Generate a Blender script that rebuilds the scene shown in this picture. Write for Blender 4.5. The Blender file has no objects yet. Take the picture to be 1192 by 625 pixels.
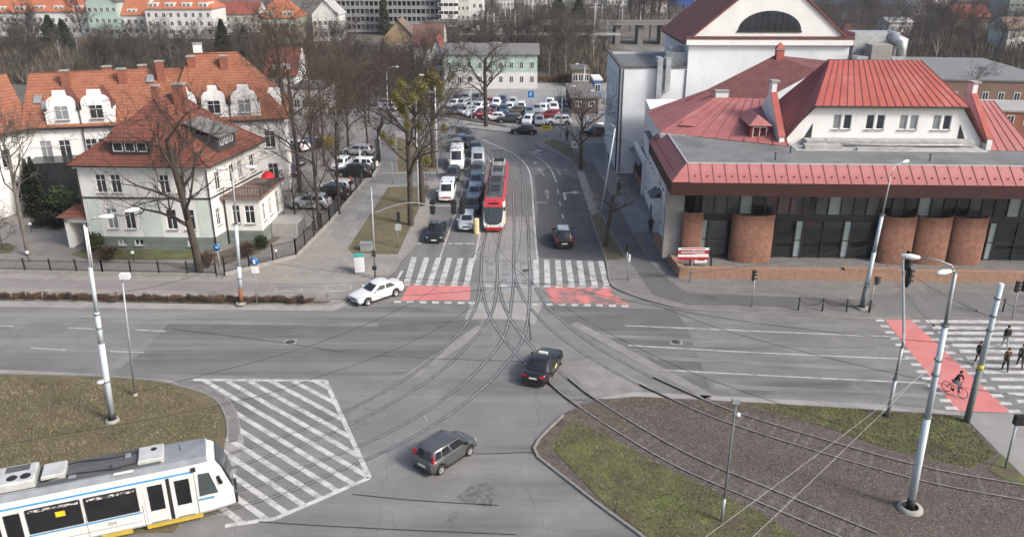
import bpy, bmesh, math, random
from mathutils import Vector, Matrix, Euler
R = math.radians
random.seed(11)
SC = bpy.context.scene

# ------------------------------------------------------------------ camera
CAM_H, PITCH, FOC, CX, CY = 26.3, R(21.33), 940.0, 596.0, 312.5
cam_d = bpy.data.cameras.new('camera'); cam = bpy.data.objects.new('camera', cam_d)
SC.collection.objects.link(cam)
cam.location = (0, 0, CAM_H); cam.rotation_euler = (math.pi/2 - PITCH, 0, 0)
cam_d.sensor_width = 36; cam_d.lens = FOC/1192*36; cam_d.clip_start = .5; cam_d.clip_end = 6000
SC.camera = cam
# ------------------------------------------------------------------ sky and sun (hazy, soft winter light)
SUN_FROM = Vector((.68, -.42, .62)).normalized()
w = bpy.data.worlds.new('World'); SC.world = w; w.use_nodes = True
nt = w.node_tree; bg = nt.nodes['Background']
sky = nt.nodes.new('ShaderNodeTexSky'); sky.sky_type = 'NISHITA'; sky.sun_disc = False
sky.sun_elevation = math.asin(SUN_FROM.z); sky.sun_rotation = math.atan2(SUN_FROM.x, SUN_FROM.y)
sky.air_density = 1.0; sky.dust_density = 4.0; sky.ozone_density = .6
nt.links.new(sky.outputs[0], bg.inputs[0]); bg.inputs[1].default_value = .122
sl = bpy.data.lights.new('sun', 'SUN'); sl.energy = 2.0; sl.angle = R(13); sl.color = (1, .97, .94)
so = bpy.data.objects.new('sun', sl); SC.collection.objects.link(so)
so.rotation_euler = (-SUN_FROM).to_track_quat('-Z', 'Y').to_euler(); so.location = (60, -40, 90)
# ------------------------------------------------------------------ picture
SC.render.engine = 'CYCLES'
vs = SC.view_settings; vs.view_transform = 'Standard'; vs.look = 'None'; vs.gamma = 1; vs.use_curve_mapping = False
vs.exposure = .78
cy = SC.cycles; cy.use_denoising = True; cy.max_bounces = 5; cy.diffuse_bounces = 2; cy.glossy_bounces = 2
cy.transmission_bounces = 2; cy.transparent_max_bounces = 6; cy.caustics_reflective = False; cy.caustics_refractive = False
cy.volume_bounces = 0; cy.use_adaptive_sampling = True; cy.adaptive_threshold = .02

# ------------------------------------------------------------------ helpers
_c, _s = math.cos(PITCH), math.sin(PITCH)
def ray(px, py):
    x = (px-CX)/FOC; y = (py-CY)/FOC
    return Vector((x, _c-y*_s, -_s-y*_c))
def G(px, py, z=0.):                       # a photo pixel on the level plane z
    d = ray(px, py); t = (z-CAM_H)/d.z
    return Vector((d.x*t, d.y*t, z))
def PY(px, py, Y):                         # a photo pixel on the upright plane y = Y
    d = ray(px, py); t = Y/d.y
    return Vector((d.x*t, Y, CAM_H+d.z*t))
LINK = SC.collection.objects.link
def tag(o, label=None, cat=None, group=None, kind=None):
    if label: o['label'] = label
    if cat: o['category'] = cat
    if group: o['group'] = group
    if kind: o['kind'] = kind
    return o
def thing(name, label, cat, loc=(0, 0, 0), rz=0., group=None):
    o = bpy.data.objects.new(name, None); LINK(o); o.empty_display_size = .2
    o.location = loc; o.rotation_euler = (0, 0, rz)
    return tag(o, label, cat, group)
def obj(name, me, parent=None, loc=None, rz=None):
    o = bpy.data.objects.new(name, me); LINK(o)
    if parent is not None: o.parent = parent
    if loc is not None: o.location = loc
    if rz is not None: o.rotation_euler = (0, 0, rz)
    return o
def copy_tree(o, parent=None):
    c = o.copy(); LINK(c); c.parent = parent
    for ch in o.children: copy_tree(ch, c)
    return c
class MB:                                  # collects shapes, then becomes one mesh
    def __init__(s): s.v = []; s.f = []; s.m = []; s.sm = []
    def add(s, vs_, fs, mi=0, smooth=False):
        b = len(s.v); s.v.extend([tuple(p) for p in vs_])
        for f in fs: s.f.append(tuple(b+i for i in f)); s.m.append(mi); s.sm.append(smooth)
    def quad(s, a, b, c, d, mi=0): s.add((a, b, c, d), ((0, 1, 2, 3),), mi)
    def poly(s, pts, mi=0): s.add(pts, (tuple(range(len(pts))),), mi)
    def box(s, x0, x1, y0, y1, z0, z1, mi=0, M=None):
        p = [Vector((x, y, z)) for z in (z0, z1) for y in (y0, y1) for x in (x0, x1)]
        if M is not None: p = [M @ q for q in p]
        s.add(p, ((0, 2, 3, 1), (4, 5, 7, 6), (0, 1, 5, 4), (2, 6, 7, 3), (0, 4, 6, 2), (1, 3, 7, 5)), mi)
    def bar(s, a, b, w_, h_=None, mi=0):   # a rectangular bar from a to b
        a = Vector(a); b = Vector(b); h_ = h_ or w_; d = (b-a).normalized()
        u = d.cross(Vector((0, 0, 1)));
        if u.length < .01: u = Vector((1, 0, 0))
        u.normalize(); v = u.cross(d)
        p = [q + u*sx*w_/2 + v*sy*h_/2 for q in (a, b) for sx, sy in ((-1, -1), (1, -1), (1, 1), (-1, 1))]
        s.add(p, ((0, 3, 2, 1), (4, 5, 6, 7), (0, 1, 5, 4), (1, 2, 6, 5), (2, 3, 7, 6), (3, 0, 4, 7)), mi)
    def tube(s, path, rad, n=6, mi=0, smooth=True, cap=True):
        path = [Vector(p) for p in path]; k = len(path)
        rr = rad if isinstance(rad, (list, tuple)) else [rad]*k
        vs_ = []; fs = []
        for i, p in enumerate(path):
            d = (path[min(i+1, k-1)]-path[max(i-1, 0)]).normalized()
            ref = Vector((0, 0, 1)) if abs(d.z) < .9 else Vector((1, 0, 0))
            u = d.cross(ref).normalized(); v = u.cross(d)
            for j in range(n):
                a = 2*math.pi*j/n; vs_.append(p+(u*math.cos(a)+v*math.sin(a))*rr[i])
        for i in range(k-1):
            for j in range(n):
                fs.append((i*n+j, i*n+(j+1) % n, (i+1)*n+(j+1) % n, (i+1)*n+j))
        s.add(vs_, fs, mi, smooth)
        if cap:
            b = len(s.v)-len(vs_)
            s.f.append(tuple(b+j for j in range(n))[::-1]); s.m.append(mi); s.sm.append(False)
            s.f.append(tuple(b+(k-1)*n+j for j in range(n))); s.m.append(mi); s.sm.append(False)
    def lathe(s, prof, n=12, o=(0, 0, 0), mi=0, a0=0., a1=2*math.pi, smooth=True):
        o = Vector(o); full = abs(a1-a0-2*math.pi) < 1e-6; m = n if full else n+1; vs_ = []; fs = []
        for r, z in prof:
            for j in range(m):
                a = a0+(a1-a0)*j/n; vs_.append(o+Vector((r*math.cos(a), r*math.sin(a), z)))
        for i in range(len(prof)-1):
            for j in range(n):
                fs.append((i*m+j, i*m+(j+1) % m, (i+1)*m+(j+1) % m, (i+1)*m+j))
        s.add(vs_, fs, mi, smooth)
    def prism(s, pts, z0, z1, mi=0, mi_side=None):   # pts: xy outline, any winding
        pts = [(p[0], p[1]) for p in pts]
        ar = sum(pts[i][0]*pts[(i+1) % len(pts)][1]-pts[(i+1) % len(pts)][0]*pts[i][1] for i in range(len(pts)))
        if ar < 0: pts = pts[::-1]
        n = len(pts); ms = mi if mi_side is None else mi_side
        s.add([(x, y, z1) for x, y in pts], (tuple(range(n)),), mi)
        b = [(x, y, z0) for x, y in pts]+[(x, y, z1) for x, y in pts]
        s.add(b, [(i, (i+1) % n, n+(i+1) % n, n+i) for i in range(n)], ms)
    def mesh(s, name, mats):
        me = bpy.data.meshes.new(name); me.from_pydata(s.v, [], s.f)
        for m_ in (mats if isinstance(mats, (list, tuple)) else [mats]): me.materials.append(m_)
        me.polygons.foreach_set('material_index', s.m); me.polygons.foreach_set('use_smooth', s.sm)
        me.update(); return me
    def build(s, name, mats, parent=None, loc=None, rz=None):
        return obj(name, s.mesh(name, mats), parent, loc, rz)
def xform(o, u, n):                        # matrix: local x along u, local -y along the outward normal n
    u = Vector(u).normalized(); n = Vector(n).normalized(); z = u.cross(-n)
    return Matrix(((u.x, -n.x, z.x, o[0]), (u.y, -n.y, z.y, o[1]), (u.z, -n.z, z.z, o[2]), (0, 0, 0, 1)))
def catmull(pts, step=6):
    pts = [Vector(p) for p in pts]; out = []
    P = [pts[0]*2-pts[1]]+pts+[pts[-1]*2-pts[-2]]
    for i in range(1, len(P)-2):
        for k in range(step):
            t = k/step; a, b, c, d = P[i-1], P[i], P[i+1], P[i+2]
            out.append(.5*((2*b)+(c-a)*t+(2*a-5*b+4*c-d)*t*t+(3*b-a-3*c+d)*t**3))
    out.append(pts[-1]); return out
def resample(path, step):
    out = [path[0].copy()]; need = step
    for a, b in zip(path, path[1:]):
        L = (b-a).length; d = 0
        while L-d >= need:
            d += need; out.append(a.lerp(b, d/L)); need = step
        need -= L-d
    return out
def offset(path, d):
    out = []
    for i, p in enumerate(path):
        t = path[min(i+1, len(path)-1)]-path[max(i-1, 0)]; n = Vector((t.y, -t.x, 0)).normalized()
        out.append(p+n*d)
    return out
def clip_convex(poly, clip):               # Sutherland-Hodgman, both xy lists, clip counter-clockwise
    out = list(poly)
    for i in range(len(clip)):
        a = clip[i]; b = clip[(i+1) % len(clip)]; inp = out; out = []
        def side(p): return (b[0]-a[0])*(p[1]-a[1])-(b[1]-a[1])*(p[0]-a[0])
        for k in range(len(inp)):
            p = inp[k]; q = inp[(k+1) % len(inp)]; sp, sq = side(p), side(q)
            if sp >= 0: out.append(p)
            if sp*sq < 0:
                t = sp/(sp-sq); out.append((p[0]+(q[0]-p[0])*t, p[1]+(q[1]-p[1])*t))
        if not out: return []
    return out

# ------------------------------------------------------------------ materials
MATS = {}
def mat(name, col, rough=.75, var=.12, scale=3., metal=0., bump=0., bscale=30., spec=.4, stretch=None, col2=None, coat=0., detail=4., rot=0.):
    if name in MATS: return MATS[name]
    m = bpy.data.materials.new(name); m.use_nodes = True; n = m.node_tree.nodes; l = m.node_tree.links
    b = n['Principled BSDF']; b.inputs['Roughness'].default_value = rough; b.inputs['Metallic'].default_value = metal
    b.inputs['Specular IOR Level'].default_value = spec; b.inputs['Coat Weight'].default_value = coat
    b.inputs['Coat Roughness'].default_value = .06
    tc = n.new('ShaderNodeTexCoord'); src = tc.outputs['Object']
    if stretch:
        mp = n.new('ShaderNodeMapping'); mp.inputs['Scale'].default_value = stretch; mp.inputs['Rotation'].default_value[2] = rot
        l.new(src, mp.inputs[0]); src = mp.outputs[0]
    if var > 0 or col2:
        no = n.new('ShaderNodeTexNoise'); no.inputs['Scale'].default_value = scale; no.inputs['Detail'].default_value = detail
        l.new(src, no.inputs['Vector'])
        r_ = n.new('ShaderNodeValToRGB'); e = r_.color_ramp.elements
        e[0].position = .3; e[1].position = .7
        c2 = col2 or tuple(min(1, x*(1+var)) for x in col); c1 = col if col2 else tuple(x*(1-var) for x in col)
        e[0].color = (*c1, 1); e[1].color = (*c2, 1)
        l.new(no.outputs['Fac'], r_.inputs[0]); l.new(r_.outputs[0], b.inputs['Base Color'])
        m['ramp'] = r_.name
    else: b.inputs['Base Color'].default_value = (*col, 1)
    if bump > 0:
        nb = n.new('ShaderNodeTexNoise'); nb.inputs['Scale'].default_value = bscale; nb.inputs['Detail'].default_value = 3
        l.new(tc.outputs['Object'], nb.inputs['Vector'])
        bp = n.new('ShaderNodeBump'); bp.inputs['Strength'].default_value = bump; bp.inputs['Distance'].default_value = .05
        l.new(nb.outputs['Fac'], bp.inputs['Height']); l.new(bp.outputs[0], b.inputs['Normal'])
    MATS[name] = m; return m
def layer(m, col, scale, lo, hi, stretch=None, coords='Object', detail=5., kind='noise', fac=1., seed=0.):
    """blend a second colour over a material where a noise is high (stains, wear, moss)"""
    n = m.node_tree.nodes; l = m.node_tree.links; b = n['Principled BSDF']
    lk = b.inputs['Base Color'].links; old = lk[0].from_socket if lk else None
    tc = n.new('ShaderNodeTexCoord'); src = tc.outputs[coords]
    mp = n.new('ShaderNodeMapping'); mp.inputs['Scale'].default_value = stretch or (1, 1, 1); mp.inputs['Location'].default_value = (seed, seed*.7, seed*.3)
    l.new(src, mp.inputs[0])
    no = n.new('ShaderNodeTexNoise'); no.inputs['Scale'].default_value = scale; no.inputs['Detail'].default_value = detail
    no.inputs['Roughness'].default_value = .62
    l.new(mp.outputs[0], no.inputs['Vector'])
    mr = n.new('ShaderNodeMapRange'); mr.inputs[1].default_value = lo; mr.inputs[2].default_value = hi; mr.inputs[4].default_value = fac
    l.new(no.outputs['Fac'], mr.inputs[0])
    mx = n.new('ShaderNodeMix'); mx.data_type = 'RGBA'
    l.new(mr.outputs[0], mx.inputs[0])
    if old: l.new(old, mx.inputs[6])
    else: mx.inputs[6].default_value = b.inputs['Base Color'].default_value
    mx.inputs[7].default_value = (*col, 1); l.new(mx.outputs[2], b.inputs['Base Color'])
    return m
def bricks(m, sx, sz, mortar, axis='XZ', bw=.5, rh=.25, strength=1., ms=.02, coords='Object', shade=.75, bumpd=.02):
    """lay a brick, tile or paving pattern over a material, with relief"""
    n = m.node_tree.nodes; l = m.node_tree.links; b = n['Principled BSDF']
    lk = b.inputs['Base Color'].links; old = lk[0].from_socket if lk else None
    tc = n.new('ShaderNodeTexCoord'); sp = n.new('ShaderNodeSeparateXYZ'); cb = n.new('ShaderNodeCombineXYZ')
    l.new(tc.outputs[coords], sp.inputs[0])
    if axis == 'ANG':                      # around an upright axis
        at = n.new('ShaderNodeMath'); at.operation = 'ARCTAN2'; l.new(sp.outputs[1], at.inputs[0]); l.new(sp.outputs[0], at.inputs[1])
        mu = n.new('ShaderNodeMath'); mu.operation = 'MULTIPLY'; mu.inputs[1].default_value = sx; l.new(at.outputs[0], mu.inputs[0]); l.new(mu.outputs[0], cb.inputs[0])
        l.new(sp.outputs[2], cb.inputs[1])
    else:
        ix = 'XYZ'.index(axis[0]); iz = 'XYZ'.index(axis[1])
        l.new(sp.outputs[ix], cb.inputs[0]); l.new(sp.outputs[iz], cb.inputs[1])
    br = n.new('ShaderNodeTexBrick'); br.inputs['Scale'].default_value = 1; br.inputs['Brick Width'].default_value = bw
    br.inputs['Row Height'].default_value = rh; br.inputs['Mortar Size'].default_value = ms; br.inputs['Mortar Smooth'].default_value = .3
    l.new(cb.outputs[0], br.inputs['Vector'])
    if old: l.new(old, br.inputs['Color1'])
    else: br.inputs['Color1'].default_value = b.inputs['Base Color'].default_value
    dk = n.new('ShaderNodeMix'); dk.data_type = 'RGBA'; dk.blend_type = 'MULTIPLY'; dk.inputs[0].default_value = 1
    if old: l.new(old, dk.inputs[6])
    else: dk.inputs[6].default_value = b.inputs['Base Color'].default_value
    dk.inputs[7].default_value = (shade, shade, shade, 1); l.new(dk.outputs[2], br.inputs['Color2'])
    br.inputs['Mortar'].default_value = (*mortar, 1)
    mx = n.new('ShaderNodeMix'); mx.data_type = 'RGBA'; mx.inputs[0].default_value = strength
    if old: l.new(old, mx.inputs[6])
    l.new(br.outputs['Color'], mx.inputs[7]); l.new(mx.outputs[2], b.inputs['Base Color'])
    bp = n.new('ShaderNodeBump'); bp.inputs['Strength'].default_value = .7; bp.inputs['Distance'].default_value = bumpd; bp.invert = True
    l.new(br.outputs['Fac'], bp.inputs['Height']); l.new(bp.outputs[0], b.inputs['Normal'])
    return m
def cracks(m, scale, width, col):
    """fine branching cracks over a paved surface"""
    n = m.node_tree.nodes; l = m.node_tree.links; b = n['Principled BSDF']; old = b.inputs['Base Color'].links[0].from_socket
    tc = n.new('ShaderNodeTexCoord'); no = n.new('ShaderNodeTexNoise'); no.inputs['Scale'].default_value = .7; no.inputs['Detail'].default_value = 5
    l.new(tc.outputs['Object'], no.inputs['Vector']); ad = n.new('ShaderNodeMix'); ad.data_type = 'RGBA'; ad.blend_type = 'ADD'; ad.inputs[0].default_value = 1.6
    l.new(tc.outputs['Object'], ad.inputs[6]); l.new(no.outputs['Color'], ad.inputs[7])
    vo = n.new('ShaderNodeTexVoronoi'); vo.feature = 'DISTANCE_TO_EDGE'; vo.inputs['Scale'].default_value = scale; l.new(ad.outputs[2], vo.inputs['Vector'])
    mr = n.new('ShaderNodeMapRange'); mr.inputs[1].default_value = 0; mr.inputs[2].default_value = width; mr.inputs[3].default_value = .5; mr.inputs[4].default_value = 0
    l.new(vo.outputs['Distance'], mr.inputs[0]); mx = n.new('ShaderNodeMix'); mx.data_type = 'RGBA'; l.new(mr.outputs[0], mx.inputs[0]); l.new(old, mx.inputs[6]); mx.inputs[7].default_value = (*col, 1); l.new(mx.outputs[2], b.inputs['Base Color'])
    return m
def glass(name, col=(.03, .035, .04), rough=.05, spec=.7):
    return mat(name, col, rough, .35, .35, 0, spec=spec)
WHITE = mat('white_render', (.74, .74, .72), .85, .05, .6); layer(WHITE, (.55, .55, .53), .9, .58, .8, (1, 1, .25), fac=.5)
# ================================================================== THE GROUND
ASPH = mat('asphalt', (.15, .147, .143), .9, .10, .25, bump=.25, bscale=60, col2=(.19, .187, .182))
layer(ASPH, (.26, .256, .25), 1., .50, .78, (.02, .55, 1), fac=.8); layer(ASPH, (.09, .09, .09), .5, .52, .68, (.10, .7, 1), fac=.75, seed=13); layer(ASPH, (.23, .225, .215), .35, .52, .66, fac=.55, seed=31)
layer(ASPH, (.085, .085, .083), 3.5, .62, .78, (.6, 1, 1), fac=.6, seed=5); cracks(ASPH, .16, .0045, (.07, .07, .068))
STREET = mat('street_asphalt', (.135, .134, .133), .9, .1, .3, bump=.25, bscale=60, col2=(.175, .173, .169))
layer(STREET, (.1, .1, .101), 1., .5, .75, (.55, .03, 1), fac=.7); layer(STREET, (.23, .225, .218), 1., .56, .78, (.5, .05, 1), fac=.6, seed=9); cracks(STREET, .2, .0045, (.07, .07, .07))
DARKA = mat('dark_asphalt', (.115, .115, .116), .9, .12, .5, bump=.2, bscale=60); layer(DARKA, (.23, .227, .22), 1., .47, .68, (.018, .55, 1), fac=.85)
DARKV = mat('dark_asphalt_along', (.085, .088, .092), .9, .12, .5, bump=.2, bscale=60); layer(DARKV, (.13, .13, .13), 1., .5, .75, (.6, .03, 1), fac=.7)
PALE = mat('concrete_pale', (.29, .283, .268), .9, .12, .5, bump=.2, bscale=40); layer(PALE, (.17, .165, .155), 1.2, .5, .75, fac=.6)
PALEB = mat('concrete_slabs', (.27, .264, .253), .9, .1, .5); layer(PALEB, (.18, .176, .168), 1.2, .5, .75, fac=.6)
bricks(PALEB, 1, 1, (.10, .10, .095), 'XY', 1.5, 3., .8, .03, bumpd=.01)
PAVE = mat('paving_setts', (.31, .29, .262), .9, .1, .6); layer(PAVE, (.22, .205, .188), .8, .5, .75, fac=.7)
bricks(PAVE, 1, 1, (.16, .15, .135), 'XY', .4, .2, .7, .02, bumpd=.01)
PAVER = mat('paving_setts_grey', (.22, .213, .204), .9, .1, .6); layer(PAVER, (.145, .14, .133), .7, .5, .75, fac=.7)
bricks(PAVER, 1, 1, (.105, .1, .095), 'XY', .45, .22, .8, .025, bumpd=.01)
KERB = mat('kerb_granite', (.22, .215, .2), .85, .2, 2.)
BIKE = mat('bike_path', (.22, .2, .197), .9, .1, .6)
SOIL = mat('soil', (.1, .083, .067), .95, .3, 1.5, bump=.6, bscale=14); layer(SOIL, (.17, .145, .115), 5, .5, .7, fac=.7)
GRASSM = mat('winter_lawn', (.135, .113, .067), .95, .25, .7, bump=.8, bscale=18); layer(GRASSM, (.09, .09, .04), .35, .48, .62, fac=.8); layer(GRASSM, (.085, .066, .045), .6, .55, .68, fac=.8, seed=15); layer(GRASSM, (.2, .165, .105), 3., .5, .75, fac=.6, seed=4)
GRASSG = mat('green_lawn', (.1, .107, .045), .95, .25, .7, bump=.8, bscale=18); layer(GRASSG, (.095, .077, .057), .45, .5, .62, fac=.9); layer(GRASSG, (.15, .185, .045), .8, .56, .68, fac=.9, seed=4); layer(GRASSG, (.06, .05, .035), 2.5, .58, .7, fac=.7, seed=21)
GRAVEL = mat('track_ballast', (.1, .08, .068), .95, .3, 9., bump=1., bscale=16); layer(GRAVEL, (.22, .19, .17), 13., .53, .6, fac=.9); layer(GRAVEL, (.05, .041, .036), 13., .5, .42, fac=.8, seed=3); layer(GRAVEL, (.075, .06, .05), .5, .5, .7, fac=.7)
YARD = mat('yard_surface', (.21, .2, .186), .95, .1, .4, bump=.3, bscale=20); layer(YARD, (.15, .135, .12), .5, .5, .7, fac=.8)
FAR = mat('far_ground', (.1, .09, .073), .95, .25, .03); layer(FAR, (.15, .14, .12), .05, .5, .65, fac=.8); layer(FAR, (.2, .195, .185), .03, .6, .68, (1, .4, 1), fac=.8, seed=8); layer(FAR, (.06, .058, .04), .02, .55, .7, fac=.8)
WORN = mat('road_paint', (.5, .5, .485), .8, .08, 1.); layer(WORN, (.2, .197, .19), 1.5, .45, .68, fac=.85); layer(WORN, (.3, .29, .28), 9, .55, .65, fac=.6, seed=2)
FADED = mat('faded_paint', (.255, .253, .248), .85, .1, 1.); layer(FADED, (.16, .158, .155), .8, .42, .62, (.35, 1.6, 1), fac=.95)
STREAK = mat('lane_streak', (.21, .208, .203), .9, .1, .6); layer(STREAK, (.135, .134, .133), .7, .4, .66, (.25, 2, 1), fac=1.)
REDP = mat('red_paint', (.52, .175, .165), .85, .1, .6); layer(REDP, (.26, .17, .165), 1.3, .56, .74, fac=.8); layer(REDP, (.44, .22, .21), .5, .5, .65, fac=.6, seed=3)
REDW = mat('red_paint_worn', (.52, .175, .165), .85, .1, .6); layer(REDW, (.15, .14, .138), .8, .47, .58, (1, .8, 1), fac=.93)

SOFT = mat('worn_concrete', (.235, .228, .216), .9, .12, .5, bump=.2, bscale=40); layer(SOFT, (.16, .155, .148), .8, .45, .65, fac=.8)
def sheet(name, px, z, m, parent=None, zt=None):
    mb = MB(); pts = [G(*p) if len(p) == 2 else Vector((p[0], p[1], 0)) for p in px]
    if zt is None: mb.prism(pts, z-.001, z)
    else: mb.prism(pts, z, zt)
    o = mb.build(name, m, parent)
    if parent is None: tag(o, kind='structure')
    return o
def W(x, y): return (x, y, 0)              # a point already in metres
ground = MB(); ground.quad((-2500, -300, -.25), (2500, -300, -.25), (2500, 4500, -.25), (-2500, 4500, -.25))
tag(ground.build('ground', FAR), kind='structure')
road = sheet('cross_road', [W(-140, 5), W(140, 5), W(140, 64.4), W(-140, 64.4)], 0, ASPH)
street = sheet('street', [W(-60, 64.4), W(60, 64.4), W(60, 131), W(-60, 131)], 0, STREET)
carpark = sheet('car_park', [W(-48, 131), W(45, 131), W(62, 178), W(-48, 178)], 0, mat('car_park_asphalt', (.25, .247, .24), .9, .12, .2))
# repaired and worn pieces of carriageway
def patch(px, z, m, par, name='asphalt_patch'): return sheet(name, px, z, m, par)
patch([(207, 366), (560, 378), (553, 366), (470, 356), (380, 360)], .004, DARKA, road)
patch([(207, 366), (560, 378), (500, 430), (430, 442), (133, 433), (165, 410)], .0045, DARKA, road)
patch([(628, 356), (785, 360), (800, 382), (815, 420), (828, 456), (760, 430), (690, 395), (655, 372)], .004, DARKA, road)
patch([(626, 240), (622, 299), (703, 305), (688, 253), (674, 210), (640, 195), (622, 205)], .004, DARKV, street)
patch([(548, 352), (632, 352), (622, 378), (606, 372), (570, 371), (541, 372)], .005, PALE, road, 'track_slab')
patch([(562, 304), (624, 304), (630, 351), (556, 351)], .005, PALEB, road, 'track_slab')
patch([(557, 252), (621, 252), (624, 303), (552, 303)], .005, PALEB, street, 'track_slab')
patch([(586, 317), (598, 317), (600, 340), (584, 340)], .007, mat('bluish_patch', (.24, .26, .265), .9, .15, 2), road, 'track_slab')
patch([(600, 322), (616, 322), (618, 334), (602, 335)], .007, MATS['bluish_patch'], road, 'track_slab')
patch([(658, 425), (690, 416), (760, 452), (735, 459), (690, 462)], .005, SOFT, road, 'track_slab')
for (x0, y0, x1, y1, wd) in ((480, 436, 562, 380, 10), (668, 376, 826, 462, 9)):
    a = G(x0, y0); b = G(x1, y1); n = Vector((b.y-a.y, a.x-b.x, 0)).normalized()*wd*.045
    sheet('track_slab', [W(*(a+n).xy), W(*(b+n).xy), W(*(b-n).xy), W(*(a-n).xy)], .006, SOFT, road)
gut = [(-200, 427), (-60, 428), (0, 430), (120, 436), (200, 443), (240, 452), (265, 470), (279, 490), (284, 512), (262, 600), (-60, 600)]
sheet('gutter', gut, .006, PALE, road)
sheet('gutter', [(-200, 346), (0, 350), (385, 356), (412, 344), (420, 348), (388, 362), (0, 357), (-200, 354)], .006, PALE, road)
sheet('gutter', [(690, 464), (740, 456), (1036, 471), (1122, 480), (1118, 486), (1030, 480), (740, 463)], .006, PALE, road)
# ------------------------------------------------------------------ pavements and kerbs
def kerb(path, par, step=1., h=.13, wd=.16, dn=-.02):
    key = ('k', step, h, wd)
    if key not in KM:
        mb = MB(); e = .02
        mb.add([(-step/2+.008, -wd/2, 0), (step/2-.008, -wd/2, 0), (step/2-.008, wd/2, 0), (-step/2+.008, wd/2, 0),
                (-step/2+.008, -wd/2, h-e), (step/2-.008, -wd/2, h-e), (step/2-.008, wd/2, h-e), (-step/2+.008, wd/2, h-e),
                (-step/2+.008+e, -wd/2+e, h), (step/2-.008-e, -wd/2+e, h), (step/2-.008-e, wd/2-e, h), (-step/2+.008+e, wd/2-e, h)],
               ((0, 1, 5, 4), (1, 2, 6, 5), (2, 3, 7, 6), (3, 0, 4, 7), (4, 5, 9, 8), (5, 6, 10, 9), (6, 7, 11, 10), (7, 4, 8, 11), (8, 9, 10, 11)))
        KM[key] = mb.mesh('kerb_stone', KERB)
    rs = resample(path, step)
    for a, b in zip(rs, rs[1:]):
        d = b-a; o = obj('kerb_stone', KM[key], par, (a+b)/2+Vector((0, 0, dn+random.uniform(-.006, .006))), math.atan2(d.y, d.x))
        o.scale.x = d.length/step
KM = {}
def gpath(px, st=4): return catmull([G(*p) for p in px], st)
lp = [(-200, 345), (0, 349), (200, 352), (380, 355), (410, 345), (440, 329), (456, 317), (468, 301), (486, 280), (505, 238), (513, 207), (516, 192), (508, 178), (490, 164), (455, 150), (420, 143)]
lpw = gpath(lp)
pav_l = MB(); pav_l.prism([W(p.x, p.y) for p in lpw]+[W(-40, 140), W(-40, 100), W(-40, 70), W(-110, 66)], -.02, .09)
pav_l = tag(pav_l.build('pavement_left', PAVE), kind='structure')
kerb([p+Vector((0, 0, 0)) for p in lpw], pav_l)
sheet('bike_path', [(-200, 332), (0, 336), (300, 341), (445, 330), (462, 315), (447, 322), (400, 332), (300, 330), (0, 325), (-200, 321)], .094, BIKE, pav_l)
sheet('asphalt_path', [(405, 290), (452, 219), (500, 217), (515, 197), (440, 190), (380, 272)], .094, PALEB, pav_l)
sheet('asphalt_path', [(463, 216), (512, 209), (515, 203), (440, 203), (428, 214)], .099, STREET, pav_l)
sheet('asphalt_path', [(440, 202), (462, 202), (460, 150), (446, 150)], .099, mat('path_grey', (.16, .16, .16), .9, .1, .5), pav_l)
rp = [(1330, 378), (1192, 374), (1060, 371), (1000, 371), (925, 367), (842, 363), (791, 359), (766, 353), (735, 344), (718, 337), (710, 329), (706, 306), (698, 280), (688, 253), (674, 210), (667, 192), (650, 181), (623, 168), (640, 161), (700, 152)]
rpw = gpath(rp)
pav_r = MB(); pav_r.prism([W(p.x, p.y) for p in rpw]+[W(16, 122), W(30, 75), W(90, 70), W(80, 52)], -.02, .09)
pav_r = tag(pav_r.build('pavement_right', PAVER), kind='structure'); kerb(rpw[8:], pav_r)
sheet('bike_path', [(676, 196), (690, 190), (718, 240), (752, 300), (772, 322), (800, 342), (1000, 350), (1192, 353), (1192, 362), (1000, 360), (800, 356), (760, 345), (733, 305), (712, 270), (690, 225)], .094, mat('path_dark', (.115, .113, .113), .9, .12, .4), pav_r)
sheet('slab_walk', [(705, 186), (716, 200), (737, 227), (752, 240), (756, 271), (737, 272), (722, 243), (700, 207), (688, 186)], .094, PALEB, pav_r)
sheet('slab_walk', [(672, 201), (680, 201), (696, 246), (689, 252)], .096, PALE, pav_r)
sheet('slab_walk', [(1024, 366), (1192, 372), (1192, 345), (1110, 340), (1010, 345)], .098, STREET, pav_r)
path_r = MB(); path_r.prism([G(1118, 481), G(1180, 481), G(1400, 486), G(1400, 620), G(1192, 556)], -.02, .03)
tag(path_r.build('path', mat('path_concrete', (.24, .235, .225), .9, .12, .5)), kind='structure')
# lawns, strips, yard
def lawn(name, px, z, m, par=None): return sheet(name, px, 0, m, par, zt=z)
lawn('planting_strip', [(-200, 335), (0, 343), (250, 349), (385, 352), (378, 355), (250, 354), (0, 349), (-200, 345)], .15, SOIL, pav_l)
lawn('lawn', [(405, 290), (452, 219), (500, 217), (463, 297), (410, 296)], .11, GRASSM, pav_l)
lawn('lawn', [(463, 201), (506, 201), (514, 192), (500, 172), (462, 160)], .11, GRASSM, pav_l)
lawn('lawn', [(688, 252), (698, 249), (727, 301), (707, 304)], .12, GRASSM, pav_r)
lawn('lawn', [(632, 166), (664, 184), (676, 198), (684, 192), (664, 170), (645, 162)], .12, GRASSM, pav_r)
yard = [(-300, 310), (-100, 314), (0, 316), (253, 322), (345, 300), (384, 260), (425, 211), (442, 190), (438, 165), (440, 145)]
tag(lawn('yard', yard+[W(-24, 140), W(-140, 140), W(-140, 70)], .105, YARD), kind='structure')
lawn('lawn', [(83, 297), (118, 287), (226, 292), (240, 298), (236, 304), (100, 303)], .125, GRASSG, bpy.data.objects['yard'])
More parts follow.
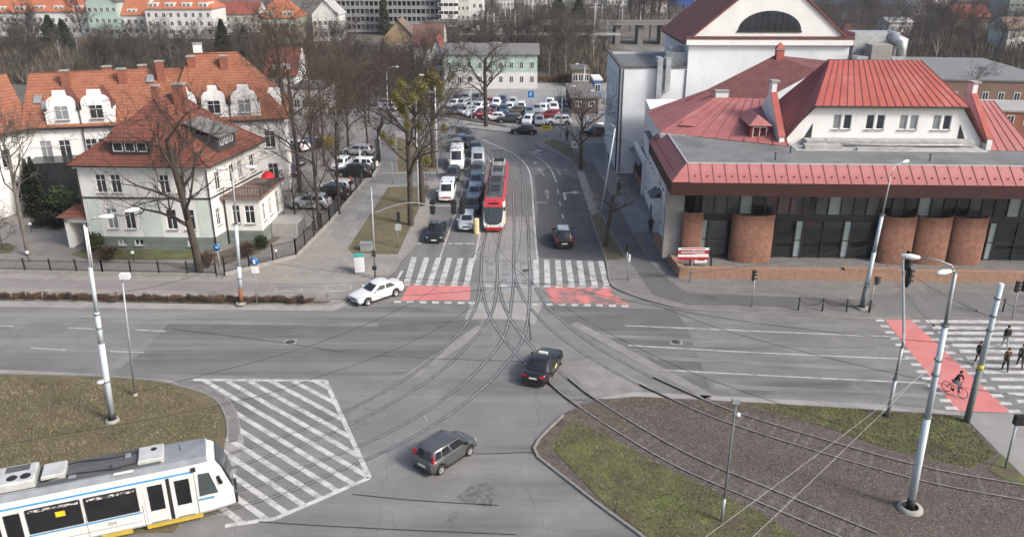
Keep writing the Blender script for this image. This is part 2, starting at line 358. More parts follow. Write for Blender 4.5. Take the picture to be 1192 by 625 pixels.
lawn('lawn', [(255, 312), (300, 297), (335, 272), (316, 268), (268, 290), (246, 298)], .125, SOIL, bpy.data.objects['yard'])
lawn('lawn', [(-10, 290), (8, 284), (20, 288), (12, 296), (-10, 297)], .125, GRASSG, bpy.data.objects['yard'])
far_pav = MB(); far_pav.prism([G(380, 122), G(522, 138), G(600, 151), G(596, 155), G(523, 147), G(380, 133)], -.02, .1)
far_pav = tag(far_pav.build('far_pavement', PALE), kind='structure')
lawn('verge', [(470, 131), (522, 137), (590, 149), (590, 147), (560, 139), (470, 126)], .12, SOIL, far_pav)
# ------------------------------------------------------------------ left grass island and right track island
isl = [(-200, 433), (0, 437), (120, 440), (180, 445), (218, 454), (246, 464), (259, 482), (263, 505), (255, 560)]
iw = gpath(isl)
li = MB(); li.prism([W(p.x, p.y) for p in iw]+[W(-16.5, 32), W(-80, 30)], -.02, .1)
grass_l = tag(li.build('grass_island', GRASSM), kind='structure')
kerb(offset(iw, -.12)[:-3], grass_l, h=.14)
kerb(offset(iw, -.75)[16:-3], grass_l, h=.05)
st = [W(p.x, p.y) for p in offset(iw, -.7)[14:-3]]+[W(p.x, p.y) for p in reversed(offset(iw, -.2)[14:-3])]
m_ = MB(); m_.poly([(p[0], p[1], .03) for p in reversed(st)]); m_.build('paver_strip', PAVER, grass_l)
tri = [(760, 637), (748, 625), (702, 592), (619, 527), (628, 511), (645, 494), (661, 479), (700, 466), (740, 462), (880, 469), (1030, 478), (1118, 484)]
tw = [G(*p) for p in tri]
ti = MB(); ti.prism([W(p.x, p.y) for p in tw]+[G(1156, 520), G(1192, 556), G(1330, 640), W(40, 22), W(5, 22)], -.02, .05)
tracks_i = tag(ti.build('track_island', GRAVEL), kind='structure')
kerb([a.lerp(b, t) for a, b in zip(tw[:7], tw[1:7]) for t in (0, .5)]+[tw[6]], tracks_i, h=.15)
lawn('soil_bed', [(661, 480), (700, 467), (740, 463), (880, 470), (912, 476), (960, 497), (860, 473), (780, 466), (712, 471), (735, 498), (700, 505), (632, 528), (622, 526)], .062, SOIL, tracks_i)
lawn('lawn', [(640, 520), (668, 492), (700, 505), (790, 553), (890, 600), (950, 640), (775, 640), (705, 588)], .072, GRASSG, tracks_i)
lawn('lawn', [(870, 471), (960, 474), (1030, 480), (1118, 486), (1160, 530), (1130, 545), (1030, 522), (960, 497)], .075, GRASSG, tracks_i)
lawn('lawn', [(1150, 548), (1166, 530), (1192, 556), (1250, 595), (1230, 590)], .075, GRASSG, tracks_i)
# blades and leaf litter
def scatter_blades(name, polys, n, parent, m, h0, h1, z, wd=.05, seed=1):
    rnd = random.Random(seed); mb = MB()
    for px in polys:
        pts = [G(*p) for p in px]; x0 = min(p.x for p in pts); x1 = max(p.x for p in pts); y0 = min(p.y for p in pts); y1 = max(p.y for p in pts)
        def inside(x, y):
            c_ = False; j = len(pts)-1
            for i in range(len(pts)):
                if (pts[i].y > y) != (pts[j].y > y) and x < (pts[j].x-pts[i].x)*(y-pts[i].y)/(pts[j].y-pts[i].y)+pts[i].x: c_ = not c_
                j = i
            return c_
        k = 0
        while k < n//len(polys):
            x = rnd.uniform(x0, x1); y = rnd.uniform(y0, y1); k += 1
            if not inside(x, y): continue
            a = rnd.uniform(0, 6.28); h = rnd.uniform(h0, h1); dx, dy = math.cos(a)*wd, math.sin(a)*wd; lx, ly = rnd.gauss(0, h*.7), rnd.gauss(0, h*.7)
            mb.add(((x-dx, y-dy, z), (x+dx, y+dy, z), (x+lx, y+ly, z+h)), ((0, 1, 2),), rnd.choice((0, 0, 1)))
    o = mb.build(name, m, parent); tag(o, kind='stuff')
B1 = mat('blade_green', (.115, .125, .045), .9, .3, .5); B2 = mat('blade_straw', (.22, .18, .115), .9, .3, .5); B3 = mat('leaf_litter', (.12, .09, .065), .9, .4, 2)
scatter_blades('grass_blades', [[(-60, 440), (100, 443), (200, 452), (255, 480), (258, 600), (-60, 600)]], 30000, grass_l, [B2, B1, B3], .04, .12, .1, .035)
scatter_blades('grass_blades', [[(640, 520), (668, 492), (700, 505), (790, 553), (890, 600), (950, 640), (775, 640), (705, 588)], [(870, 471), (960, 474), (1030, 480), (1118, 486), (1160, 530), (1130, 545), (1030, 522), (960, 497)]], 30000, tracks_i, [B1, B2], .04, .1, .07, .03, 2)
scatter_blades('leaf_litter', [[(622, 526), (661, 480), (740, 463), (880, 470), (960, 497), (712, 471), (735, 498), (632, 528)]], 9000, tracks_i, [B3, B2], .03, .07, .06, .03, 3)
# ------------------------------------------------------------------ tram tracks
RAILM = mat('rail_steel', (.42, .41, .39), .42, .25, 2., metal=.55)
RAILR = mat('rail_rust', (.11, .08, .062), .7, .25, 4., metal=.2)
GROOVE = mat('rail_groove', (.075, .072, .07), .9, .3, 2.)
def centre(l, r):                          # middle line of two rails seen in the photo
    return [(G(*a)+G(*b))/2 for a, b in zip(l, r)]
T1L = [(560, 300), (566, 271), (573, 240), (578, 212), (578, 193), (570, 178), (552, 164), (520, 151), (470, 141)]
T2L = [(598, 300), (598.5, 271), (598, 240), (597, 213), (590, 193), (578, 177), (556, 162), (522, 149), (470, 139)]
def cl(px, dx=.7175):                      # from the left rail, going away
    p = catmull([G(*q) for q in px], 5); return offset(p, dx)
T1 = cl(T1L); T2 = cl(T2L)
def down(px_l, px_r):
    return catmull(centre(px_l, px_r), 6)
A = down([(560, 300), (559.5, 330), (552, 358), (520, 400), (479, 435.6), (428, 465), (369, 493), (300, 516), (150, 560)],
         [(579, 300), (578, 330), (571, 372), (543, 407), (502, 441), (458, 469), (402, 497), (322, 530), (165, 580)])
B = down([(598, 300), (598, 335), (590, 382), (566, 418), (522.7, 458.7), (453.6, 501), (364, 539), (300, 563.5), (200, 589), (124, 605), (-38, 638.5)],
         [(616, 300), (616, 340), (610, 392), (588, 427), (548, 465), (480, 511), (386, 553), (325, 577), (204, 608), (121, 626), (-47, 662)])
D = down([(560, 300), (561, 335), (571, 372), (600, 411), (641, 448), (659, 466), (715, 501), (792, 547), (892, 593), (990, 636)],
         [(579, 300), (580, 330), (592, 365), (620, 404), (660, 440), (694.7, 465), (743, 498), (805, 531.5), (900, 569), (1040, 626)])
C = down([(598, 300), (601, 328), (614, 356), (640, 382), (680, 412), (727, 438), (776.6, 465), (830, 488), (943, 525), (1071, 561), (1192, 585), (1300, 606)],
         [(615, 300), (618, 322), (632, 348), (659, 377), (695, 404), (745, 433), (799.6, 456), (862, 482), (968, 515), (1087, 547), (1192, 565), (1300, 584)])
def strip(mb, path, d0, d1, z, mi=0):
    a = offset(path, d0); b = offset(path, d1); k = len(path)
    vs_ = [(p.x, p.y, z) for p in a]+[(p.x, p.y, z) for p in b]
    mb.add(vs_, [(i, k+i, k+i+1, i+1) if d1 > d0 else (i, i+1, k+i+1, k+i) for i in range(k-1)], mi)
def track(path, split, label, zr=.012, zoff=0.):
    """split: y below which the rails stand on ballast instead of lying in the road"""
    t = thing('tram_track', label, 'tram track', path[0], group='tram tracks through the junction')
    loc = [p-path[0] for p in path]
    inroad = [p for p, w_ in zip(loc, path) if w_.y >= split-.2]; ball = [p for p, w_ in zip(loc, path) if w_.y <= split+.6]
    for sgn in (-1, 1):
        mb = MB()
        if len(inroad) > 1:
            strip(mb, inroad, sgn*.7175-.13, sgn*.7175+.13, .0085+zoff, 1)
            strip(mb, inroad, sgn*.7175-.05, sgn*.7175+.05, zr+zoff, 0)
        if len(ball) > 1:
            for w0, z0, z1 in ((.07, .03, .055), (.02, .055, .1), (.045, .1, .125)):
                a = offset(ball, sgn*.7175-w0); b = offset(ball, sgn*.7175+w0); k = len(ball)
                vs_ = [(p.x, p.y, z) for z in (z0, z1) for q in (a, b) for p in q]
                fs = []
                for i in range(k-1):
                    fs += [(i, i+1, 2*k+i+1, 2*k+i), (k+i+1, k+i, 3*k+i, 3*k+i+1), (2*k+i, 2*k+i+1, 3*k+i+1, 3*k+i)]
                mb.add(vs_, fs, 2)
            strip(mb, ball, sgn*.7175-.032, sgn*.7175+.032, .1275, 0)
        mb.build('rail', [RAILM, GROOVE, RAILR], t)
    if len(ball) > 1:
        sm_ = KM.get('sl')
        if not sm_:
            q = MB(); q.box(-.12, .12, -1.2, 1.2, -.05, .008); q.box(-.1, .1, -1., -.62, .008, .03); q.box(-.1, .1, .62, 1., .008, .03)
            sm_ = KM['sl'] = q.mesh('sleeper', mat('sleeper_concrete', (.12, .105, .092), .9, .35, 3.))
        rs = resample(ball, .68)
        for a, b in zip(rs, rs[1:]):
            if (a+path[0]).y > 44.3: continue
            d = b-a; o = obj('sleeper', sm_, t, (a.x, a.y, .048+random.uniform(-.02, .006)), math.atan2(d.y, d.x))
    return t
track(T1, -99, 'tram track under the red and white tram, going up the street', zoff=0)
track(T2, -99, 'empty tram track beside the red and white tram, going up the street', zoff=.0004)
track(A, -99, 'tram track curving left across the road, nearest the left carriageway', zoff=.0002)
track(B, -99, 'tram track curving left through the hatched area under the white tram', zoff=.0006)
track(D, 46.3, 'tram track curving right past the black taxi along the front lawn', zoff=.0004)
track(C, 46.3, 'tram track curving right along the far green lawn of the gravel island', zoff=.0008)
# loose stones on the ballast
mb = MB(); rnd = random.Random(5)
for k in range(9000):
    t = rnd.random(); p = D[20+int(t*(len(D)-21))].lerp(C[26+int(t*(len(C)-27))], rnd.uniform(-.12, 1.15)); s_ = rnd.uniform(.02, .05)
    x = p.x+rnd.uniform(-.6, .6); y = p.y+rnd.uniform(-.6, .6)
    if y > 44.6: continue
    mb.add([(x-s_, y-s_*rnd.random(), .05), (x+s_, y-s_, .05), (x+s_*rnd.random(), y+s_, .05), (x, y, .05+s_*1.3)], ((0, 1, 3), (1, 2, 3), (2, 0, 3)), rnd.choice((0, 0, 1)))
tag(mb.build('ballast_stones', [mat('stone_a', (.16, .14, .13), .9, .3, 8.), mat('stone_b', (.075, .062, .055), .9, .3, 8.)], tracks_i), kind='stuff')
# ------------------------------------------------------------------ painted markings
def mark(name, pts, m, par, z): 
    mb = MB(); mb.prism(pts, z-.001, z); return mb.build(name, m, par)
def stroke(px, wd, m, par, z, name='lane_line', world=False):
    p = catmull(px if world else [G(*q) for q in px], 4); mb = MB(); strip(mb, p, -wd/2, wd/2, z); return mb.build(name, m, par)
tops = [479, 493.6, 507.6, 520, 533, 545.6, 569, 585, 608, 620.5, 633, 646, 658, 671, 683.6, 696]
bots = [470, 483.7, 497, 511, 525.7, 540, 566, 583, 607, 621, 634, 648, 662, 675, 689, 703]
for i, (a, b) in enumerate(zip(tops, bots)):
    yt = 299.3+(a-479)*.0217; yb = 329.3+(b-470)*.0145; w0 = 6.4; w1 = 7.
    mark('zebra_stripe', [G(a, yt), G(a+w0, yt), G(b+w1, yb), G(b, yb)], WORN if i not in (6, 7, 8) else FADED, street, .0115)
    mark('crossing_dash', [G(b-1, yb+.8), G(b+w1, yb+.8), G(b+w1-.5, yb+2.8), G(b-1.5, yb+2.8)], WORN, road, .0117)
mark('zebra_stripe', [G(467, 315), G(470, 315), G(462, 329), G(458, 329)], WORN, street, .0115)
for z, xs, o_ in ((4.81, (110, 180, 252, 322, 392, 466, 525), 440), (4.81, (113, 188, 260, 332, 402, 470, 542, 614), 600)):
    for x in xs:
        X = o_+x/z; y = 350+(X-463)*.0185
        mark('crossing_dash', [G(X-4, y), G(X+4, y+.1), G(X+4, y+2.6), G(X-4, y+2.4)], WORN, road, .0119)
mark('bike_crossing', [G(476, 332.4), G(548, 333), G(547, 349.4), G(466, 349.8)], REDP, road, .0105)
mark('bike_crossing', [G(632, 333.2), G(711, 335), G(724, 350), G(738, 355), G(644, 352.4)], REDW, road, .0105)
stroke([(503, 322), (512, 300), (529, 252), (534, 236)], .13, WORN, street, .013)
for a, b in (((536.5, 228), (538.5, 221)), ((540, 216), (542, 210)), ((543.4, 206), (545, 200)), ((546, 196), (547.5, 190))): stroke([a, b], .13, WORN, street, .0125, 'lane_dash')
stroke([(541, 331), (552, 303), (562.5, 252), (569, 225), (573, 200), (571, 188), (560, 175), (540, 163)], .15, WORN, street, .013)
stroke([(626, 303), (624, 285), (620.5, 240), (619, 215), (614, 195), (598, 179), (580, 171), (562, 163)], .17, WORN, street, .013)
stroke([(647.5, 212.5), (641, 197), (630, 186), (615, 177)], .13, WORN, street, .013)
for x, y in ((655, 252), (652, 237), (649.5, 223)): stroke([(x+.6, y+2.6), (x-.6, y-2.6)], .13, WORN, street, .013, 'lane_dash')
for x0, x1 in ((485, 490), (516, 519), (521, 526.5), (529.5, 539), (541.5, 552)): stroke([(x0, 283.6), (x1, 283.8)], .28, WORN, street, .0127, 'stop_dash')
stroke([(623, 236), (638, 236.3)], .5, FADED, street, .013, 'faded_bar')
def arrow(c, s_, kind, m, rot=0.):
    o = G(*c); mb = MB(); z = .013
    def pt(x, y): 
        x, y = x*s_, y*s_; return (o.x+x*math.cos(rot)-y*math.sin(rot), o.y+x*math.sin(rot)+y*math.cos(rot), z)
    if kind == 'up':
        mb.poly([pt(-.12, -2), pt(.12, -2), pt(.12, .6), pt(-.12, .6)]); mb.poly([pt(-.42, .6), pt(.42, .6), pt(0, 2)])
    else:
        mb.poly([pt(-.9, -2), pt(-.65, -2), pt(-.65, .9), pt(-.9, .9)]); mb.poly([pt(-.648, .5), pt(.25, .75), pt(.25, 1.1), pt(-.648, .9)]); mb.poly([pt(.26, .3), pt(1.1, 1.), pt(.26, 1.6)])
    return mb.build('lane_arrow', m, street)
arrow((665, 227), 1.05, 'r', WORN); arrow((637, 226), 1, 'up', FADED); arrow((630, 200), 1, 'up', FADED, .15); arrow((656, 200), .9, 'r', FADED, .1); arrow((628, 177.5), .9, 'r', WORN, .5)
mark('paint_patch', [G(621, 189), G(624.5, 189), G(625, 191), G(621, 191)], WORN, street, .013)
for l_ in ([(728, 379), (892, 386), (1035, 392)], [(731, 402), (892, 411), (1056, 418)], [(772, 430.5), (892, 437), (1078, 446)]): stroke(l_, .14, WORN, road, .012)
for l_ in ([(810, 374), (1010, 381)], [(700, 391), (1020, 405)], [(760, 416), (1060, 432)], [(830, 449), (1090, 461)]): stroke(l_, .6, STREAK, road, .0105, 'faded_lane_line')
for a, b in (((-40, 377.5), (15, 379.8)), ((79, 381.7), (112, 383)), ((157, 384), (193, 385.5)), ((36, 405), (76, 407.3)), ((128, 409), (168, 410.2))): stroke([a, b], .13, WORN, road, .012, 'lane_dash')
for l_ in ([(0, 370), (200, 374.5), (440, 378)],): stroke(l_, .75, STREAK, road, .0112, 'faded_lane_line')
# right-hand crossing
ya = [374, 381.3, 387.5, 394.7, 402, 408.8, 416.5, 425.4, 433, 441.3, 450.5, 458.7, 467, 476]
xa = [1077, 1084.5, 1091.6, 1099.3, 1107.5, 1116, 1124.4, 1132.6, 1144, 1151.8, 1161.3, 1172.3, 1183, 1194]
for x, y in zip(xa, ya):
    a = G(x, y-1.9); b = G(x+2.2, y+1.9)
    mark('zebra_stripe', [a, (a.x+8.2, a.y-.16), (b.x+8.2, b.y-.16), b], WORN, road, .0123)
mark('bike_crossing', [G(1030, 372), G(1060, 371.7), G(1177, 480), G(1114, 478.5)], REDP, road, .0105)
for k in range(14):
    t = k/13
    for (x0, y0), (x1, y1) in (((1024, 373), (1107, 475)), ((1066, 373.5), (1180, 478.5))):
        x = x0+(x1-x0)*t; y = y0+(y1-y0)*(t*.86+t*t*.14); x = x0+(x1-x0)*(y-y0)/(y1-y0); k_ = 1+.5*t
        mark('crossing_dash', [G(x-5*k_, y-1.3*k_), G(x+4*k_, y-1.2*k_), G(x+6*k_, y+1.3*k_), G(x-3.5*k_, y+1.2*k_)], WORN, road, .0125)
# hatched no-go area
hp = [G(*q).xy for q in ((225, 442), (379, 443), (430, 556), (321, 603), (262, 612), (230, 520))]
hp = [tuple(q) for q in hp][::-1]
e0 = G(300, 477); e1 = G(420, 547); dv = (e1-e0).normalized(); nv = Vector((-dv.y, dv.x, 0))
mid = G(340, 520)
for k in range(-16, 17):
    c_ = mid+nv*k*.93; h = nv*.165
    q = clip_convex([tuple(x.xy) for x in (c_-dv*20-h, c_+dv*20-h, c_+dv*20+h, c_-dv*20+h)], hp)
    if len(q) > 2: mark('hatch_stripe', q, WORN, road, .0095)
for l_ in ([(225, 442), (379, 443)], [(379, 443), (430, 556)], [(430, 556), (321, 603)], [(321, 603), (262, 612)]): stroke(l_, .28, WORN, road, .0107, 'hatch_border')
for l_ in ([(494, 484), (498, 492)], [(528, 549), (539, 561)], [(502, 470), (505, 474)]): stroke(l_, .12, FADED, road, .012, 'lane_dash')
# manholes, tar seams, oil
MAN = mat('manhole_iron', (.06, .058, .055), .6, .3, 3.)
for px in ((787, 398), (612, 315), (338, 398)):
    o = G(*px); q = MB(); q.lathe([(.0, .02), (.33, .02), (.36, .0)], 16, (o.x, o.y, 0), 0); q.lathe([(.36, .008), (.62, .008)], 4, (o.x, o.y, 0), 1, math.pi/4, math.pi/4+2*math.pi, False)
    q.build('manhole_cover', [MAN, PALE], road)
TAR = mat('tar', (.03, .03, .03), .7, .2, 3.)
for l_ in ([(620, 526), (556, 528), (505, 524)], [(300, 607), (380, 612), (480, 617), (600, 622)], [(410, 575), (480, 582), (580, 588)], [(200, 383), (300, 395), (400, 410)], [(440, 414), (462, 415)],
           [(485, 417), (560, 419), (640, 422)], [(615, 356), (616, 372), (618, 396)], [(480, 377), (540, 374)]): stroke(l_, .07, TAR, road, .0125, 'tar_seam')
OIL = mat('oil_stain', (.1, .1, .1), .7, .2, 3., ); layer(OIL, (.165, .162, .157), 2.5, .42, .6, fac=1.)
mark('oil_stain', [G(532, 578), G(548, 566), (G(566, 562)), G(576, 568), G(572, 590), G(556, 588), G(540, 584)], OIL, road, .0125)
mark('oil_stain', [G(520, 606), G(532, 594), G(534, 600), G(524, 612)], OIL, road, .0125)
# ================================================================== VEHICLES
def paint(name, col, rough=.28, metal=.0): return mat('paint_'+name, col, rough, .05, 1.5, metal, spec=.5, coat=.6)
GLASS = glass('car_glass', (.018, .021, .025)); GLASSL = glass('car_glass_pale', (.09, .105, .12))
TYRE = mat('tyre_rubber', (.02, .02, .02), .85, .2, 6.); RIM = mat('rim_alloy', (.42, .42, .43), .35, .1, 5., .7)
TRIM = mat('black_trim', (.02, .02, .021), .55, .15, 4.); LAMPW = mat('lamp_clear', (.62, .64, .66), .12, .1, 8., .2); LAMPR = mat('lamp_red', (.38, .012, .015), .2, .15, 8.)
PLATE = mat('plate_white', (.68, .68, .66), .5, .05, 8.); CHROME = mat('chrome', (.6, .6, .6), .2, .05, 4., .8)
PCOL = {k: paint(k, c, .3, m) for k, c, m in (('white', (.68, .69, .69), 0), ('silver', (.4, .415, .43), .35), ('palesilver', (.5, .53, .55), .3), ('grey', (.095, .098, .103), .35), ('darkgrey', (.045, .047, .05), .3),
        ('black', (.011, .011, .012), 0), ('blue', (.07, .1, .17), .3), ('steelblue', (.15, .185, .24), .3), ('navy', (.02, .03, .065), .2), ('red', (.3, .02, .022), .1), ('darkred', (.14, .015, .02), .1), ('teal', (.17, .24, .25), .3), ('greengrey', (.16, .18, .165), .2), ('brown', (.12, .095, .075), .2))}
# L W H belt, nose, cowl, tail heights, windscreen foot / head, rear glass head / foot, wheelbase, wheel radius
KINDS = {
 'sedan': dict(L=4.55, W=1.82, H=1.43, belt=.92, nose=.73, tail=.99, xf0=.95, xf1=.22, xr1=-1.0, xr0=-1.62, wb=2.74, r=.325, ov=.82),
 'hatch': dict(L=4.1, W=1.75, H=1.48, belt=.93, nose=.76, tail=.95, xf0=1.05, xf1=.38, xr1=-1.45, xr0=-1.82, wb=2.55, r=.31, ov=.8),
 'mini':  dict(L=3.66, W=1.64, H=1.56, belt=.98, nose=.76, tail=1.0, xf0=1.08, xf1=.52, xr1=-1.5, xr0=-1.72, wb=2.3, r=.295, ov=.68),
 'wagon': dict(L=4.6, W=1.8, H=1.48, belt=.93, nose=.75, tail=.98, xf0=1.05, xf1=.35, xr1=-1.75, xr0=-2.1, wb=2.7, r=.32, ov=.85),
 'suv':   dict(L=4.45, W=1.85, H=1.66, belt=1.06, nose=.82, tail=1.08, xf0=1.1, xf1=.5, xr1=-1.6, xr0=-1.98, wb=2.66, r=.36, ov=.85),
 'minivan': dict(L=4.95, W=1.9, H=1.98, belt=1.12, nose=.85, tail=1.15, xf0=1.7, xf1=1.0, xr1=-2.25, xr0=-2.4, wb=3.0, r=.34, ov=.85),
 'van':   dict(L=5.9, W=2.0, H=2.62, belt=1.3, nose=.95, tail=1.35, xf0=2.25, xf1=1.6, xr1=-2.85, xr0=-2.92, wb=3.6, r=.35, ov=1.0)}
def lerp(a, b, t): return a+(b-a)*t
def car_shape(k):
    L, H, be = k['L'], k['H'], k['belt']; hl = L/2
    xa = hl-k['ov']; xb = xa-k['wb']
    def w(x):
        t = abs(x)/hl; return k['W']/2*(1-.03*t**2-.16*max(0, (t-.72)/.28)**2.2)
    def top(x):
        if x > k['xf0']-.1:
            t = (x-k['xf0']+.1)/(hl-k['xf0']+.1); return lerp(be+.005, k['nose'], t**1.6)
        if x < k['xr0']+.1:
            t = (k['xr0']+.1-x)/(k['xr0']+.1+hl); return lerp(be+.005, k['tail'], min(1, t*2.5))-.12*max(0, (t-.75)/.25)**2
        return be+.005
    def bot(x):
        z = .2+.08*max(0, (abs(x)-hl+.5)/.5)
        for xc in (xa, xb):
            rr = k['r']+.055
            if abs(x-xc) < rr: z = max(z, k['r']+math.sqrt(rr*rr-(x-xc)**2))
        return z
    def ring(x, f=1.):
        W_, t, b = w(x)*f, top(x), bot(x); h = t-b
        if f < .999:
            m_ = (t+b)/2; t = m_+(t-m_)*.75; b = m_+(b-m_)*.75; h = t-b
        return [(W_*.86, b), (W_*.965, b+min(.07, h*.15)), (W_, b+h*.42), (W_*.985, b+h*.68), (W_*.945, t-.055), (W_*.86, t-.008), (W_*.45, t+.012)]
    xs = sorted(set([round(v, 3) for v in [-hl+.02, -hl+.1, -hl+.28]+[hl-.28, hl-.1, hl-.02]+[k['xf0']-.1, k['xf0']+.2, k['xr0']+.1, 0, .5, -.5]+[xc+q*(k['r']+.055) for xc in (xa, xb) for q in (-1.001, -.9, -.6, -.2, .2, .6, .9, 1.001)]]))
    return w, top, bot, ring, xs, xa, xb
def car_meshes(kind, col):
    key = (kind, col)
    if key in CARS: return CARS[key]
    k = KINDS[kind]; w, top, bot, ring, xs, xa, xb = car_shape(k); hl = k['L']/2; out = {}
    mb = MB(); rows = []
    for i, x in enumerate(xs):
        f = .93 if i in (0, len(xs)-1) else 1.
        h = ring(x, f); rows.append([(x, y, z) for y, z in h]+[(x, -y, z) for y, z in reversed(h)])
    n = len(rows[0]); vs_ = [p for r_ in rows for p in r_]
    fs = [(i*n+j, (i+1)*n+j, (i+1)*n+(j+1) % n, i*n+(j+1) % n) for i in range(len(rows)-1) for j in range(n)]
    mb.add(vs_, fs, 0, True); mb.add(rows[0], (tuple(range(n)),), 0); mb.add(rows[-1], (tuple(reversed(range(n))),), 0)
    # lower bumpers and sills in black trim
    for s_ in (1, -1):
        x = s_*(hl-.1); mb.box(min(x, x+s_*.115), max(x, x+s_*.115), -k['W']*.4, k['W']*.4, .24, .4, 1)
    for s_ in (1, -1): mb.box(xb+k['r']+.1, xa-k['r']-.1, s_*k['W']*.46-.04, s_*k['W']*.46+.04, .17, .25, 1)
    # cabin
    be, H = k['belt'], k['H']; wb_, wr = k['W']*.452, k['W']*(.375 if kind not in ('van', 'minivan') else .43)
    def outline(t):                        # t 0 belt, 1 roof edge
        xf = lerp(k['xf0'], k['xf1'], t); xr = lerp(k['xr0'], k['xr1'], t); wd = lerp(wb_, wr, t**1.15); z = lerp(be, H-.07, t)
        h = [(xf+.07, 0), (xf, wd*.7), (xf-.13, wd), ((xf+xr)/2, wd*1.025), (xr+.1, wd), (xr, wd*.72), (xr-.05, 0)]
        return [(x, y, z) for x, y in h]+[(x, -y, z) for x, y in reversed(h[1:-1])]
    lev = [outline(0), outline(.5), outline(1)]
    o1 = lev[-1]; cx_ = (k['xf1']+k['xr1'])/2
    lev.append([(cx_+(x-cx_)*.9, y*.86, H-.018) for x, y, z in o1]); lev.append([(cx_+(x-cx_)*.6, y*.5, H) for x, y, z in o1])
    n = len(o1)
    mb.add([p for l_ in lev for p in l_], [(i*n+j, i*n+(j+1) % n, (i+1)*n+(j+1) % n, (i+1)*n+j) for i in range(len(lev)-1) for j in range(n)], 0, True)
    mb.add(lev[-1], (tuple(range(n)),), 0, True)
    out['body'] = mb.mesh('body', [PCOL[col], TRIM])
    def glassp(edges, t0, t1, off):        # edges: list of (i, u) points along the outline
        def at(i, u, t):
            a = outline(t); p = Vector(a[i % n]).lerp(Vector(a[(i+1) % n]), u); c_ = Vector((cx_, 0, p.z))
            d = Vector((a[(i+1) % n][1]-a[i % n][1], -(a[(i+1) % n][0]-a[i % n][0]), 0)).normalized()
            if d.dot(p-c_) < 0: d = -d
            return p+d*off+Vector((0, 0, .002))
        m_ = MB(); cols = [[at(i, u, t) for t in (t0, (t0+t1)/2, t1)] for i, u in edges]
        for a, b in zip(cols, cols[1:]):
            m_.add(a+b, ((0, 3, 4, 1), (1, 4, 5, 2)), 0, True)
        return m_
    win = []
    win.append(('windscreen', glassp([(10 + 1, .15), (n-1, .0), (0, 0), (0, 1), (0, .999)][1:4] if False else [(n-1, .0), (n-1, .5), (0, 0), (0, .5), (0, 1.)], .1, .93, .012)))
    win.append(('rear_window', glassp([(5, .0), (5, .5), (6, 0), (6, .5), (6, 1.)], .12, .9, .012)))
    for sd in (0, 1):
        def e(i, u): return (i, u) if sd == 0 else (n-1-i, 1-u)
        if kind == 'van': segs = [[e(2, .06), e(2, .42)]]
        elif kind == 'sedan': segs = [[e(2, .05), e(2, .93)], [e(3, .03), e(3, .9)]]
        else: segs = [[e(2, .05), e(2, .86)], [e(2, .95), e(3, .45)] if False else [e(3, -.0), e(3, .5)], [e(3, .57), e(3, .95)]]
        for sg in segs: win.append(('side_window', glassp(sg, .12, .88, .012)))
    out['win'] = [(nm, m_.mesh(nm, GLASS)) for nm, m_ in win]
    # doors: thin panels following the flank
    def flank(x0, x1, sgn):
        m_ = MB(); cols = []
        for x in (x0, lerp(x0, x1, .5), x1):
            h = ring(x)[1:5]; b_ = max(.27, h[0][1]); hh = [(h[0][0]*.99, b_)]+h[1:]
            cols.append([(x, sgn*(y+.007), z) for y, z in hh])
        for a, b in zip(cols, cols[1:]): m_.add(a+b, [(i, 4+i, 5+i, i+1) for i in range(3)], 0, True)
        return m_.mesh('door', PCOL[col])
    fx0, fx1 = k['xf0']-.32, (k['xf0']+k['xr0'])/2+.1
    fx0 = min(fx0, xa-k['r']-.12); rx1 = xb+k['r']*.6+.12
    out['doors'] = []
    for sgn in (1, -1):
        out['doors'].append((flank(fx1+.012, fx0, sgn), (fx1+.18, sgn*(ring(fx1)[3][0]+.012), k['belt']-.17)))
        if kind not in ('van',): out['doors'].append((flank(max(rx1, xb+.25), fx1-.012, sgn), (max(rx1, xb+.25)+.2, sgn*(ring(xb+.4)[3][0]+.012), k['belt']-.17)))
    h_ = MB(); h_.box(-.1, .1, -.012, .012, -.018, .018); out['handle'] = h_.mesh('handle', CHROME if col == 'black' else PCOL[col])
    # lamps
    zl = k['nose']-.06; m_ = MB(); m_.lathe([(.0, -.05), (.1, -.045), (.125, 0), (.1, .045), (0, .05)], 10); me = m_.mesh('headlight', LAMPW); out['head'] = [(me, (hl-.13, s_*w(hl-.2)*.78, zl), 0) for s_ in (1, -1)]
    tall = kind in ('mini', 'suv', 'minivan', 'van', 'wagon'); m_ = MB()
    if tall: m_.box(-.05, .05, -.07, .07, -.2, .2)
    else: m_.box(-.07, .07, -.17, .17, -.07, .07)
    me = m_.mesh('taillight', LAMPR)
    if kind == 'mini': out['tail'] = [(me, (k['xr0']+.06, s_*wb_*.93, 1.12), 0) for s_ in (1, -1)]
    else: out['tail'] = [(me, (-hl+.09, s_*w(-hl+.12)*(.87 if tall else .78), k['tail']-(.12 if tall else .14)), -s_*.25) for s_ in (1, -1)]
    m_ = MB(); m_.box(hl-.03, hl+.012, -.34, .34, k['nose']-.22, k['nose']-.09); out['grille'] = m_.mesh('grille', TRIM)
    m_ = MB(); m_.box(-.012, .012, -.26, .26, -.055, .055); out['plate'] = m_.mesh('number_plate', PLATE)
    m_ = MB(); m_.box(-.06, .06, -.09, .09, -.06, .06); m_.bar((0, -.09, -.03), (.0, -.16, -.05), .04); out['mirror'] = m_.mesh('wing_mirror', TRIM if col in ('black', 'grey') else PCOL[col])
    m_ = MB(); m_.lathe([(.0, -.5), (.0, .5)], 3)
    CARS[key] = out; return out
CARS = {}; WHEELS = {}
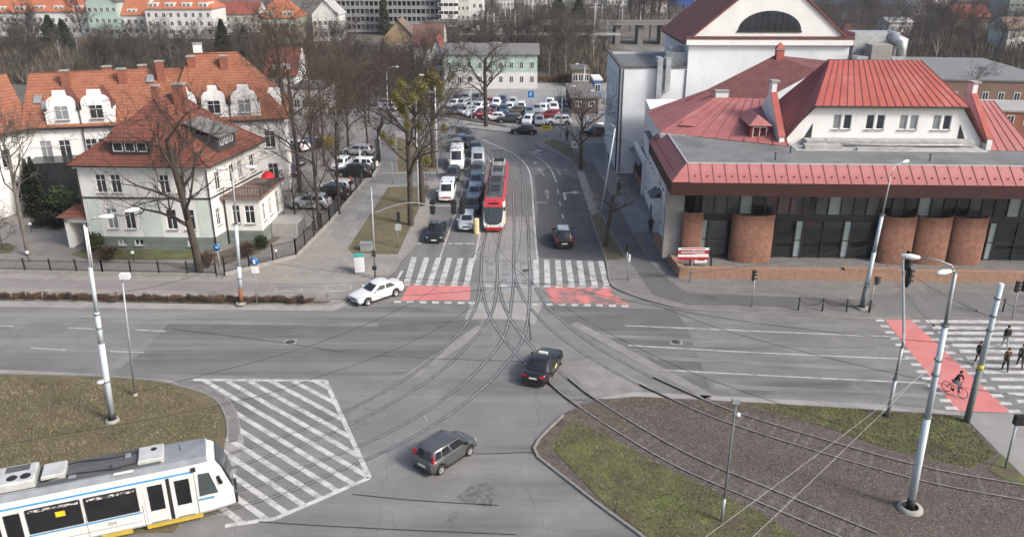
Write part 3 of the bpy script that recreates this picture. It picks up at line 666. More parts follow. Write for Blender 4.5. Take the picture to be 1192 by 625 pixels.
def wheel(r):
    if r in WHEELS: return WHEELS[r]
    t = MB(); t.lathe([(r*.62, -.1), (r*.9, -.11), (r, -.085), (r, .085), (r*.9, .11), (r*.62, .1)], 20)
    q = MB(); q.lathe([(0, .075), (r*.16, .085), (r*.2, .06), (r*.52, .055), (r*.6, .1), (r*.66, .1)], 20); q.lathe([(0, -.075), (r*.62, -.09)], 12)
    for j in range(5):
        a = j*2*math.pi/5; q.bar((r*.14*math.cos(a), r*.14*math.sin(a), .085), (r*.58*math.cos(a), r*.58*math.sin(a), .09), r*.13, .03)
    WHEELS[r] = (t.mesh('wheel', TYRE), q.mesh('rim', RIM)); return WHEELS[r]
def car(kind, col, label, centre_, heading, group=None, detail=2, name='car', z=0.):
    k = KINDS[kind]; m_ = car_meshes(kind, col); w, top, bot, ring, xs, xa, xb = car_shape(k); hl = k['L']/2
    t = thing(name, label, 'van' if 'van' in kind else 'car', (centre_[0], centre_[1], z), heading, group)
    obj('body', m_['body'], t)
    for nm, me in m_['win']: obj(nm, me, t)
    tm, rm = wheel(k['r'])
    for x in (xa, xb):
        for s_ in (1, -1):
            o = obj('wheel', tm, t, (x, s_*(k['W']/2-.115), k['r'])); o.rotation_euler = (-s_*math.pi/2, 0, 0); obj('rim', rm, o)
    for me, l_, r_ in m_['head']: obj('headlight', me, t, l_)
    for me, l_, r_ in m_['tail']: obj('taillight', me, t, l_, r_)
    if detail > 0:
        obj('grille', m_['grille'], t)
        obj('number_plate', m_['plate'], t, (hl+.012, 0, .42)); obj('number_plate', m_['plate'], t, (-hl-.008, 0, .62 if kind != 'sedan' else .72))
        for s_ in (1, -1):
            o = obj('wing_mirror', m_['mirror'], t, (k['xf0']-.28, s_*(k['W']*.455+.14), k['belt']+.06))
            if s_ < 0: o.rotation_euler = (0, 0, math.pi)
    if detail > 1:
        for me, hp_ in m_['doors']:
            d = obj('door', me, t); obj('handle', m_['handle'], d, hp_)
    return t
def from_wheels(rear, front, side, kind):
    """centre and heading from the two near-side wheel contact pixels; side +1: the car's right flank is seen"""
    k = KINDS[kind]; a, b = G(*rear), G(*front); d = (b-a).normalized(); n = Vector((-d.y, d.x, 0))*side
    m_ = (a+b)/2+n*(k['W']/2-.1); off = (k['L']/2-k['ov']-k['wb']/2)
    return m_-d*off, math.atan2(d.y, d.x)
def by_front(front, toward, kind):         # front bumper pixel on the ground, pixel further back along the car
    a, b = G(*front), G(*toward); d = (a-b).normalized(); return a-d*KINDS[kind]['L']/2, math.atan2(d.y, d.x)
# the nearer moving cars
c_, h_ = from_wheels((511, 553), (548, 528.5), 1, 'mini')
panda = car('mini', 'grey', 'dark grey small hatchback driving away near the bottom of the junction', c_, h_)
q = MB()
for s_ in (1, -1): q.tube([(.35, s_*.6, 1.535), (-.5, s_*.64, 1.575), (-1.4, s_*.6, 1.53)], .018, 5)
q.build('roof_rail', TRIM, panda); q = MB(); q.tube([(-1.1, 0, 1.55), (-1.3, 0, 1.75)], .008, 4); q.build('aerial', TRIM, panda)
c_, h_ = from_wheels((639, 446), (652.5, 424), 1, 'sedan')
taxi = car('sedan', 'black', 'black taxi saloon with a white roof sign crossing the tram tracks', c_, h_)
q = MB(); q.box(-.09, .09, -.3, .3, 1.42, 1.55); q.build('taxi_sign', PLATE, taxi)
q = MB(); q.box(-.25, .2, -.916, -.908, .55, .8); q.build('door_sticker', mat('sticker_yellow', (.62, .62, .2), .6, .3, 6), taxi)
a = G(416, 356); b = G(464, 340); c_ = (a+b)/2+Vector((-.15, .25, 0)); h_ = math.atan2(a.y-b.y, a.x-b.x)
car('sedan', 'white', 'white saloon car turning right out of the street over the crossing', c_, h_)
a = G(656, 291); c_ = a+Vector((.05, 2.2, 0)); suvb = car('suv', 'black', 'black sport utility car with silver roof box area driving away up the street', c_, R(91))
suvb['label'] = 'black sport utility car driving away up the street, beyond the right zebra crossing'
q = MB(); q.box(-1.25, .35, -.5, .5, 1.645, 1.668); q.build('glass_roof', mat('roof_glass_pale', (.33, .35, .38), .15, .3, 2), suvb)
c_, h_ = by_front((505, 284.5), (513, 262), 'sedan'); bc = car('sedan', 'black', 'black saloon first at the stop line in the left lane', c_, h_)
q = MB(); q.box(-.8, .1, -.45, .45, 1.418, 1.436); q.build('sun_roof', GLASSL, bc)
QG = 'vehicles queuing at the stop line'
bc['group'] = QG
for kind, col, fr, bk, lab in (
  ('hatch', 'palesilver', (542.5, 271), (547, 250), 'pale silver hatchback first in the queue beside the red tram'),
  ('hatch', 'darkgrey', (549.5, 251.5), (552, 236), 'dark grey hatchback second in the queue beside the red tram'),
  ('wagon', 'steelblue', (551.3, 236.5), (554, 222), 'steel blue estate car third in the queue beside the red tram'),
  ('hatch', 'blue', (554, 221.5), (556, 206), 'blue hatchback fourth in the queue beside the red tram'),
  ('hatch', 'grey', (556.3, 208), (557, 197), 'grey hatchback fifth in the queue beside the red tram'),
  ('minivan', 'palesilver', (556.7, 197.5), (556, 183), 'pale silver people carrier sixth in the queue beside the red tram'),
  ('suv', 'black', (555, 184.5), (552, 173), 'black car seventh in the queue, behind the pale silver people carrier'),
  ('hatch', 'darkgrey', (550, 174), (544, 166), 'dark car at the far bend, behind the seventh car of the queue'),
  ('hatch', 'darkgrey', (526, 213), (529, 203), 'dark grey car between the two white vans in the left lane'),
  ('hatch', 'greengrey', (531, 178), (533, 168), 'greenish grey car behind the tall white van'),
  ('wagon', 'blue', (539, 173), (536, 163), 'blue estate car at the bend, right of the greenish grey car'),
  ('suv', 'darkgrey', (545, 165), (536, 158), 'dark car furthest back at the bend of the street')):
    c_, h_ = by_front(fr, bk, kind); car(kind, col, lab, c_, h_, QG, 1)
c_, h_ = by_front((519, 237), (524, 218), 'minivan'); pv = car('minivan', 'white', 'white emergency van with blue roof lights in the left lane', c_, h_, QG, 1, 'emergency_van')
BLUEL = mat('lamp_blue', (.03, .08, .45), .2, .1, 5.)
for s_ in (1, -1):
    q = MB(); q.lathe([(.0, .16), (.1, .14), (.13, 0)], 10, (.6, s_*.55, 1.96)); q.build('beacon', BLUEL, pv)
q = MB(); q.box(2.46, 2.49, -.6, .6, .62, .72); q.build('reflective_stripe', mat('red_stripe', (.5, .05, .04), .5, .1, 3), pv)
c_, h_ = by_front((531.5, 200.5), (533.5, 183), 'van'); car('van', 'white', 'tall white panel van in the left lane with black front corners', c_, h_, QG, 1, 'panel_van')
# far street and car park
c_ = G(610, 156); car('hatch', 'black', 'black hatchback driving left past the car park entrance', c_, R(172), None, 1)
c_ = G(692, 158); car('wagon', 'black', 'black car half hidden behind the right-hand tree at the car park entrance', c_, R(178), None, 1)
ROWS = {'front': [(555, 139.5, 'white', 200), (561.5, 140.5, 'darkred', 200), (578, 143.5, 'white', 176), (594, 145.5, 'darkgrey', 178), (615, 147, 'white', 260), (628, 148, 'silver', 268), (650, 148.5, 'white', 182)],
        'middle': [(531, 135.5, 'grey', 250), (543.5, 136, 'silver', 230), (549.5, 131, 'silver', 230), (560, 132.5, 'white', 235), (574, 135, 'grey', 265), (586.5, 135, 'blue', 268), (593, 132.5, 'white', 268), (601, 136, 'brown', 180), (606.5, 132.5, 'white', 268), (616, 137, 'teal', 268), (625, 134, 'silver', 268), (631.5, 133.5, 'white', 268), (640.5, 140.5, 'red', 178), (644.5, 133, 'white', 268), (658.5, 139, 'darkgrey', 270)],
        'back': [(529, 128, 'white', 250), (533, 122, 'grey', 250), (539, 127.5, 'palesilver', 240), (544, 121, 'silver', 255), (556, 122, 'grey', 255), (570.5, 126, 'red', 268), (578, 127, 'white', 268), (585, 123.5, 'blue', 268), (597, 126, 'palesilver', 268), (640, 128, 'white', 268), (652, 128, 'black', 270), (662.5, 128, 'darkred', 270)]}
ORD = ['first', 'second', 'third', 'fourth', 'fifth', 'sixth', 'seventh', 'eighth', 'ninth', 'tenth', 'eleventh', 'twelfth', 'thirteenth', 'fourteenth', 'fifteenth']
CN = {'palesilver': 'pale silver', 'darkred': 'dark red', 'darkgrey': 'dark grey'}
for rw, lst in ROWS.items():
    for i, (x, y, col, hd) in enumerate(sorted(lst)):
        kd = ('hatch', 'wagon', 'suv', 'hatch', 'sedan')[(i*7+len(rw)) % 5]
        car(kd, col, f'{CN.get(col, col)} parked car, {ORD[i]} from left in the {rw} row of the far car park', G(x, y-3), R(hd+random.uniform(-4, 4)), 'cars in the far car park', 0, 'parked_car')
LOT = 'cars parked beside the white office building'
for kind, col, px, hd, lab in (
  ('suv', 'palesilver', (362, 243), 176, 'pale silver sport utility car parked by the street fence, nose to the villa'),
  ('suv', 'black', (384, 232), 170, 'black sport utility car behind the pale silver one by the street fence'),
  ('wagon', 'white', (391, 224), 168, 'white estate car in front of the orange vests by the fence'),
  ('suv', 'black', (412, 206), 172, 'black car beside the fence, in front of a white one'),
  ('suv', 'white', (420, 198), 170, 'white sport utility car beside the fence, behind a black one'),
  ('wagon', 'silver', (417, 181), 172, 'silver estate car at the far end of the fence'),
  ('hatch', 'white', (398, 197), 260, 'white small car in the middle of the yard left of the fence cars'),
  ('suv', 'white', (345, 176), 150, 'white car parked next to the blue waste bins'),
  ('hatch', 'darkgrey', (331, 180), 150, 'dark grey car left of the white car by the blue bins'),
  ('wagon', 'grey', (338, 193), 145, 'grey estate car parked by the white building corner, second from bins'),
  ('hatch', 'navy', (334, 205), 145, 'navy car parked nearest the red parasol terrace'),
  ('wagon', 'silver', (447, 124), 160, 'silver car parked behind the bare trees left of the street'),
  ('hatch', 'white', (452, 129), 160, 'white car parked behind the bare trees left of the street')):
    car(kind, col, lab, G(*px), R(hd), LOT, 1 if px[1] > 170 else 0, 'parked_car', .105 if px[0] < 425 else 0)
# ------------------------------------------------------------------ white tram at lower left
TW = mat('tram_white', (.6, .61, .595), .35, .06, 1., spec=.5); layer(TW, (.5, .49, .46), 1.5, .6, .8, (1, 1, .3), fac=.35)
TGREY = mat('tram_roof_grey', (.2, .22, .24), .7, .15, 1.5); TDARK = mat('tram_roof_dark', (.085, .09, .097), .8, .3, 2., stretch=(.3, 6, 1))
TBLUE = mat('tram_blue', (.03, .24, .5), .4, .05, 2.); TYEL = mat('tram_yellow', (.48, .34, .05), .5, .12, 2.); TBOX = mat('tram_box', (.42, .43, .42), .6, .12, 2.)
BAND = mat('frosted_band', (.05, .05, .05), .5, .1, 3.); layer(BAND, (.55, .55, .54), 5., .5, .54, (1, 1, 2), fac=1.)
TGL = glass('tram_glass', (.012, .012, .014), .06); TGLW = glass('tram_windscreen', (.06, .075, .08), .06)
# path of the white tram
iB = min(range(len(B)), key=lambda i: (B[i]-G(267, 585)).length); pB = B[iB]; dB = (B[iB]-B[iB+14]).normalized()
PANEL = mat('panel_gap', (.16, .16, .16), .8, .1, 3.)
tr = thing('tram', 'white tram with blue stripes and grey roof entering at lower left', 'tram', (pB.x+dB.x*.5, pB.y+dB.y*.5, 0), math.atan2(dB.y, dB.x))
Wt = 1.17
def cross(x, wf=1., zs=1.):                # half section of the body at x, from sill to roof centre
    return [(Wt*.9*wf, .34), (Wt*wf, .5), (Wt*1.0*wf, 1.3), (Wt*.985*wf, 2.5), (Wt*.9*wf, 2.95), (Wt*.72*wf, 3.16*zs), (Wt*.3*wf, 3.22*zs)]
prof = [(-15., 1, 1), (-6, 1, 1), (-2.2, 1, 1), (-1.3, .97, 1), (-.85, .93, .995)]
mb = MB(); rows = []
for x, wf, zs in prof:
    h = cross(x, wf, zs); rows.append([(x, y, z) for y, z in h]+[(x, -y, z) for y, z in reversed(h)])
nose = [(.05, .78), (.18, .8), (.14, .8), (-.3, .78), (-.58, .76), (-.74, .6), (-.78, .28)]
h = cross(0); rows.append([(nx, y*nw/ (1 if i < 5 else .9), z) for i, ((y, z), (nx, nw)) in enumerate(zip(h, nose))]+[(nx, -y*nw/(1 if i < 5 else .9), z) for i, ((y, z), (nx, nw)) in reversed(list(enumerate(zip(h, nose))))])
n = 14; k = len(rows)
for i in range(k-1):
    for j in range(n):
        mi = 1 if j in (4, 5, 6, 7, 8) and j != 99 and i < k-2 else 0
        if j in (4, 8) and i == k-2: mi = 0
        mb.add([rows[i][j], rows[i+1][j], rows[i+1][(j+1) % n], rows[i][(j+1) % n]], ((0, 1, 2, 3),), mi, True)
for j in range(6):
    mb.add([rows[-1][j], rows[-1][j+1], rows[-1][n-2-j], rows[-1][n-1-j]], ((0, 3, 2, 1),), 0, True)
mb.build('body', [TW, TGREY], tr)
def spatch(name, x0, x1, z0, z1, m, par=tr, side=-1, off=.012, zs_=None, rnd_=0.):
    mb = MB()
    def yy(z):
        pts = [(.5, 1.), (1.3, 1.), (2.5, .985), (2.95, .9)]
        for (za, wa), (zb, wb_) in zip(pts, pts[1:]):
            if z <= zb: return Wt*lerp(wa, wb_, (z-za)/(zb-za))
        return Wt*.9
    zz = zs_ or [z0, z1]
    a = [(x0, side*(yy(z)+off), z) for z in zz]; b = [(x1, side*(yy(z)+off), z) for z in zz]; c = len(zz)
    mb.add(a+b, [(i, c+i, c+i+1, i+1) if side < 0 else (i, i+1, c+i+1, c+i) for i in range(c-1)])
    return mb.build(name, m, par)
for side in (-1, 1):
    for x0, x1 in ((-6.35, -4.15), (-8.75, -6.55), (-13.5, -11.3)):
        wn = spatch('side_window', x0, x1, 1.3, 2.45, TGL, side=side); spatch('window_band', x0+.06, x1-.06, 2.27, 2.4, BAND, wn, side, .018)
        fr_ = MB(); y_ = side*(Wt*.992+.02)
        for q in (((x0, y_, 1.3), (x1, y_, 1.3)), ((x0, y_, 2.45), (x1, y_, 2.45)), ((x0, y_, 1.3), (x0, y_, 2.45)), ((x1, y_, 1.3), (x1, y_, 2.45))): fr_.bar(*q, .05)
        fr_.build('frame', TRIM, wn)
    for d0 in (-3.85, -11.05):
        for q in (0, 1):
            x0 = d0+q*1.2; x1 = x0+1.02
            dr = spatch('door', x0, x1, .42, 2.6, TW, side=side, off=.03, zs_=[.5, 1.3, 2.6]); spatch('door_window', x0+.2, x1-.16, 1.15, 2.42, TGL, dr, side, .04)
            spatch('door_edge', x0+.12, x1-.12, .52, .56, TRIM, dr, side, .04)
        spatch('door_rubber', d0+1.03, d0+1.19, .5, 2.6, TRIM, side=side, off=.02, zs_=[.5, 1.3, 2.6])
    for x_ in (-4.0, -6.45, -8.9, -11.15, -13.7, -1.55): spatch('panel_gap', x_, x_+.025, .5, 2.6, PANEL, side=side, off=.004, zs_=[.5, 1.3, 2.6])
    spatch('skirt_gap_shade', -15, -4.1, .72, .745, PANEL, side=side, off=.004)  # dark strip on the skirt joint, the gap's shade painted in
    spatch('stripe', -15, -1.6, 2.62, 2.7, TBLUE, side=side, off=.01); spatch('stripe', -8.9, -4.05, 1.14, 1.21, TBLUE, side=side, off=.01); spatch('stripe', -15, -11.2, 1.14, 1.21, TBLUE, side=side, off=.01)
    spatch('stripe', -1.5, -.75, 1.14, 1.22, TBLUE, side=side, off=.0)
    q = MB(); q.bar((-3.95, side*1.13, .33), (-1.4, side*1.13, .33), .1, .16); q.build('yellow_step', TYEL, tr)
    q = MB(); q.bar((-6., side*1.13, .3), (-4.6, side*1.13, .3), .1, .14); q.build('yellow_step', TYEL, tr)
    cw = MB(); cw.poly([(-1.42, side*1.165, 1.35), (-.55, side*1.12, 1.35), (-.85, side*1.1, 2.45), (-1.35, side*1.15, 2.5)][::1 if side < 0 else -1]); cw.build('cab_window', TGLW, tr)
sc_ = MB()
zz = [(.2, 1.28, .93), (.06, 1.9, .92), (-.2, 2.5, .89), (-.45, 2.86, .84)]
for (xa_, za, ya_), (xb_, zb, yb_) in zip(zz, zz[1:]): sc_.add([(xa_, -ya_, za), (xa_, ya_, za), (xb_, yb_, zb), (xb_, -yb_, zb)], ((0, 1, 2, 3),), 0, True)
sc_.build('windscreen', TGLW, tr)
for s_ in (1, -1):
    q = MB(); q.lathe([(0, .03), (.1, .0)], 10); o = q.build('headlight', LAMPW, tr, (.235, s_*.68, .92)); o.rotation_euler = (0, math.pi/2, 0)
q = MB(); q.box(.06, .3, -.85, .85, .42, .66); q.build('bumper', TRIM, tr)
q = MB(); q.bar((-.5, -1.05, 2.15), (-.35, -1.2, 1.8), .08, .2); q.build('wing_mirror', TRIM, tr); tr.scale = (1, 1.04, 1.1)
q = MB(); q.box(-1.62, -1.42, -1.2, -1.1, 2.68, 2.86); q.build('camera_box', TRIM, tr)
# roof gear
q = MB()
for j in range(9): q.bar((-14.8, -.72+j*.18, 3.235), (-2.9, -.72+j*.18, 3.235), .1, .05)
q.build('roof_ribs', TDARK, tr)
def rbox(x0, x1, y0, y1, z1, m, name='roof_box', e=.05):
    q = MB(); z0 = 3.15
    q.add([(x0, y0, z0), (x1, y0, z0), (x1, y1, z0), (x0, y1, z0), (x0, y0, z1-e), (x1, y0, z1-e), (x1, y1, z1-e), (x0, y1, z1-e), (x0+e, y0+e, z1), (x1-e, y0+e, z1), (x1-e, y1-e, z1), (x0+e, y1-e, z1)],
          ((0, 1, 5, 4), (1, 2, 6, 5), (2, 3, 7, 6), (3, 0, 4, 7), (4, 5, 9, 8), (5, 6, 10, 9), (6, 7, 11, 10), (7, 4, 8, 11), (8, 9, 10, 11)))
    return q.build(name, m, tr)
b1 = rbox(-3.9, -2.75, -.65, .6, 3.42, TBOX); q = MB(); q.lathe([(0, .02), (.13, .02), (.15, 0)], 12, (-3.2, .2, 3.42)); q.build('fan', TRIM, b1)
ac = rbox(-11.0, -8.2, -.75, .75, 3.62, TBOX, 'air_conditioner', .08)
for x in (-9.15, -8.6): q = MB(); q.lathe([(0, .015), (.2, .02), (.23, 0)], 14, (x, -.32, 3.62)); q.build('fan', TRIM, ac)
q = MB(); q.box(-9.5, -8.5, .15, .6, 3.615, 3.635); q.build('vent_grille', TDARK, ac)
rbox(-8.0, -7.0, -.5, .6, 3.5, TBOX); rbox(-12.6, -12.3, -.8, .8, 3.6, TBOX); rbox(-11.9, -11.2, -1., -.82, 3.24, TBOX); rbox(-6.3, -5.4, .7, .86, 3.24, TBOX); rbox(-5.0, -4.1, -.98, -.82, 3.24, TBOX)
rnd = random.Random(2)
for k in range(12):
    x = rnd.uniform(-7, -3.6) if k < 6 else rnd.uniform(-12.2, -11.2); yy = rnd.uniform(-.7, .55); rbox(x, x+rnd.uniform(.15, .5), yy, yy+rnd.uniform(.12, .3), 3.27+rnd.uniform(.02, .14), (TBOX, TGREY, TDARK)[k % 3], 'roof_fitting', .02)
for yy in (-.55, .4): q = MB(); q.tube([(-8, yy, 3.32), (-6.5, yy+.15, 3.3), (-5, yy-.1, 3.31), (-3.9, yy, 3.33)], .03, 6); q.build('roof_cable', TRIM, tr)
q = MB(); q.tube([(-2., 0, 3.2), (-2.05, 0, 3.5)], .02, 5); q.build('aerial', TRIM, tr)
q = MB(); q.box(-7.6, -7.2, -1.195, -1.185, 1.85, 2.1); q.build('yellow_notice', mat('notice_yellow', (.7, .5, .02), .6, .1, 3), tr)
q = MB(); q.box(-14.2, -13.7, -1.2, -1.15, 2.45, 2.62); q.build('amber_lamp', mat('amber', (.6, .15, .01), .4, .1, 3), tr)
# ------------------------------------------------------------------ red and white tram in the street
TRED = mat('tram_red', (.45, .025, .035), .35, .08, 1., coat=.3); TCREAM = mat('tram_cream', (.66, .63, .58), .4, .06, 1.)
a = G(574.5, 271.5); b = G(583, 206); d = (a-b).normalized(); rt = thing('tram', 'red and white low-floor tram waiting beside the car queue', 'tram', (a.x, a.y, 0), math.atan2(d.y, d.x))
Wr = 1.18
def sect(x, wf, zt):
    return [(Wr*.88*wf, .25), (Wr*wf, .62), (Wr*wf, 1.0), (Wr*.97*wf, 2.5), (Wr*.9*wf, 2.95), (Wr*.74*wf, zt), (Wr*.3*wf, zt+.02)]
mb = MB()
for x0, x1 in ((-17.6, -10.4), (-10., -2.2)):
    rows = []
    for x in (x0, x1): h = sect(x, 1, 3.1); rows.append([(x, y, z) for y, z in h]+[(x, -y, z) for y, z in reversed(h)])
    for j in range(14): mb.add([rows[0][j], rows[1][j], rows[1][(j+1) % 14], rows[0][(j+1) % 14]], ((0, 1, 2, 3),), {0: 0, 1: 0, 2: 1, 3: 0, 9: 0, 10: 1, 11: 0, 12: 0, 4: 0, 8: 0}.get(j, 2), True)
    for r_ in rows: mb.add(r_, (tuple(range(14)),), 0)
mb.build('body', [TRED, TCREAM, TDARK], rt)
mb = MB(); rows = []
for x, wf, zt in ((-2.2, 1, 3.1), (-1.6, .99, 3.12), (-1.1, .95, 3.08)): h = sect(x, wf, zt); rows.append([(x, y, z) for y, z in h]+[(x, -y, z) for y, z in reversed(h)])
nose = [(-.06, .72), (.0, .78), (-.08, .84), (-.72, .84), (-1.0, .82), (-1.08, .8), (-1.1, .8)]
h = sect(0, 1, 3.05); rows.append([(nx, y*nw, z) for (y, z), (nx, nw) in zip(h, nose)]+[(nx, -y*nw, z) for (y, z), (nx, nw) in reversed(list(zip(h, nose)))])
for i in range(3):
    for j in range(14): mb.add([rows[i][j], rows[i+1][j], rows[i+1][(j+1) % 14], rows[i][(j+1) % 14]], ((0, 1, 2, 3),), 0 if j in (0, 12, 13, 4, 5, 6, 7, 8) else 1, True)
for j in range(6): mb.add([rows[-1][j], rows[-1][j+1], rows[-1][12-j], rows[-1][13-j]], ((0, 3, 2, 1),), 1 if j in (1, 2) else 0, True)
mb.build('cab', [TRED, TCREAM], rt)
q = MB(); zz = [(.01, .92, .3), (.0, 1.02, .62), (-.05, 1.2, .82), (-.36, 1.85, .93), (-.68, 2.45, .95), (-.88, 2.72, .93)]
for (xa_, za, ya_), (xb_, zb, yb_) in zip(zz, zz[1:]): q.add([(xa_, -ya_, za), (xa_, ya_, za), (xb_, yb_, zb), (xb_, -yb_, zb)], ((0, 1, 2, 3),), 0, True)
q.build('windscreen', glass('tram_screen_dark', (.03, .037, .04), .05), rt)
q = MB(); q.box(-.93, -.86, -.5, .5, 2.76, 2.92); q.build('destination_sign', TRIM, rt)
for s_ in (1, -1):
    q = MB(); q.box(-.02, .04, s_*.72-.13, s_*.72+.13, .72, .82); q.build('headlight', LAMPW, rt)
    q = MB(); q.poly([(-2.1, s_*1.19, 1.15), (-.75, s_*1.04, 1.15), (-1.05, s_*1.05, 2.45), (-2.1, s_*1.16, 2.5)][::-s_]); q.build('cab_window', TGL, rt)
    for x0, x1 in ((-4.6, -3.4), (-7., -4.9), (-9.6, -7.3), (-13., -10.8), (-15.4, -13.3), (-17.3, -15.7)):
        q = MB(); q.poly([(x0, s_*1.195, 1.1), (x1, s_*1.195, 1.1), (x1, s_*1.16, 2.4), (x0, s_*1.16, 2.4)][::-s_]); q.build('side_window', TGL, rt)
    q = MB(); q.box(-.9, -.55, s_*1.12-.06, s_*1.12+.06, 2.2, 2.5); q.build('wing_mirror', TRIM, rt)
q = MB(); q.box(-10.4, -10., -1.05, 1.05, .35, 3.0); q.build('bellows', TRIM, rt)
for x0, x1, y1, z1, m_ in ((-6.2, -3.2, .62, 3.3, TDARK), (-9.6, -6.6, .7, 3.36, TDARK), (-13.6, -10.9, .7, 3.42, TGREY), (-17.2, -15.4, .75, 3.5, TBOX)):
    q = MB(); q.box(x0, x1, -y1, y1, 3.08, z1); bx_ = q.build('roof_box', m_, rt)
    q = MB()
    for j in range(4): q.box(lerp(x0, x1, .1+j*.22), lerp(x0, x1, .2+j*.22), -y1*.8, y1*.8, z1+.002, z1+.06)
    q.build('vent', TRIM, bx_)
q = MB(); pz = 3.45
for s_ in (1, -1): q.tube([(-14.2, s_*.5, pz), (-15.4, s_*.3, 4.4), (-14., s_*.6, 5.2)], .025, 5)
q.tube([(-14., -.8, 5.2), (-14., .8, 5.2)], .03, 5); q.build('pantograph', TRIM, rt)
# ================================================================== BUILDINGS
def tiles(name, col, col2, axis, row=.28):
    m = mat(name, col, .8, .1, .9, col2=col2); layer(m, tuple(x*.55 for x in col), 1.1, .55, .75, fac=.6)
    return bricks(m, 1, 1, tuple(x*.45 for x in col), axis, .3, row, .75, .035, bumpd=.05, shade=.85)
TILE_RX, TILE_RY = (tiles('red_tile_'+a[0], (.185, .064, .045), (.25, .094, .064), a) for a in ('XZ', 'YZ'))
TILE_OX, TILE_OY = (tiles('orange_tile_'+a[0], (.3, .112, .062), (.37, .155, .09), a) for a in ('XZ', 'YZ'))
PALEG = mat('pale_green_render', (.54, .6, .555), .85, .05, .7); GREYG = mat('grey_green_plinth', (.17, .2, .18), .85, .12, .8)
bricks(GREYG, 1, 1, (.1, .12, .1), 'XZ', 30, .35, .7, .03)
OFFW = mat('offwhite_render', (.68, .68, .66), .85, .05, .6); layer(OFFW, (.5, .5, .48), .8, .55, .8, (1, 1, .3), fac=.4)
FRAME = mat('window_frame_white', (.72, .72, .7), .5, .03, 3.); FRAMED = mat('window_frame_dark', (.03, .03, .032), .5, .1, 3.)
WGL = glass('window_glass', (.03, .036, .042), .06); WGLC = glass('window_curtain', (.24, .26, .27), .12, .6)
GUT = mat('gutter_dark', (.045, .04, .038), .6, .1, 2.); STONE = mat('stone_sill', (.3, .29, .28), .8, .1, 3.)
BRICKC = mat('chimney_brick', (.3, .1, .06), .85, .2, 3.); bricks(BRICKC, 1, 1, (.2, .15, .12), 'XZ', .25, .08, .7, .012)
DGREY = mat('dark_slate', (.06, .062, .065), .75, .2, 1.5)
WM = {}
def facade(mb, M, W_, H_, ops, mi=0, z0=0., dep=.16, x0=0.):
    """a wall with real openings; ops: (x, z, w, h)"""
    xs = sorted(set([x0, W_]+[v for o in ops for v in (o[0], o[0]+o[2])])); zs = sorted(set([z0, H_]+[v for o in ops for v in (o[1], o[1]+o[3])]))
    xs = [x for x in xs if x0 <= x <= W_]; zs = [z for z in zs if z0 <= z <= H_]
    for a, b in zip(xs, xs[1:]):
        for c, d in zip(zs, zs[1:]):
            mx_, mz = (a+b)/2, (c+d)/2
            if any(o[0] < mx_ < o[0]+o[2] and o[1] < mz < o[1]+o[3] for o in ops): continue
            mb.add([M @ Vector(p) for p in ((a, 0, c), (b, 0, c), (b, 0, d), (a, 0, d))], ((0, 1, 2, 3),), mi)
    for x, z, w_, h in ops:
        p = [M @ Vector(q) for q in ((x, 0, z), (x+w_, 0, z), (x+w_, 0, z+h), (x, 0, z+h), (x, dep, z), (x+w_, dep, z), (x+w_, dep, z+h), (x, dep, z+h))]
        mb.add(p, ((0, 4, 5, 1), (1, 5, 6, 2), (2, 6, 7, 3), (3, 7, 4, 0)), mi)
def window(par, M, x, z, w_, h, nx=2, nz=2, fm=None, gm=None, sill=True, dep=.13, bar_=.06, name='window'):
    fm = fm or FRAME; gm = gm or (WGLC if random.random() < .22 else WGL); key = (round(w_, 2), round(h, 2), nx, nz, fm.name, sill, bar_)
    if key not in WM:
        q = MB(); b = bar_
        q.box(0, w_, -.0, .06, 0, b); q.box(0, w_, 0, .06, h-b, h); q.box(0, b, 0, .06, b, h-b); q.box(w_-b, w_, 0, .06, b, h-b)
        for i in range(1, nx): c = w_*i/nx; q.box(c-b*.45, c+b*.45, .003, .055, b, h-b)
        for i in range(1, nz): c = h*(i/nz if nz != 2 else .68); q.box(b, w_-b, .006, .05, c-b*.35, c+b*.35)
        if sill: q.box(-.06, w_+.06, -.22, .05, -.06, -.004, 1)
        WM[key] = q.mesh('window', [fm, STONE])
    pk = ('p', key[0], key[1], gm.name)
    if pk not in WM:
        q = MB(); q.quad((.02, .04, .02), (w_-.02, .04, .02), (w_-.02, .04, h-.02), (.02, .04, h-.02)); q.box(.02, w_-.02, .042, .1, .02, h-.02); WM[pk] = q.mesh('pane', gm)
    o = obj(name, WM[key], par); o.matrix_basis = M @ Matrix.Translation((x, dep-.06, z))
    obj('pane', WM[pk], o); return o
def fac(par, mb, o, u, n, W_, H_, wins, mi=0, z0=0., x0=0., **kw):
    """wall face plus its windows; wins: (x, z, w, h, nx, nz)"""
    M = xform(o, u, n); facade(mb, M, W_, H_, [q[:4] for q in wins], mi, z0, x0=x0)
    for q in wins: window(par, M, *q, **kw)
    return M
def boxpart(name, m, par, *b, M=None): q = MB(); q.box(*b, M=M); return q.build(name, m, par)
def chimney(par, x, y, z0, z1, w_=.7, d=.6, m=None):
    q = MB(); q.box(x-w_/2, x+w_/2, y-d/2, y+d/2, z0, z1, 0); q.box(x-w_/2-.07, x+w_/2+.07, y-d/2-.07, y+d/2+.07, z1, z1+.14, 1); return q.build('chimney', [m or BRICKC, STONE], par)
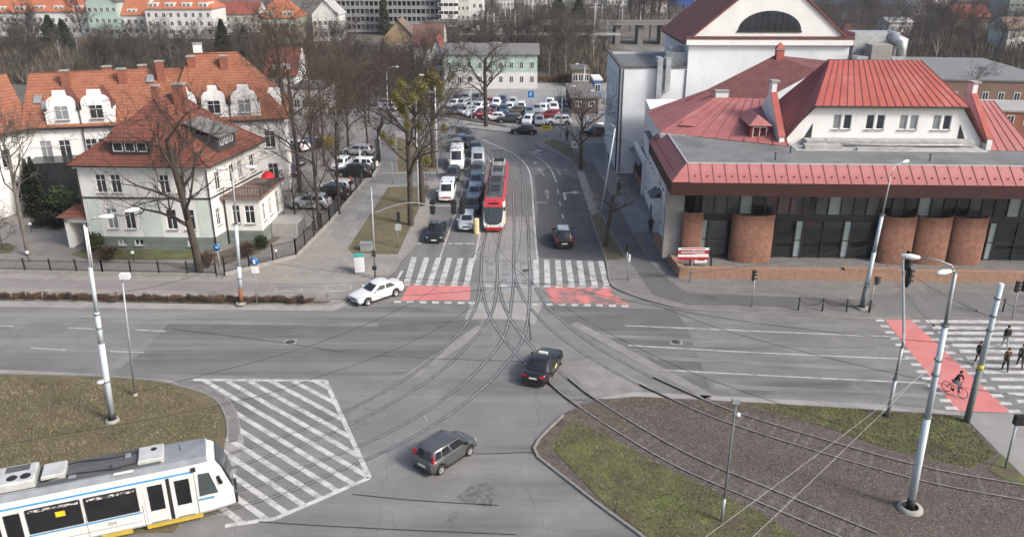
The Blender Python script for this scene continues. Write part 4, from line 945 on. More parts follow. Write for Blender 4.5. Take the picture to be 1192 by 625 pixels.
# ------------------------------------------------------------------ villa
o_ = G(108, 291); vil = thing('villa', 'white and pale green villa with a red tiled hipped roof and dormers', 'house', (o_.x, o_.y, .1), R(-2.3))
mb = MB(); VW, VE = 12.0, 8.25
fw = [(1.55, 5.55, .95, 1.75, 2, 2), (2.95, 5.55, .95, 1.75, 2, 2), (7.5, 5.55, .9, 1.75, 2, 2), (9.0, 5.55, .9, 1.75, 2, 2),
      (1.95, 2.05, 1.0, 1.95, 2, 2), (3.65, 2.05, 1.0, 1.95, 2, 2), (7.6, 2.05, 1., 1.95, 2, 2), (9.3, 2.05, 1., 1.95, 2, 2)]
fac(vil, mb, (0, 0, 0), (1, 0, 0), (0, -1, 0), VW, VE, fw, z0=1.3)
ub = Vector((1.5, 10.2, 0)); L_ = ub.length; u_ = ub/L_; nb_ = Vector((u_.y, -u_.x, 0))
MR = fac(vil, mb, (VW, 0, 0), u_, nb_, L_, VE, [(1.3, 5.5, .9, 1.75, 2, 2), (4.0, 5.5, .9, 1.75, 2, 2), (5.6, 5.5, .9, 1.75, 2, 2), (8., 5.5, .9, 1.75, 2, 2), (.7, 2.2, .75, 1.7, 2, 2)], z0=1.3)
mb.quad((0, 10.2, 0), (0, 0, 0), (0, 0, VE), (0, 10.2, VE)); mb.quad((VW+1.5, 10.2, 0), (0, 10.2, 0), (0, 10.2, VE), (VW+1.5, 10.2, VE))
mb.build('wall', OFFW, vil)
q = MB(); fac(vil, q, (-.06, -.06, 0), (1, 0, 0), (0, -1, 0), VW+.06, 1.3, [(2.7, .45, .85, .6, 2, 1), (4.3, .45, .85, .6, 2, 1), (9.4, .45, .9, .6, 2, 1)])
Mq = xform((VW+.06, -.06, 0), u_, nb_); facade(q, Mq, L_, 1.3, []); q.quad((-.06, -.06, 1.3), (VW+.06, -.06, 1.3), (VW+.06, .1, 1.3), (-.06, .1, 1.3)); q.build('plinth', GREYG, vil)
for x0, x1 in ((.25, 1.45), (5.3, 7.2), (10.7, 11.75)): boxpart('green_panel', PALEG, vil, x0, x1, -.03, .0, 1.32, 5.0)
boxpart('string_course', GUT, vil, -.04, VW+.04, -.09, 0, 5.02, 5.16); boxpart('cornice', WHITE, vil, -.25, VW+.25, -.3, 0, VE-.35, VE-.05)
q = MB(); q.box(0, L_, -.09, 0, 5.02, 5.14, M=xform((VW, 0, 0), u_, nb_)); q.build('string_course', GUT, vil)
for x in (1.95, 3.65, 7.6, 9.3):
    q = MB(); q.lathe([(0, -.03), (.62, -.03), (.62, .0)], 12, a0=0, a1=math.pi); o = q.build('window_arch', WHITE, vil, (x+.5, -.002, 4.02)); o.rotation_euler = (math.pi/2, 0, 0)
for x in (-.08, VW+.05): q = MB(); q.tube([(x, -.1, .1), (x, -.1, VE-.2), (x, -.45, VE+.02)], .055, 6); q.build('drainpipe', GUT, vil)
# roof
e = .62; E4 = [Vector(p) for p in ((-e, -e, VE), (VW+e-.05, -e, VE), (VW+1.5+e, 10.2+e, VE), (-e, 10.2+e, VE))]
A1, A2 = Vector((6.2, 4.1, 13.5)), Vector((7., 7.4, 13.5))
def kick(a, b, t): return a.lerp(b, t)+Vector((0, 0, -.32*math.sin(math.pi*t)**1))
def roof_face(mb, a, b, c, d, mi, n=4):     # eaves a-b, ridge d-c, flared foot
    for i in range(n):
        t0, t1 = i/n, (i+1)/n; mb.quad(kick(a, d, t0), kick(b, c, t0), kick(b, c, t1), kick(a, d, t1), mi)
mb = MB()
roof_face(mb, E4[0], E4[1], A1, A1, 0); roof_face(mb, E4[1], E4[2], A2, A1, 1); roof_face(mb, E4[2], E4[3], A2, A2, 0); roof_face(mb, E4[3], E4[0], A1, A2, 1)
mb.poly([p-Vector((0, 0, .12)) for p in E4][::-1], 2)
for a, b in zip(E4, E4[1:]+E4[:1]): mb.quad(a-Vector((0, 0, .14)), b-Vector((0, 0, .14)), b, a, 2)
vr = mb.build('roof', [TILE_RX, TILE_RY, GUT], vil)
q = MB()
for a, b in ((E4[0], A1), (E4[1], A1), (E4[2], A2), (E4[3], A2)): q.tube([kick(a, b, t)+Vector((0, 0, .03)) for t in (0, .25, .5, .75, 1)], .09, 6)
q.tube([A1, A2], .1, 6); q.build('ridge_tiles', TILE_RX, vr)
q = MB()
for a, b in ((E4[0], E4[1]), (E4[1], E4[2])):
    n = Vector((b.y-a.y, a.x-b.x, 0)).normalized()*.08; q.tube([a+n-Vector((0, 0, .05)), b+n-Vector((0, 0, .05))], .08, 6)
q.build('gutter', GUT, vr)
chimney(vr, 8.1, 5.6, 11.6, 14.6, 1.1, .7); chimney(vr, 5.4, 6.4, 12.2, 14.3, .6, .6)
# front dormer with three lights, side dormer with a grey roof
dm = MB(); dm.box(3.35, 7.0, -.1+.35, 2.2, 9.1, 10.42, 0); dm.build('dormer', FRAMED, vil)
for i in range(3): window(bpy.data.objects['dormer'] if False else vil, xform((0, .25, 0), (1, 0, 0), (0, -1, 0)), 3.62+i*1.1, 9.38, .92, .85, 1, 1, gm=WGLC, sill=False, dep=.04)
q = MB(); q.add([(3.0, -.1, 10.42), (7.35, -.1, 10.42), (6.9, 2.35, 11.75), (3.5, 2.35, 11.75), (3.0, -.1, 10.32), (7.35, -.1, 10.32)], ((0, 1, 2, 3), (4, 5, 1, 0), (1, 5, 2), (0, 3, 4))); q.build('dormer_roof', TILE_RX, vil)
MD = xform((VW+.35, 2.6, 0), u_, nb_)
q = MB(); q.box(0, 3.3, 0, 3, 8.9, 10.35, 0, MD); q.build('dormer', DGREY, vil)
for i in range(3): window(vil, MD, .45+i*.85, 9.35, .62, .8, 2, 1, sill=False, dep=.05)
q = MB(); q.add([MD @ Vector(p) for p in ((-.3, -.35, 10.35), (3.6, -.35, 10.35), (3.3, 3.4, 11.5), (.0, 3.4, 11.5), (-.3, -.35, 10.22), (3.6, -.35, 10.22))], ((0, 1, 2, 3), (4, 5, 1, 0), (0, 3, 4), (1, 5, 2))); q.build('dormer_roof', mat('bitumen_grey', (.16, .16, .155), .9, .2, .8), vil)
# terrace bay on the right
mb = MB(); BX0, BX1, BY0, BY1, BZ = 12.6, 15.9, 1.9, 8.6, 4.55
fac(vil, mb, (BX0, BY0, 0), (1, 0, 0), (0, -1, 0), BX1-BX0, BZ, [(.55, 2.1, .75, 1.8, 2, 2), (1.75, 2.1, .95, 1.8, 2, 2)], z0=1.4)
fac(vil, mb, (BX1, BY0, 0), (0, 1, 0), (1, 0, 0), BY1-BY0, BZ, [(.6, 2.1, .8, 1.8, 2, 2), (2.4, 2.1, .9, 1.8, 2, 2), (4.6, 1.6, 1., 2.3, 2, 2)], z0=1.4)
mb.quad((BX1, BY1, 0), (BX0, BY1, 0), (BX0, BY1, BZ), (BX1, BY1, BZ)); mb.build('bay_wall', OFFW, vil)
q = MB(); q.box(BX0, BX1+.06, BY0-.06, BY1, 0, 1.4); q.build('bay_plinth', GREYG, vil)
tb = MB(); tb.box(BX0-.5, BX1+.35, BY0-.35, BY1+.2, BZ, BZ+.22); tb = tb.build('terrace_slab', mat('terrace_brown', (.2, .14, .12), .8, .15, 1.), vil)
rl = [(BX0+.1, BY0-.25), (BX1+.25, BY0-.25), (BX1+.25, BY1)]
q = MB()
for (xa, ya), (xb, yb) in zip(rl, rl[1:]):
    q.bar((xa, ya, BZ+1.15), (xb, yb, BZ+1.15), .05); q.bar((xa, ya, BZ+.4), (xb, yb, BZ+.4), .03); n = int(math.hypot(xb-xa, yb-ya)/.28)
    for i in range(n+1): t = i/n; q.bar((lerp(xa, xb, t), lerp(ya, yb, t), BZ+.2), (lerp(xa, xb, t), lerp(ya, yb, t), BZ+1.15), .03 if i % 4 else .06)
q.build('terrace_railing', GUT, vil)
q = MB()
for i in range(7): q.box(BX1+.1, BX1+2.6, BY0+2.2+i*.3, BY0+5.2, 0, 1.4-i*.2)
q.build('steps', STONE, vil)
# porch on the left
q = MB(); q.box(-2.4, -2.0, .3, 2.9, 0, 3.1); q.box(-2.0, 0, 2.4, 2.9, 0, 3.1); q.box(-.3, 0, .3, .6, 0, 3.1); q.box(-2.4, 0, .3, .6, 2.5, 3.1); pw = q.build('porch_wall', OFFW, vil)
q = MB(); q.add([(-2.9, -.2, 3.1), (.0, -.2, 3.1), (0, 1.4, 4.0), (-1.6, 1.4, 4.0), (-2.9, 3.2, 3.1), (0, 3.2, 3.1)], ((0, 1, 2, 3), (0, 3, 4), (3, 2, 5, 4))); q.build('porch_roof', TILE_RX, vil)
# parasol on the terrace
pb = vil.matrix_basis @ Vector((16.2, 6.5, BZ+.22)) if False else Vector((o_.x, o_.y, .1))+Matrix.Rotation(R(-2.3), 3, 'Z') @ Vector((15.7, 5.6, BZ+.22))
pr = thing('parasol', 'small drooping red parasol on the villa terrace', 'parasol', pb)
q = MB(); q.tube([(0, 0, 0), (0, 0, 1.75)], .03, 6); q.build('pole', GUT, pr)
q = MB(); q.lathe([(0, 1.6), (.34, 1.4), (.66, 1.05), (.68, .95)], 8, smooth=False); q.build('canopy', mat('parasol_red', (.5, .02, .03), .8, .15, 2), pr)
# ------------------------------------------------------------------ office building with curved gables
of = thing('office_building', 'long white office building with an orange tiled roof and curved gables', 'building', (-52.5, 86.7, .1), .227)
OW, OE = 26.9, 8.6
mb = MB(); ww = []
for x in (1.0, 2.9, 5.6, 6.9, 9.5, 11.6, 14, 16, 18.6, 20.2, 22.2, 24.6): ww += [(x, 5.2, 1.15, 1.9, 2, 2), (x, 1.4, 1.15, 1.9, 2, 2)]
fac(of, mb, (0, 0, 0), (1, 0, 0), (0, -1, 0), OW, OE, ww)
Mr = fac(of, mb, (OW, 0, 0), (0, 1, 0), (1, 0, 0), 11, OE, [(4., 5.2, 1.1, 1.8, 2, 2), (7., 5.2, 1.1, 1.8, 2, 2), (.5, 1.2, 2.6, 3.0, 1, 1)])
mb.quad((OW, 11, 0), (0, 11, 0), (0, 11, OE), (OW, 11, OE)); mb.build('wall', WHITE, of)
def gable_roof(par, x0, x1, y0, y1, ze, zr, m0, m1, ov=.5, hip0=0., hip1=0.):
    mb = MB(); ym = (y0+y1)/2; a0, a1 = x0-ov, x1+ov; b0, b1 = y0-ov, y1+ov; r0, r1 = a0+hip0, a1-hip1
    mb.quad((a0, b0, ze), (a1, b0, ze), (r1, ym, zr), (r0, ym, zr), 0); mb.quad((a1, b1, ze), (a0, b1, ze), (r0, ym, zr), (r1, ym, zr), 0)
    mb.add([(a0, b0, ze), (r0, ym, zr), (a0, b1, ze)], ((0, 1, 2),), 1); mb.add([(a1, b0, ze), (a1, b1, ze), (r1, ym, zr)], ((0, 1, 2),), 1)
    mb.quad((a0, b0, ze-.15), (a1, b0, ze-.15), (a1, b0, ze), (a0, b0, ze), 2); mb.quad((a1, b0, ze-.15), (a1, b1, ze-.15), (a1, b1, ze), (a1, b0, ze), 2)
    r_ = mb.build('roof', [m0, m1, GUT], par)
    q = MB(); q.tube([(r0, ym, zr+.02), (r1, ym, zr+.02)], .1, 6); q.tube([(a0, b0-.05, ze-.06), (a1, b0-.05, ze-.06)], .09, 6, 1); q.build('ridge_tiles', [m0, GUT], r_)
    return r_
r1_ = gable_roof(of, 0, 15.5, 0, 12.5, OE, 13.6, TILE_OX, TILE_OY)
r2_ = gable_roof(of, 14.6, OW, 0, 13.5, OE, 15.2, TILE_OX, TILE_OY, hip0=2.6, hip1=5.2)
def curved_gable(x0, x1):
    zt = 12.45; w_ = x1-x0; M = xform((x0, -.12, 0), (1, 0, 0), (0, -1, 0)); h0 = 11.15
    pr_ = [(0, OE-.1), (0, h0-.9), (.0, h0-.9), (.28, h0-.85), (.28, h0-.2)]
    for k in range(5): a = k/4*math.pi/2; pr_.append((.28+.75*(1-math.cos(a)), h0-.2+.9*math.sin(a)))
    pr_ += [(1.1, zt)]; pr_ = pr_+[(w_-x, z) for x, z in reversed(pr_)]
    q = MB(); n = len(pr_)
    q.add([M @ Vector((x, 0, z)) for x, z in pr_]+[M @ Vector((x, .35, z)) for x, z in pr_], [tuple(reversed(range(n))), tuple(range(n, 2*n))]+[(i, (i+1) % n, n+(i+1) % n, n+i) for i in range(n)])
    g = q.build('gable', WHITE, of)
    window(of, M, w_/2-.7, 9.35, 1.4, 1.5, 2, 2, dep=-.02)
    q = MB(); q.lathe([(0, -.05), (.78, -.05), (.78, .0)], 12, a0=0, a1=math.pi); o = q.build('window_arch', FRAME, g); o.matrix_basis = M @ Matrix.Translation((w_/2, -.001, 10.88)) @ Matrix.Rotation(math.pi/2, 4, 'X')
    q = MB(); mid = w_/2; yb = 4.5
    for s_ in (-1, 1):
        e_ = mid+s_*(w_/2-.1)
        q.add([M @ Vector(p) for p in ((mid-s_*.0, .3, zt-.12), (e_, .3, 10.5), (e_, yb-1.5, 10.5), (mid, yb, zt-.12))], ((0, 1, 2, 3) if s_ > 0 else (3, 2, 1, 0),), 0)
        q.add([M @ Vector(p) for p in ((e_, .3, OE), (e_, 2.9, OE+2), (e_, 2.9, 10.5), (e_, .3, 10.5))], ((0, 1, 2, 3) if s_ > 0 else (3, 2, 1, 0),), 1)
    q.build('gable_roof', [mat('gable_tile', (.13, .05, .042), .8, .2, 2.), WHITE], g)
    return g
for x0, x1 in ((2.2, 5.6), (5.62, 9.1), (14.9, 18.0), (18.0, 21.1), (21.15, 24.5)): curved_gable(x0, x1)
for x in (5.62, 18.05, 21.2): q = MB(); q.tube([(x, -.2, .2), (x, -.2, 11.3)], .07, 6); q.lathe([(.08, 10.2), (.2, 10.5), (.2, 10.6)], 8, (x, -.2, 0)); q.build('drainpipe', GUT, of)
boxpart('cornice', GUT, of, -.1, OW+.1, -.22, 0, OE-.28, OE-.12); boxpart('string_course', OFFW, of, -.05, OW+.05, -.08, 0, 4.5, 4.75)
for x, y, z in ((3.6, 4.6, 13.9), (7.4, 7.4, 13.9), (9.5, 4.8, 13.9), (11.2, 7.6, 13.9), (13.6, 5, 14.6), (17, 5.5, 15.), (20.6, 5.2, 15.)): chimney(of, x, y, 11.2, z, .85, .7)
q = MB(); q.box(25.2, 26.6, 2.2, 5.5, 8.6, 11.2); q.build('stair_head', WHITE, of); chimney(of, 17.6, 7.6, 14, 16.2, .9, .8, WHITE)
for x, z in ((12., 12.4), (1.4, 10.2), (.5, 10.8)):
    q = MB(); t_ = (z-OE)/5*6.5-.5; q.add([(x, t_, z), (x+.8, t_, z), (x+.8, t_+.9, z+.72), (x, t_+.9, z+.72)], ((0, 1, 2, 3),)); o = q.build('roof_light', WGLC, of); o.location = (0, -.06, .05)
# left wing running towards the camera
lw = Vector((-5.6, -9.5, 0)); Ll = lw.length; ul = -lw/Ll; nl = Vector((ul.y, -ul.x, 0))
mb = MB(); Ml = fac(of, mb, lw, ul, nl, Ll, OE, [(1.2, 5, 1.1, 1.9, 2, 2), (4.2, 5, 1.1, 1.9, 2, 2), (7.4, 5, 1.1, 1.9, 2, 2), (4.2, 1.4, 1.1, 1.9, 2, 2), (8.2, 1.4, 1.1, 1.9, 2, 2)]); mb.build('wing_wall', WHITE, of)
q = MB(); a, b = Ml @ Vector((-6, -.5, OE)), Ml @ Vector((Ll+.5, -.5, OE)); c, d = Ml @ Vector((Ll+4.5, 6.2, 13.5)), Ml @ Vector((-6, 6.2, 13.5))
q.quad(a, b, c, d, 0); q.quad(a-Vector((0, 0, .2)), b-Vector((0, 0, .2)), b, a, 1); q.build('wing_roof', [TILE_OY, GUT], of)
for x, z in ((2.4, 9.6), (4.6, 9.6), (6.4, 10.2)):
    q = MB(); t_ = (z-OE)/4.9*6.7-.5; q.add([Ml @ Vector(p) for p in ((x, t_, z+.05), (x+.9, t_, z+.05), (x+.9, t_+1, z+.8), (x, t_+1, z+.8))], ((0, 1, 2, 3),)); q.build('roof_light', WGLC, of)
# dark glazed link
q = MB(); q.box(.3, 7.2, -3.4, 0, 0, 5.4); lk = q.build('glazed_link', mat('link_dark', (.022, .025, .028), .3, .3, 1.), of)
q = MB()
for i in range(8): q.box(.3+i*.98, .36+i*.98, -3.46, -3.4, 0, 5.4)
for z in (1.8, 3.6, 5.36): q.box(.3, 7.2, -3.45, -3.405, z, z+.06)
q.build('mullion', FRAMED, lk)
# ------------------------------------------------------------------ right-hand complex: glazed hall with brick towers under a red metal roof
rb = G(790, 325); hall = thing('glazed_hall', 'long glazed hall with red metal eaves, flat grey roof and brick towers', 'building', (rb.x, rb.y, .09), R(-2.25))
BRK = mat('tower_brick', (.22, .095, .06), .9, .2, 2.5, col2=(.3, .14, .09)); layer(BRK, (.17, .07, .05), 1., .5, .7, fac=.7); layer(BRK, (.42, .27, .2), 5, .58, .7, (1, 1, .5), fac=.6, seed=3); layer(BRK, (.1, .045, .035), 4, .57, .68, (1, 1, .5), fac=.75, seed=9)
BRKT = BRK.copy(); MATS['brk_t'] = BRKT; bricks(BRKT, 1.75, 1, (.3, .21, .16), 'ANG', .1, .17, .8, .01, bumpd=.02, shade=.5)
BRKP = mat('parapet_brick', (.3, .17, .115), .9, .2, 2.5, col2=(.38, .24, .17)); bricks(BRKP, 1, 1, (.24, .17, .13), 'XZ', .1, .3, .6, .012, bumpd=.015)
bricks(BRK, 1, 1, (.3, .21, .16), 'XZ', .1, .3, .55, .01, bumpd=.015)
METL = mat('red_metal_roof', (.33, .118, .113), .6, .08, .8); layer(METL, (.39, .18, .172), .6, .5, .7, fac=.7); layer(METL, (.26, .11, .1), 2.5, .6, .75, (1, 1, .3), fac=.5, seed=7)
METB = mat('bright_red_roof', (.34, .08, .062), .6, .1, .6); layer(METB, (.4, .135, .11), .4, .5, .65, fac=.7, seed=5); layer(METB, (.27, .07, .06), 1.2, .5, .7, (.5, 1, 1), fac=.6)
METM = mat('maroon_roof', (.16, .062, .06), .75, .12, .8); layer(METM, (.11, .045, .045), 1.5, .5, .7, fac=.7)
bricks(METM, 1, 1, (.06, .02, .02), 'XZ', .5, .25, .6, .02, bumpd=.02)
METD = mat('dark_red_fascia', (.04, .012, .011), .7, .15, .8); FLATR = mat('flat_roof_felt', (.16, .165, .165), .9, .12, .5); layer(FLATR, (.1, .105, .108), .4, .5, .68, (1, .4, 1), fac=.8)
SEAM = mat('seam_red', (.27, .095, .09), .6, .1, 2.)
HL = 52.
q = MB(); q.prism([(0, 0), (HL, 0), (HL, .55), (.45, .55), (-.55, 9.2), (-1.05, 9.2)], 0, .95); q.build('brick_parapet', BRKP, hall)
q = MB(); q.prism([(.45, .55), (HL, .55), (HL, 3.7), (2, 3.7), (2, 9), (-.5, 9)], .4, .7); q.build('terrace', PAVER, hall)
q = MB(); q.box(14, 18.5, -.02, .5, .951, 1.12); q.build('parapet_step', BRKP, hall)
GLH = glass('hall_glass', (.02, .024, .027), .05); GLI = glass('hall_glass_pale', (.33, .4, .4), .15, .5); GLG = glass('hall_glass_grey', (.075, .085, .088), .08)
GY = 3.7; ZB, ZT, Z1, Z2 = .7, 7.3, 4.15, 4.75
mb = MB(); mb.box(1.6, HL, GY, GY+.1, Z1, Z2, 0); mb.box(1.6, HL, GY-.02, GY+.2, ZB-.3, ZB+.1, 0); mb.box(1.6, HL, GY, GY+.2, ZT, 8.3, 0)
mb.box(1.6, HL, GY+.25, GY+.3, ZB, 8, 0); mb.build('spandrel', FRAMED, hall)
def pane_mesh(w_, h, m):
    k = ('hp', w_, h, m.name)
    if k not in WM: q = MB(); q.box(0, w_, .03, .06, 0, h); WM[k] = q.mesh('pane', m)
    return WM[k]
rnd = random.Random(3)
mu = MB(); mu.box(-.045, .045, -.08, .08, 0, 2.55); mum = mu.mesh('mullion', FRAMED); mu = MB(); mu.box(-.055, .055, -.1, .08, 0, Z1-ZB); mul = mu.mesh('mullion', FRAMED)
x = 2.2; i = 0
while x < HL-1.2:
    w_ = 1.1; m_ = GLI if i % 7 == 3 else (GLG if rnd.random() < .55 else GLH)
    obj('pane', pane_mesh(w_-.09, 2.55, m_), hall, (x+.045, GY, Z2)); obj('mullion', mum, hall, (x, GY, Z2)); x += w_; i += 1
x = 2.2; i = 0
while x < HL-2:
    w_ = .7 if i % 3 == 0 else 1.75; m_ = GLI if i % 3 == 0 else (GLG if rnd.random() < .25 else GLH)
    obj('pane', pane_mesh(w_-.11, 1.5, m_), hall, (x+.055, GY, ZB+.1)); obj('pane', pane_mesh(w_-.11, 1.72, m_), hall, (x+.055, GY, ZB+1.68)); obj('mullion', mul, hall, (x, GY, ZB)); x += w_; i += 1
boxpart('transom', FRAMED, hall, 1.6, HL, GY-.03, GY+.025, ZB+1.6, ZB+1.68)
for x in (3.2, 15.4, 33.): boxpart('notice_board', mat('notice_pale', (.5, .58, .6), .6, .1, 2.), hall, x+3.4, x+4.3, GY-.06, GY-.035, ZB+.3, ZB+1.5)
for x, r, zt in ((1.35, .9, 5.1), (6.6, 1.85, 5.05), (19.15, 1.5, 5.0), (22.2, 1.5, 5.0), (25.25, 1.5, 5.0), (38.5, 1.6, 5.0), (41.8, 1.6, 5.)):
    q = MB(); q.lathe([(r, 0), (r, zt), (r-.22, zt), (r-.22, zt-1.2), (0, zt-1.2)], 28, a0=math.pi*.9, a1=math.pi*2.1); o = q.build('brick_tower', BRKT, hall, (x, 2.95, .0)); o.scale = (1.02, .5, 1)
mb = MB(); mb.box(-1., .6, 3.4, 4.2, .6, 7.3); mb.box(-.3, .1, 4.2, 5., .3, 8.); mb.build('end_pier', PALE, hall)
# eaves: separate standing-seam panels on the front and on the left side
EY, EX, EZ, TY, TX, TZ = .2, -1.2, 8.5, 1.8, .3, 9.75
def panel_mesh(w_, run, rise, key):
    if key not in WM:
        q = MB(); q.add([(0.006, 0, 0), (w_-.006, 0, 0), (w_-.006, run, rise), (.006, run, rise), (.006, 0, -.05), (w_-.006, 0, -.05)], ((0, 1, 2, 3), (4, 5, 1, 0)), 0)
        q.bar((0, 0, .02), (0, run, rise+.02), .035, .07, 1); q.bar((w_*.5, run*.28, rise*.28+.03), (w_*.5, run*.28+.01, rise*.28+.14), .05, .12, 2)
        WM[key] = q.mesh('roof_panel', [METL, SEAM, GUT])
    return WM[key]
PW = 1.02; k = 0; x = TX
me = panel_mesh(PW, TY-EY, TZ-EZ, 'pf')
while x < HL: obj('roof_panel', me, hall, (x, EY, EZ)); x += PW
q = MB(); q.add([(EX, EY, EZ), (TX, EY, EZ), (TX, TY, TZ)], ((0, 1, 2),)); q.add([(EX, EY, EZ), (TX, TY, TZ), (EX, TY, EZ)], ((0, 1, 2),)); q.tube([(EX, EY, EZ+.02), (TX, TY, TZ+.03)], .05, 5, 1); q.build('roof_panel', [METL, SEAM], hall)
me = panel_mesh(PW, TX-EX, TZ-EZ, 'ps'); y = TY
SY = 15.4
while y < SY: o = obj('roof_panel', me, hall, (EX, y+PW, EZ), -math.pi/2); y += PW
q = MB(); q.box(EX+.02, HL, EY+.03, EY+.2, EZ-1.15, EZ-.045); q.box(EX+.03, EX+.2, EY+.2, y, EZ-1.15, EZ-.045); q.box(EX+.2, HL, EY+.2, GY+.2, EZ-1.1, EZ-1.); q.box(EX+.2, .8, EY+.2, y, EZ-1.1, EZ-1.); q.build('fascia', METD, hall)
q = MB(); q.prism([(TX, TY), (HL, TY), (HL, 7.5), (24, 7.5), (24, 8.5), (9.5, 12.), (TX, y)], TZ-.2, TZ-.05); q.build('flat_roof', FLATR, hall)
q = MB(); q.bar((TX-.02, TY-.02, TZ), (HL, TY-.02, TZ), .1, .1); q.bar((TX-.02, TY, TZ), (TX-.02, y, TZ), .1, .1); q.build('roof_edge', mat('zinc_edge', (.45, .45, .44), .5, .1, 2.), hall)
for x, yy in ((10, 6), (14, 9), (30, 3.6), (8, 3.4), (21, 3.4), (36, 3.8)): q = MB(); q.tube([(x, yy, TZ-.1), (x, yy, TZ+.45)], .06, 6); q.lathe([(.1, .45), (.1, .55), (0, .6)], 8, (x, yy, TZ)); q.build('roof_vent', GUT, hall)
# street-side wing under the side eaves
mb = MB(); sw = [(1.2+i*2.1, 4.9, .8, 1.5, 2, 2) for i in range(9)]+[(1.2+i*2.1, 1.6, .8, 1.6, 2, 2) for i in (0, 1, 4, 5, 6)]
Ms = fac(hall, mb, (-.15, 25, 0), (0, -1, 0), (-1, 0, 0), 20.4, 7.6, sw); mb.quad((8, 25, 0), (-.15, 25, 0), (-.15, 25, 7.6), (8, 25, 7.6)); mb.build('side_wall', WHITE, hall)
q = MB(); q.box(-.9, -.15, 12.2, 14.4, 0, 3.6); q.build('portal', WHITE, hall); q = MB(); q.add([(-1.2, 11.9, 3.6), (-1.2, 14.7, 3.6), (-.15, 14.7, 4.3), (-.15, 11.9, 4.3)], ((0, 3, 2, 1),)); q.build('portal_roof', FLATR, hall)
for yy in (12.6, 13.4): boxpart('portal_door', WGL, hall, -.93, -.9, yy, yy+.65, .1, 2.6)
q = MB(); q.quad((-.6, y, 7.6), (8, y, 7.6), (8, 25.4, 7.6), (-.6, 25.4, 7.6)); q.build('rear_flat_roof', FLATR, hall)
# ------------------------------------------------------------------ white upper storey with the bright red hipped roof
up = thing('upper_building', 'white upper storey with a bright red seamed hipped roof behind the hall', 'building', (28.0, 74.2, 9.6), R(-2.25))
UW, UZ = 12.9, 3.75; mb = MB(); wn = []
for i in range(4): wn += [(1.55+i*3.0, 1.55, .72, 1.35, 1, 1), (2.5+i*3.0, 1.55, .72, 1.35, 1, 1)]
fac(up, mb, (0, 0, 0), (1, 0, 0), (0, -1, 0), UW, UZ, wn, x0=0, z0=-.2)
mb.poly([(-2.7, 0, -.2), (0, 0, -.2), (0, 0, UZ), (-2.7, 0, .6)]); mb.poly([(UW, 0, -.2), (UW+2.3, 0, -.2), (UW+2.3, 0, .6), (UW, 0, UZ)]); mb.build('wall', WHITE, up)
for x0, s_ in ((-.6, -1), (UW+.5, 1)): q = MB(); q.poly([(x0-.35, -.03, .7), (x0+.35, -.03, .7), (x0+(.35 if s_ < 0 else -.35), -.03, 2.1)][::1 if s_ < 0 else 1]); q.build('triangular_window', WGL, up)
boxpart('eaves_gutter', GUT, up, -.3, UW+.3, -.55, -.42, UZ-.15, UZ+.02)
q = MB(); q.box(-2.4, UW+1.6, -3.1, -.05, -.2, .22); q.box(-1, UW+1.2, -1.3, -.05, .3, .75); q.box(3, 8, -2.9, -2.5, .22, .5); q.box(-1.5, 1.8, -2.6, -1.8, .22, .6); q.tube([(1, -1.5, .5), (6, -1.7, .45), (UW, -1.5, .5)], .08, 6); q.build('service_ledge', mat('ledge_grey', (.36, .36, .35), .9, .2, 1.5), up)
RL, RR, RY, RZ = 2.4, 11.0, 5.6, 7.1
def seam_slope(par, a, b, c, d, n, m, seam=SEAM, name='roof_panel'):
    """a standing-seam slope a-b (foot) to d-c (head) as n separate panels"""
    a, b, c, d = map(Vector, (a, b, c, d)); nn = (b-a).cross(d-a).normalized()
    for i in range(n):
        t0, t1 = i/n, (i+1)/n; p = [a.lerp(b, t0), a.lerp(b, t1), d.lerp(c, t1), d.lerp(c, t0)]; q = MB()
        q.add([v for v in p]+[p[0]-nn*.06, p[1]-nn*.06], ((0, 1, 2, 3), (4, 5, 1, 0)), 0); q.bar(p[1]+nn*.02, p[2]+nn*.02, .05, .07, 1); q.build(name, [m, seam], par)
seam_slope(up, (-.45, -.55, UZ), (UW+.45, -.55, UZ), (RR, RY, RZ), (RL, RY, RZ), 19, METB)
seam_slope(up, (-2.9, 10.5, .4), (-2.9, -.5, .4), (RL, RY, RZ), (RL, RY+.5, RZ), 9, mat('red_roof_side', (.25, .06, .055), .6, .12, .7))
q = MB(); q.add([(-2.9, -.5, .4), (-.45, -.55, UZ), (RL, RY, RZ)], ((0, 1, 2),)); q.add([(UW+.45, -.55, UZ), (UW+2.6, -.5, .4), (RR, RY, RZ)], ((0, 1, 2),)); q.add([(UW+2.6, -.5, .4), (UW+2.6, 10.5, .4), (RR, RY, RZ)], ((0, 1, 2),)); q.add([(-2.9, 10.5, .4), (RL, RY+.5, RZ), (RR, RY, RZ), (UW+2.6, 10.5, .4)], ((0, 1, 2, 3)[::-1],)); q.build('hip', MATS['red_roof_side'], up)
for x0 in (-3.3, UW+2.6):               # fire walls with red coping
    q = MB(); pz = [(-.6, -.2), (-.6, .8), (3.8, 4.2), (3.8, 5.2), (4.8, 5.2), (4.8, 4), (9, 1), (9, -.2)]
    n = len(pz); q.add([(x0, y_, z) for y_, z in pz]+[(x0+.45, y_, z) for y_, z in pz], [tuple(range(n))[::-1] if False else tuple(reversed(range(n))), tuple(range(n, 2*n))]+[(i, (i+1) % n, n+(i+1) % n, n+i) for i in range(n)], 0); q.build('fire_wall', WHITE, up)
    q = MB(); q.bar((x0+.22, -.62, .86), (x0+.22, 3.8, 4.26), .6, .1); q.build('coping', METB, up); q = MB(); q.box(x0-.1, x0+.7, 3.7, 4.9, 5.2, 5.35); q.build('chimney_cap', STONE, up)
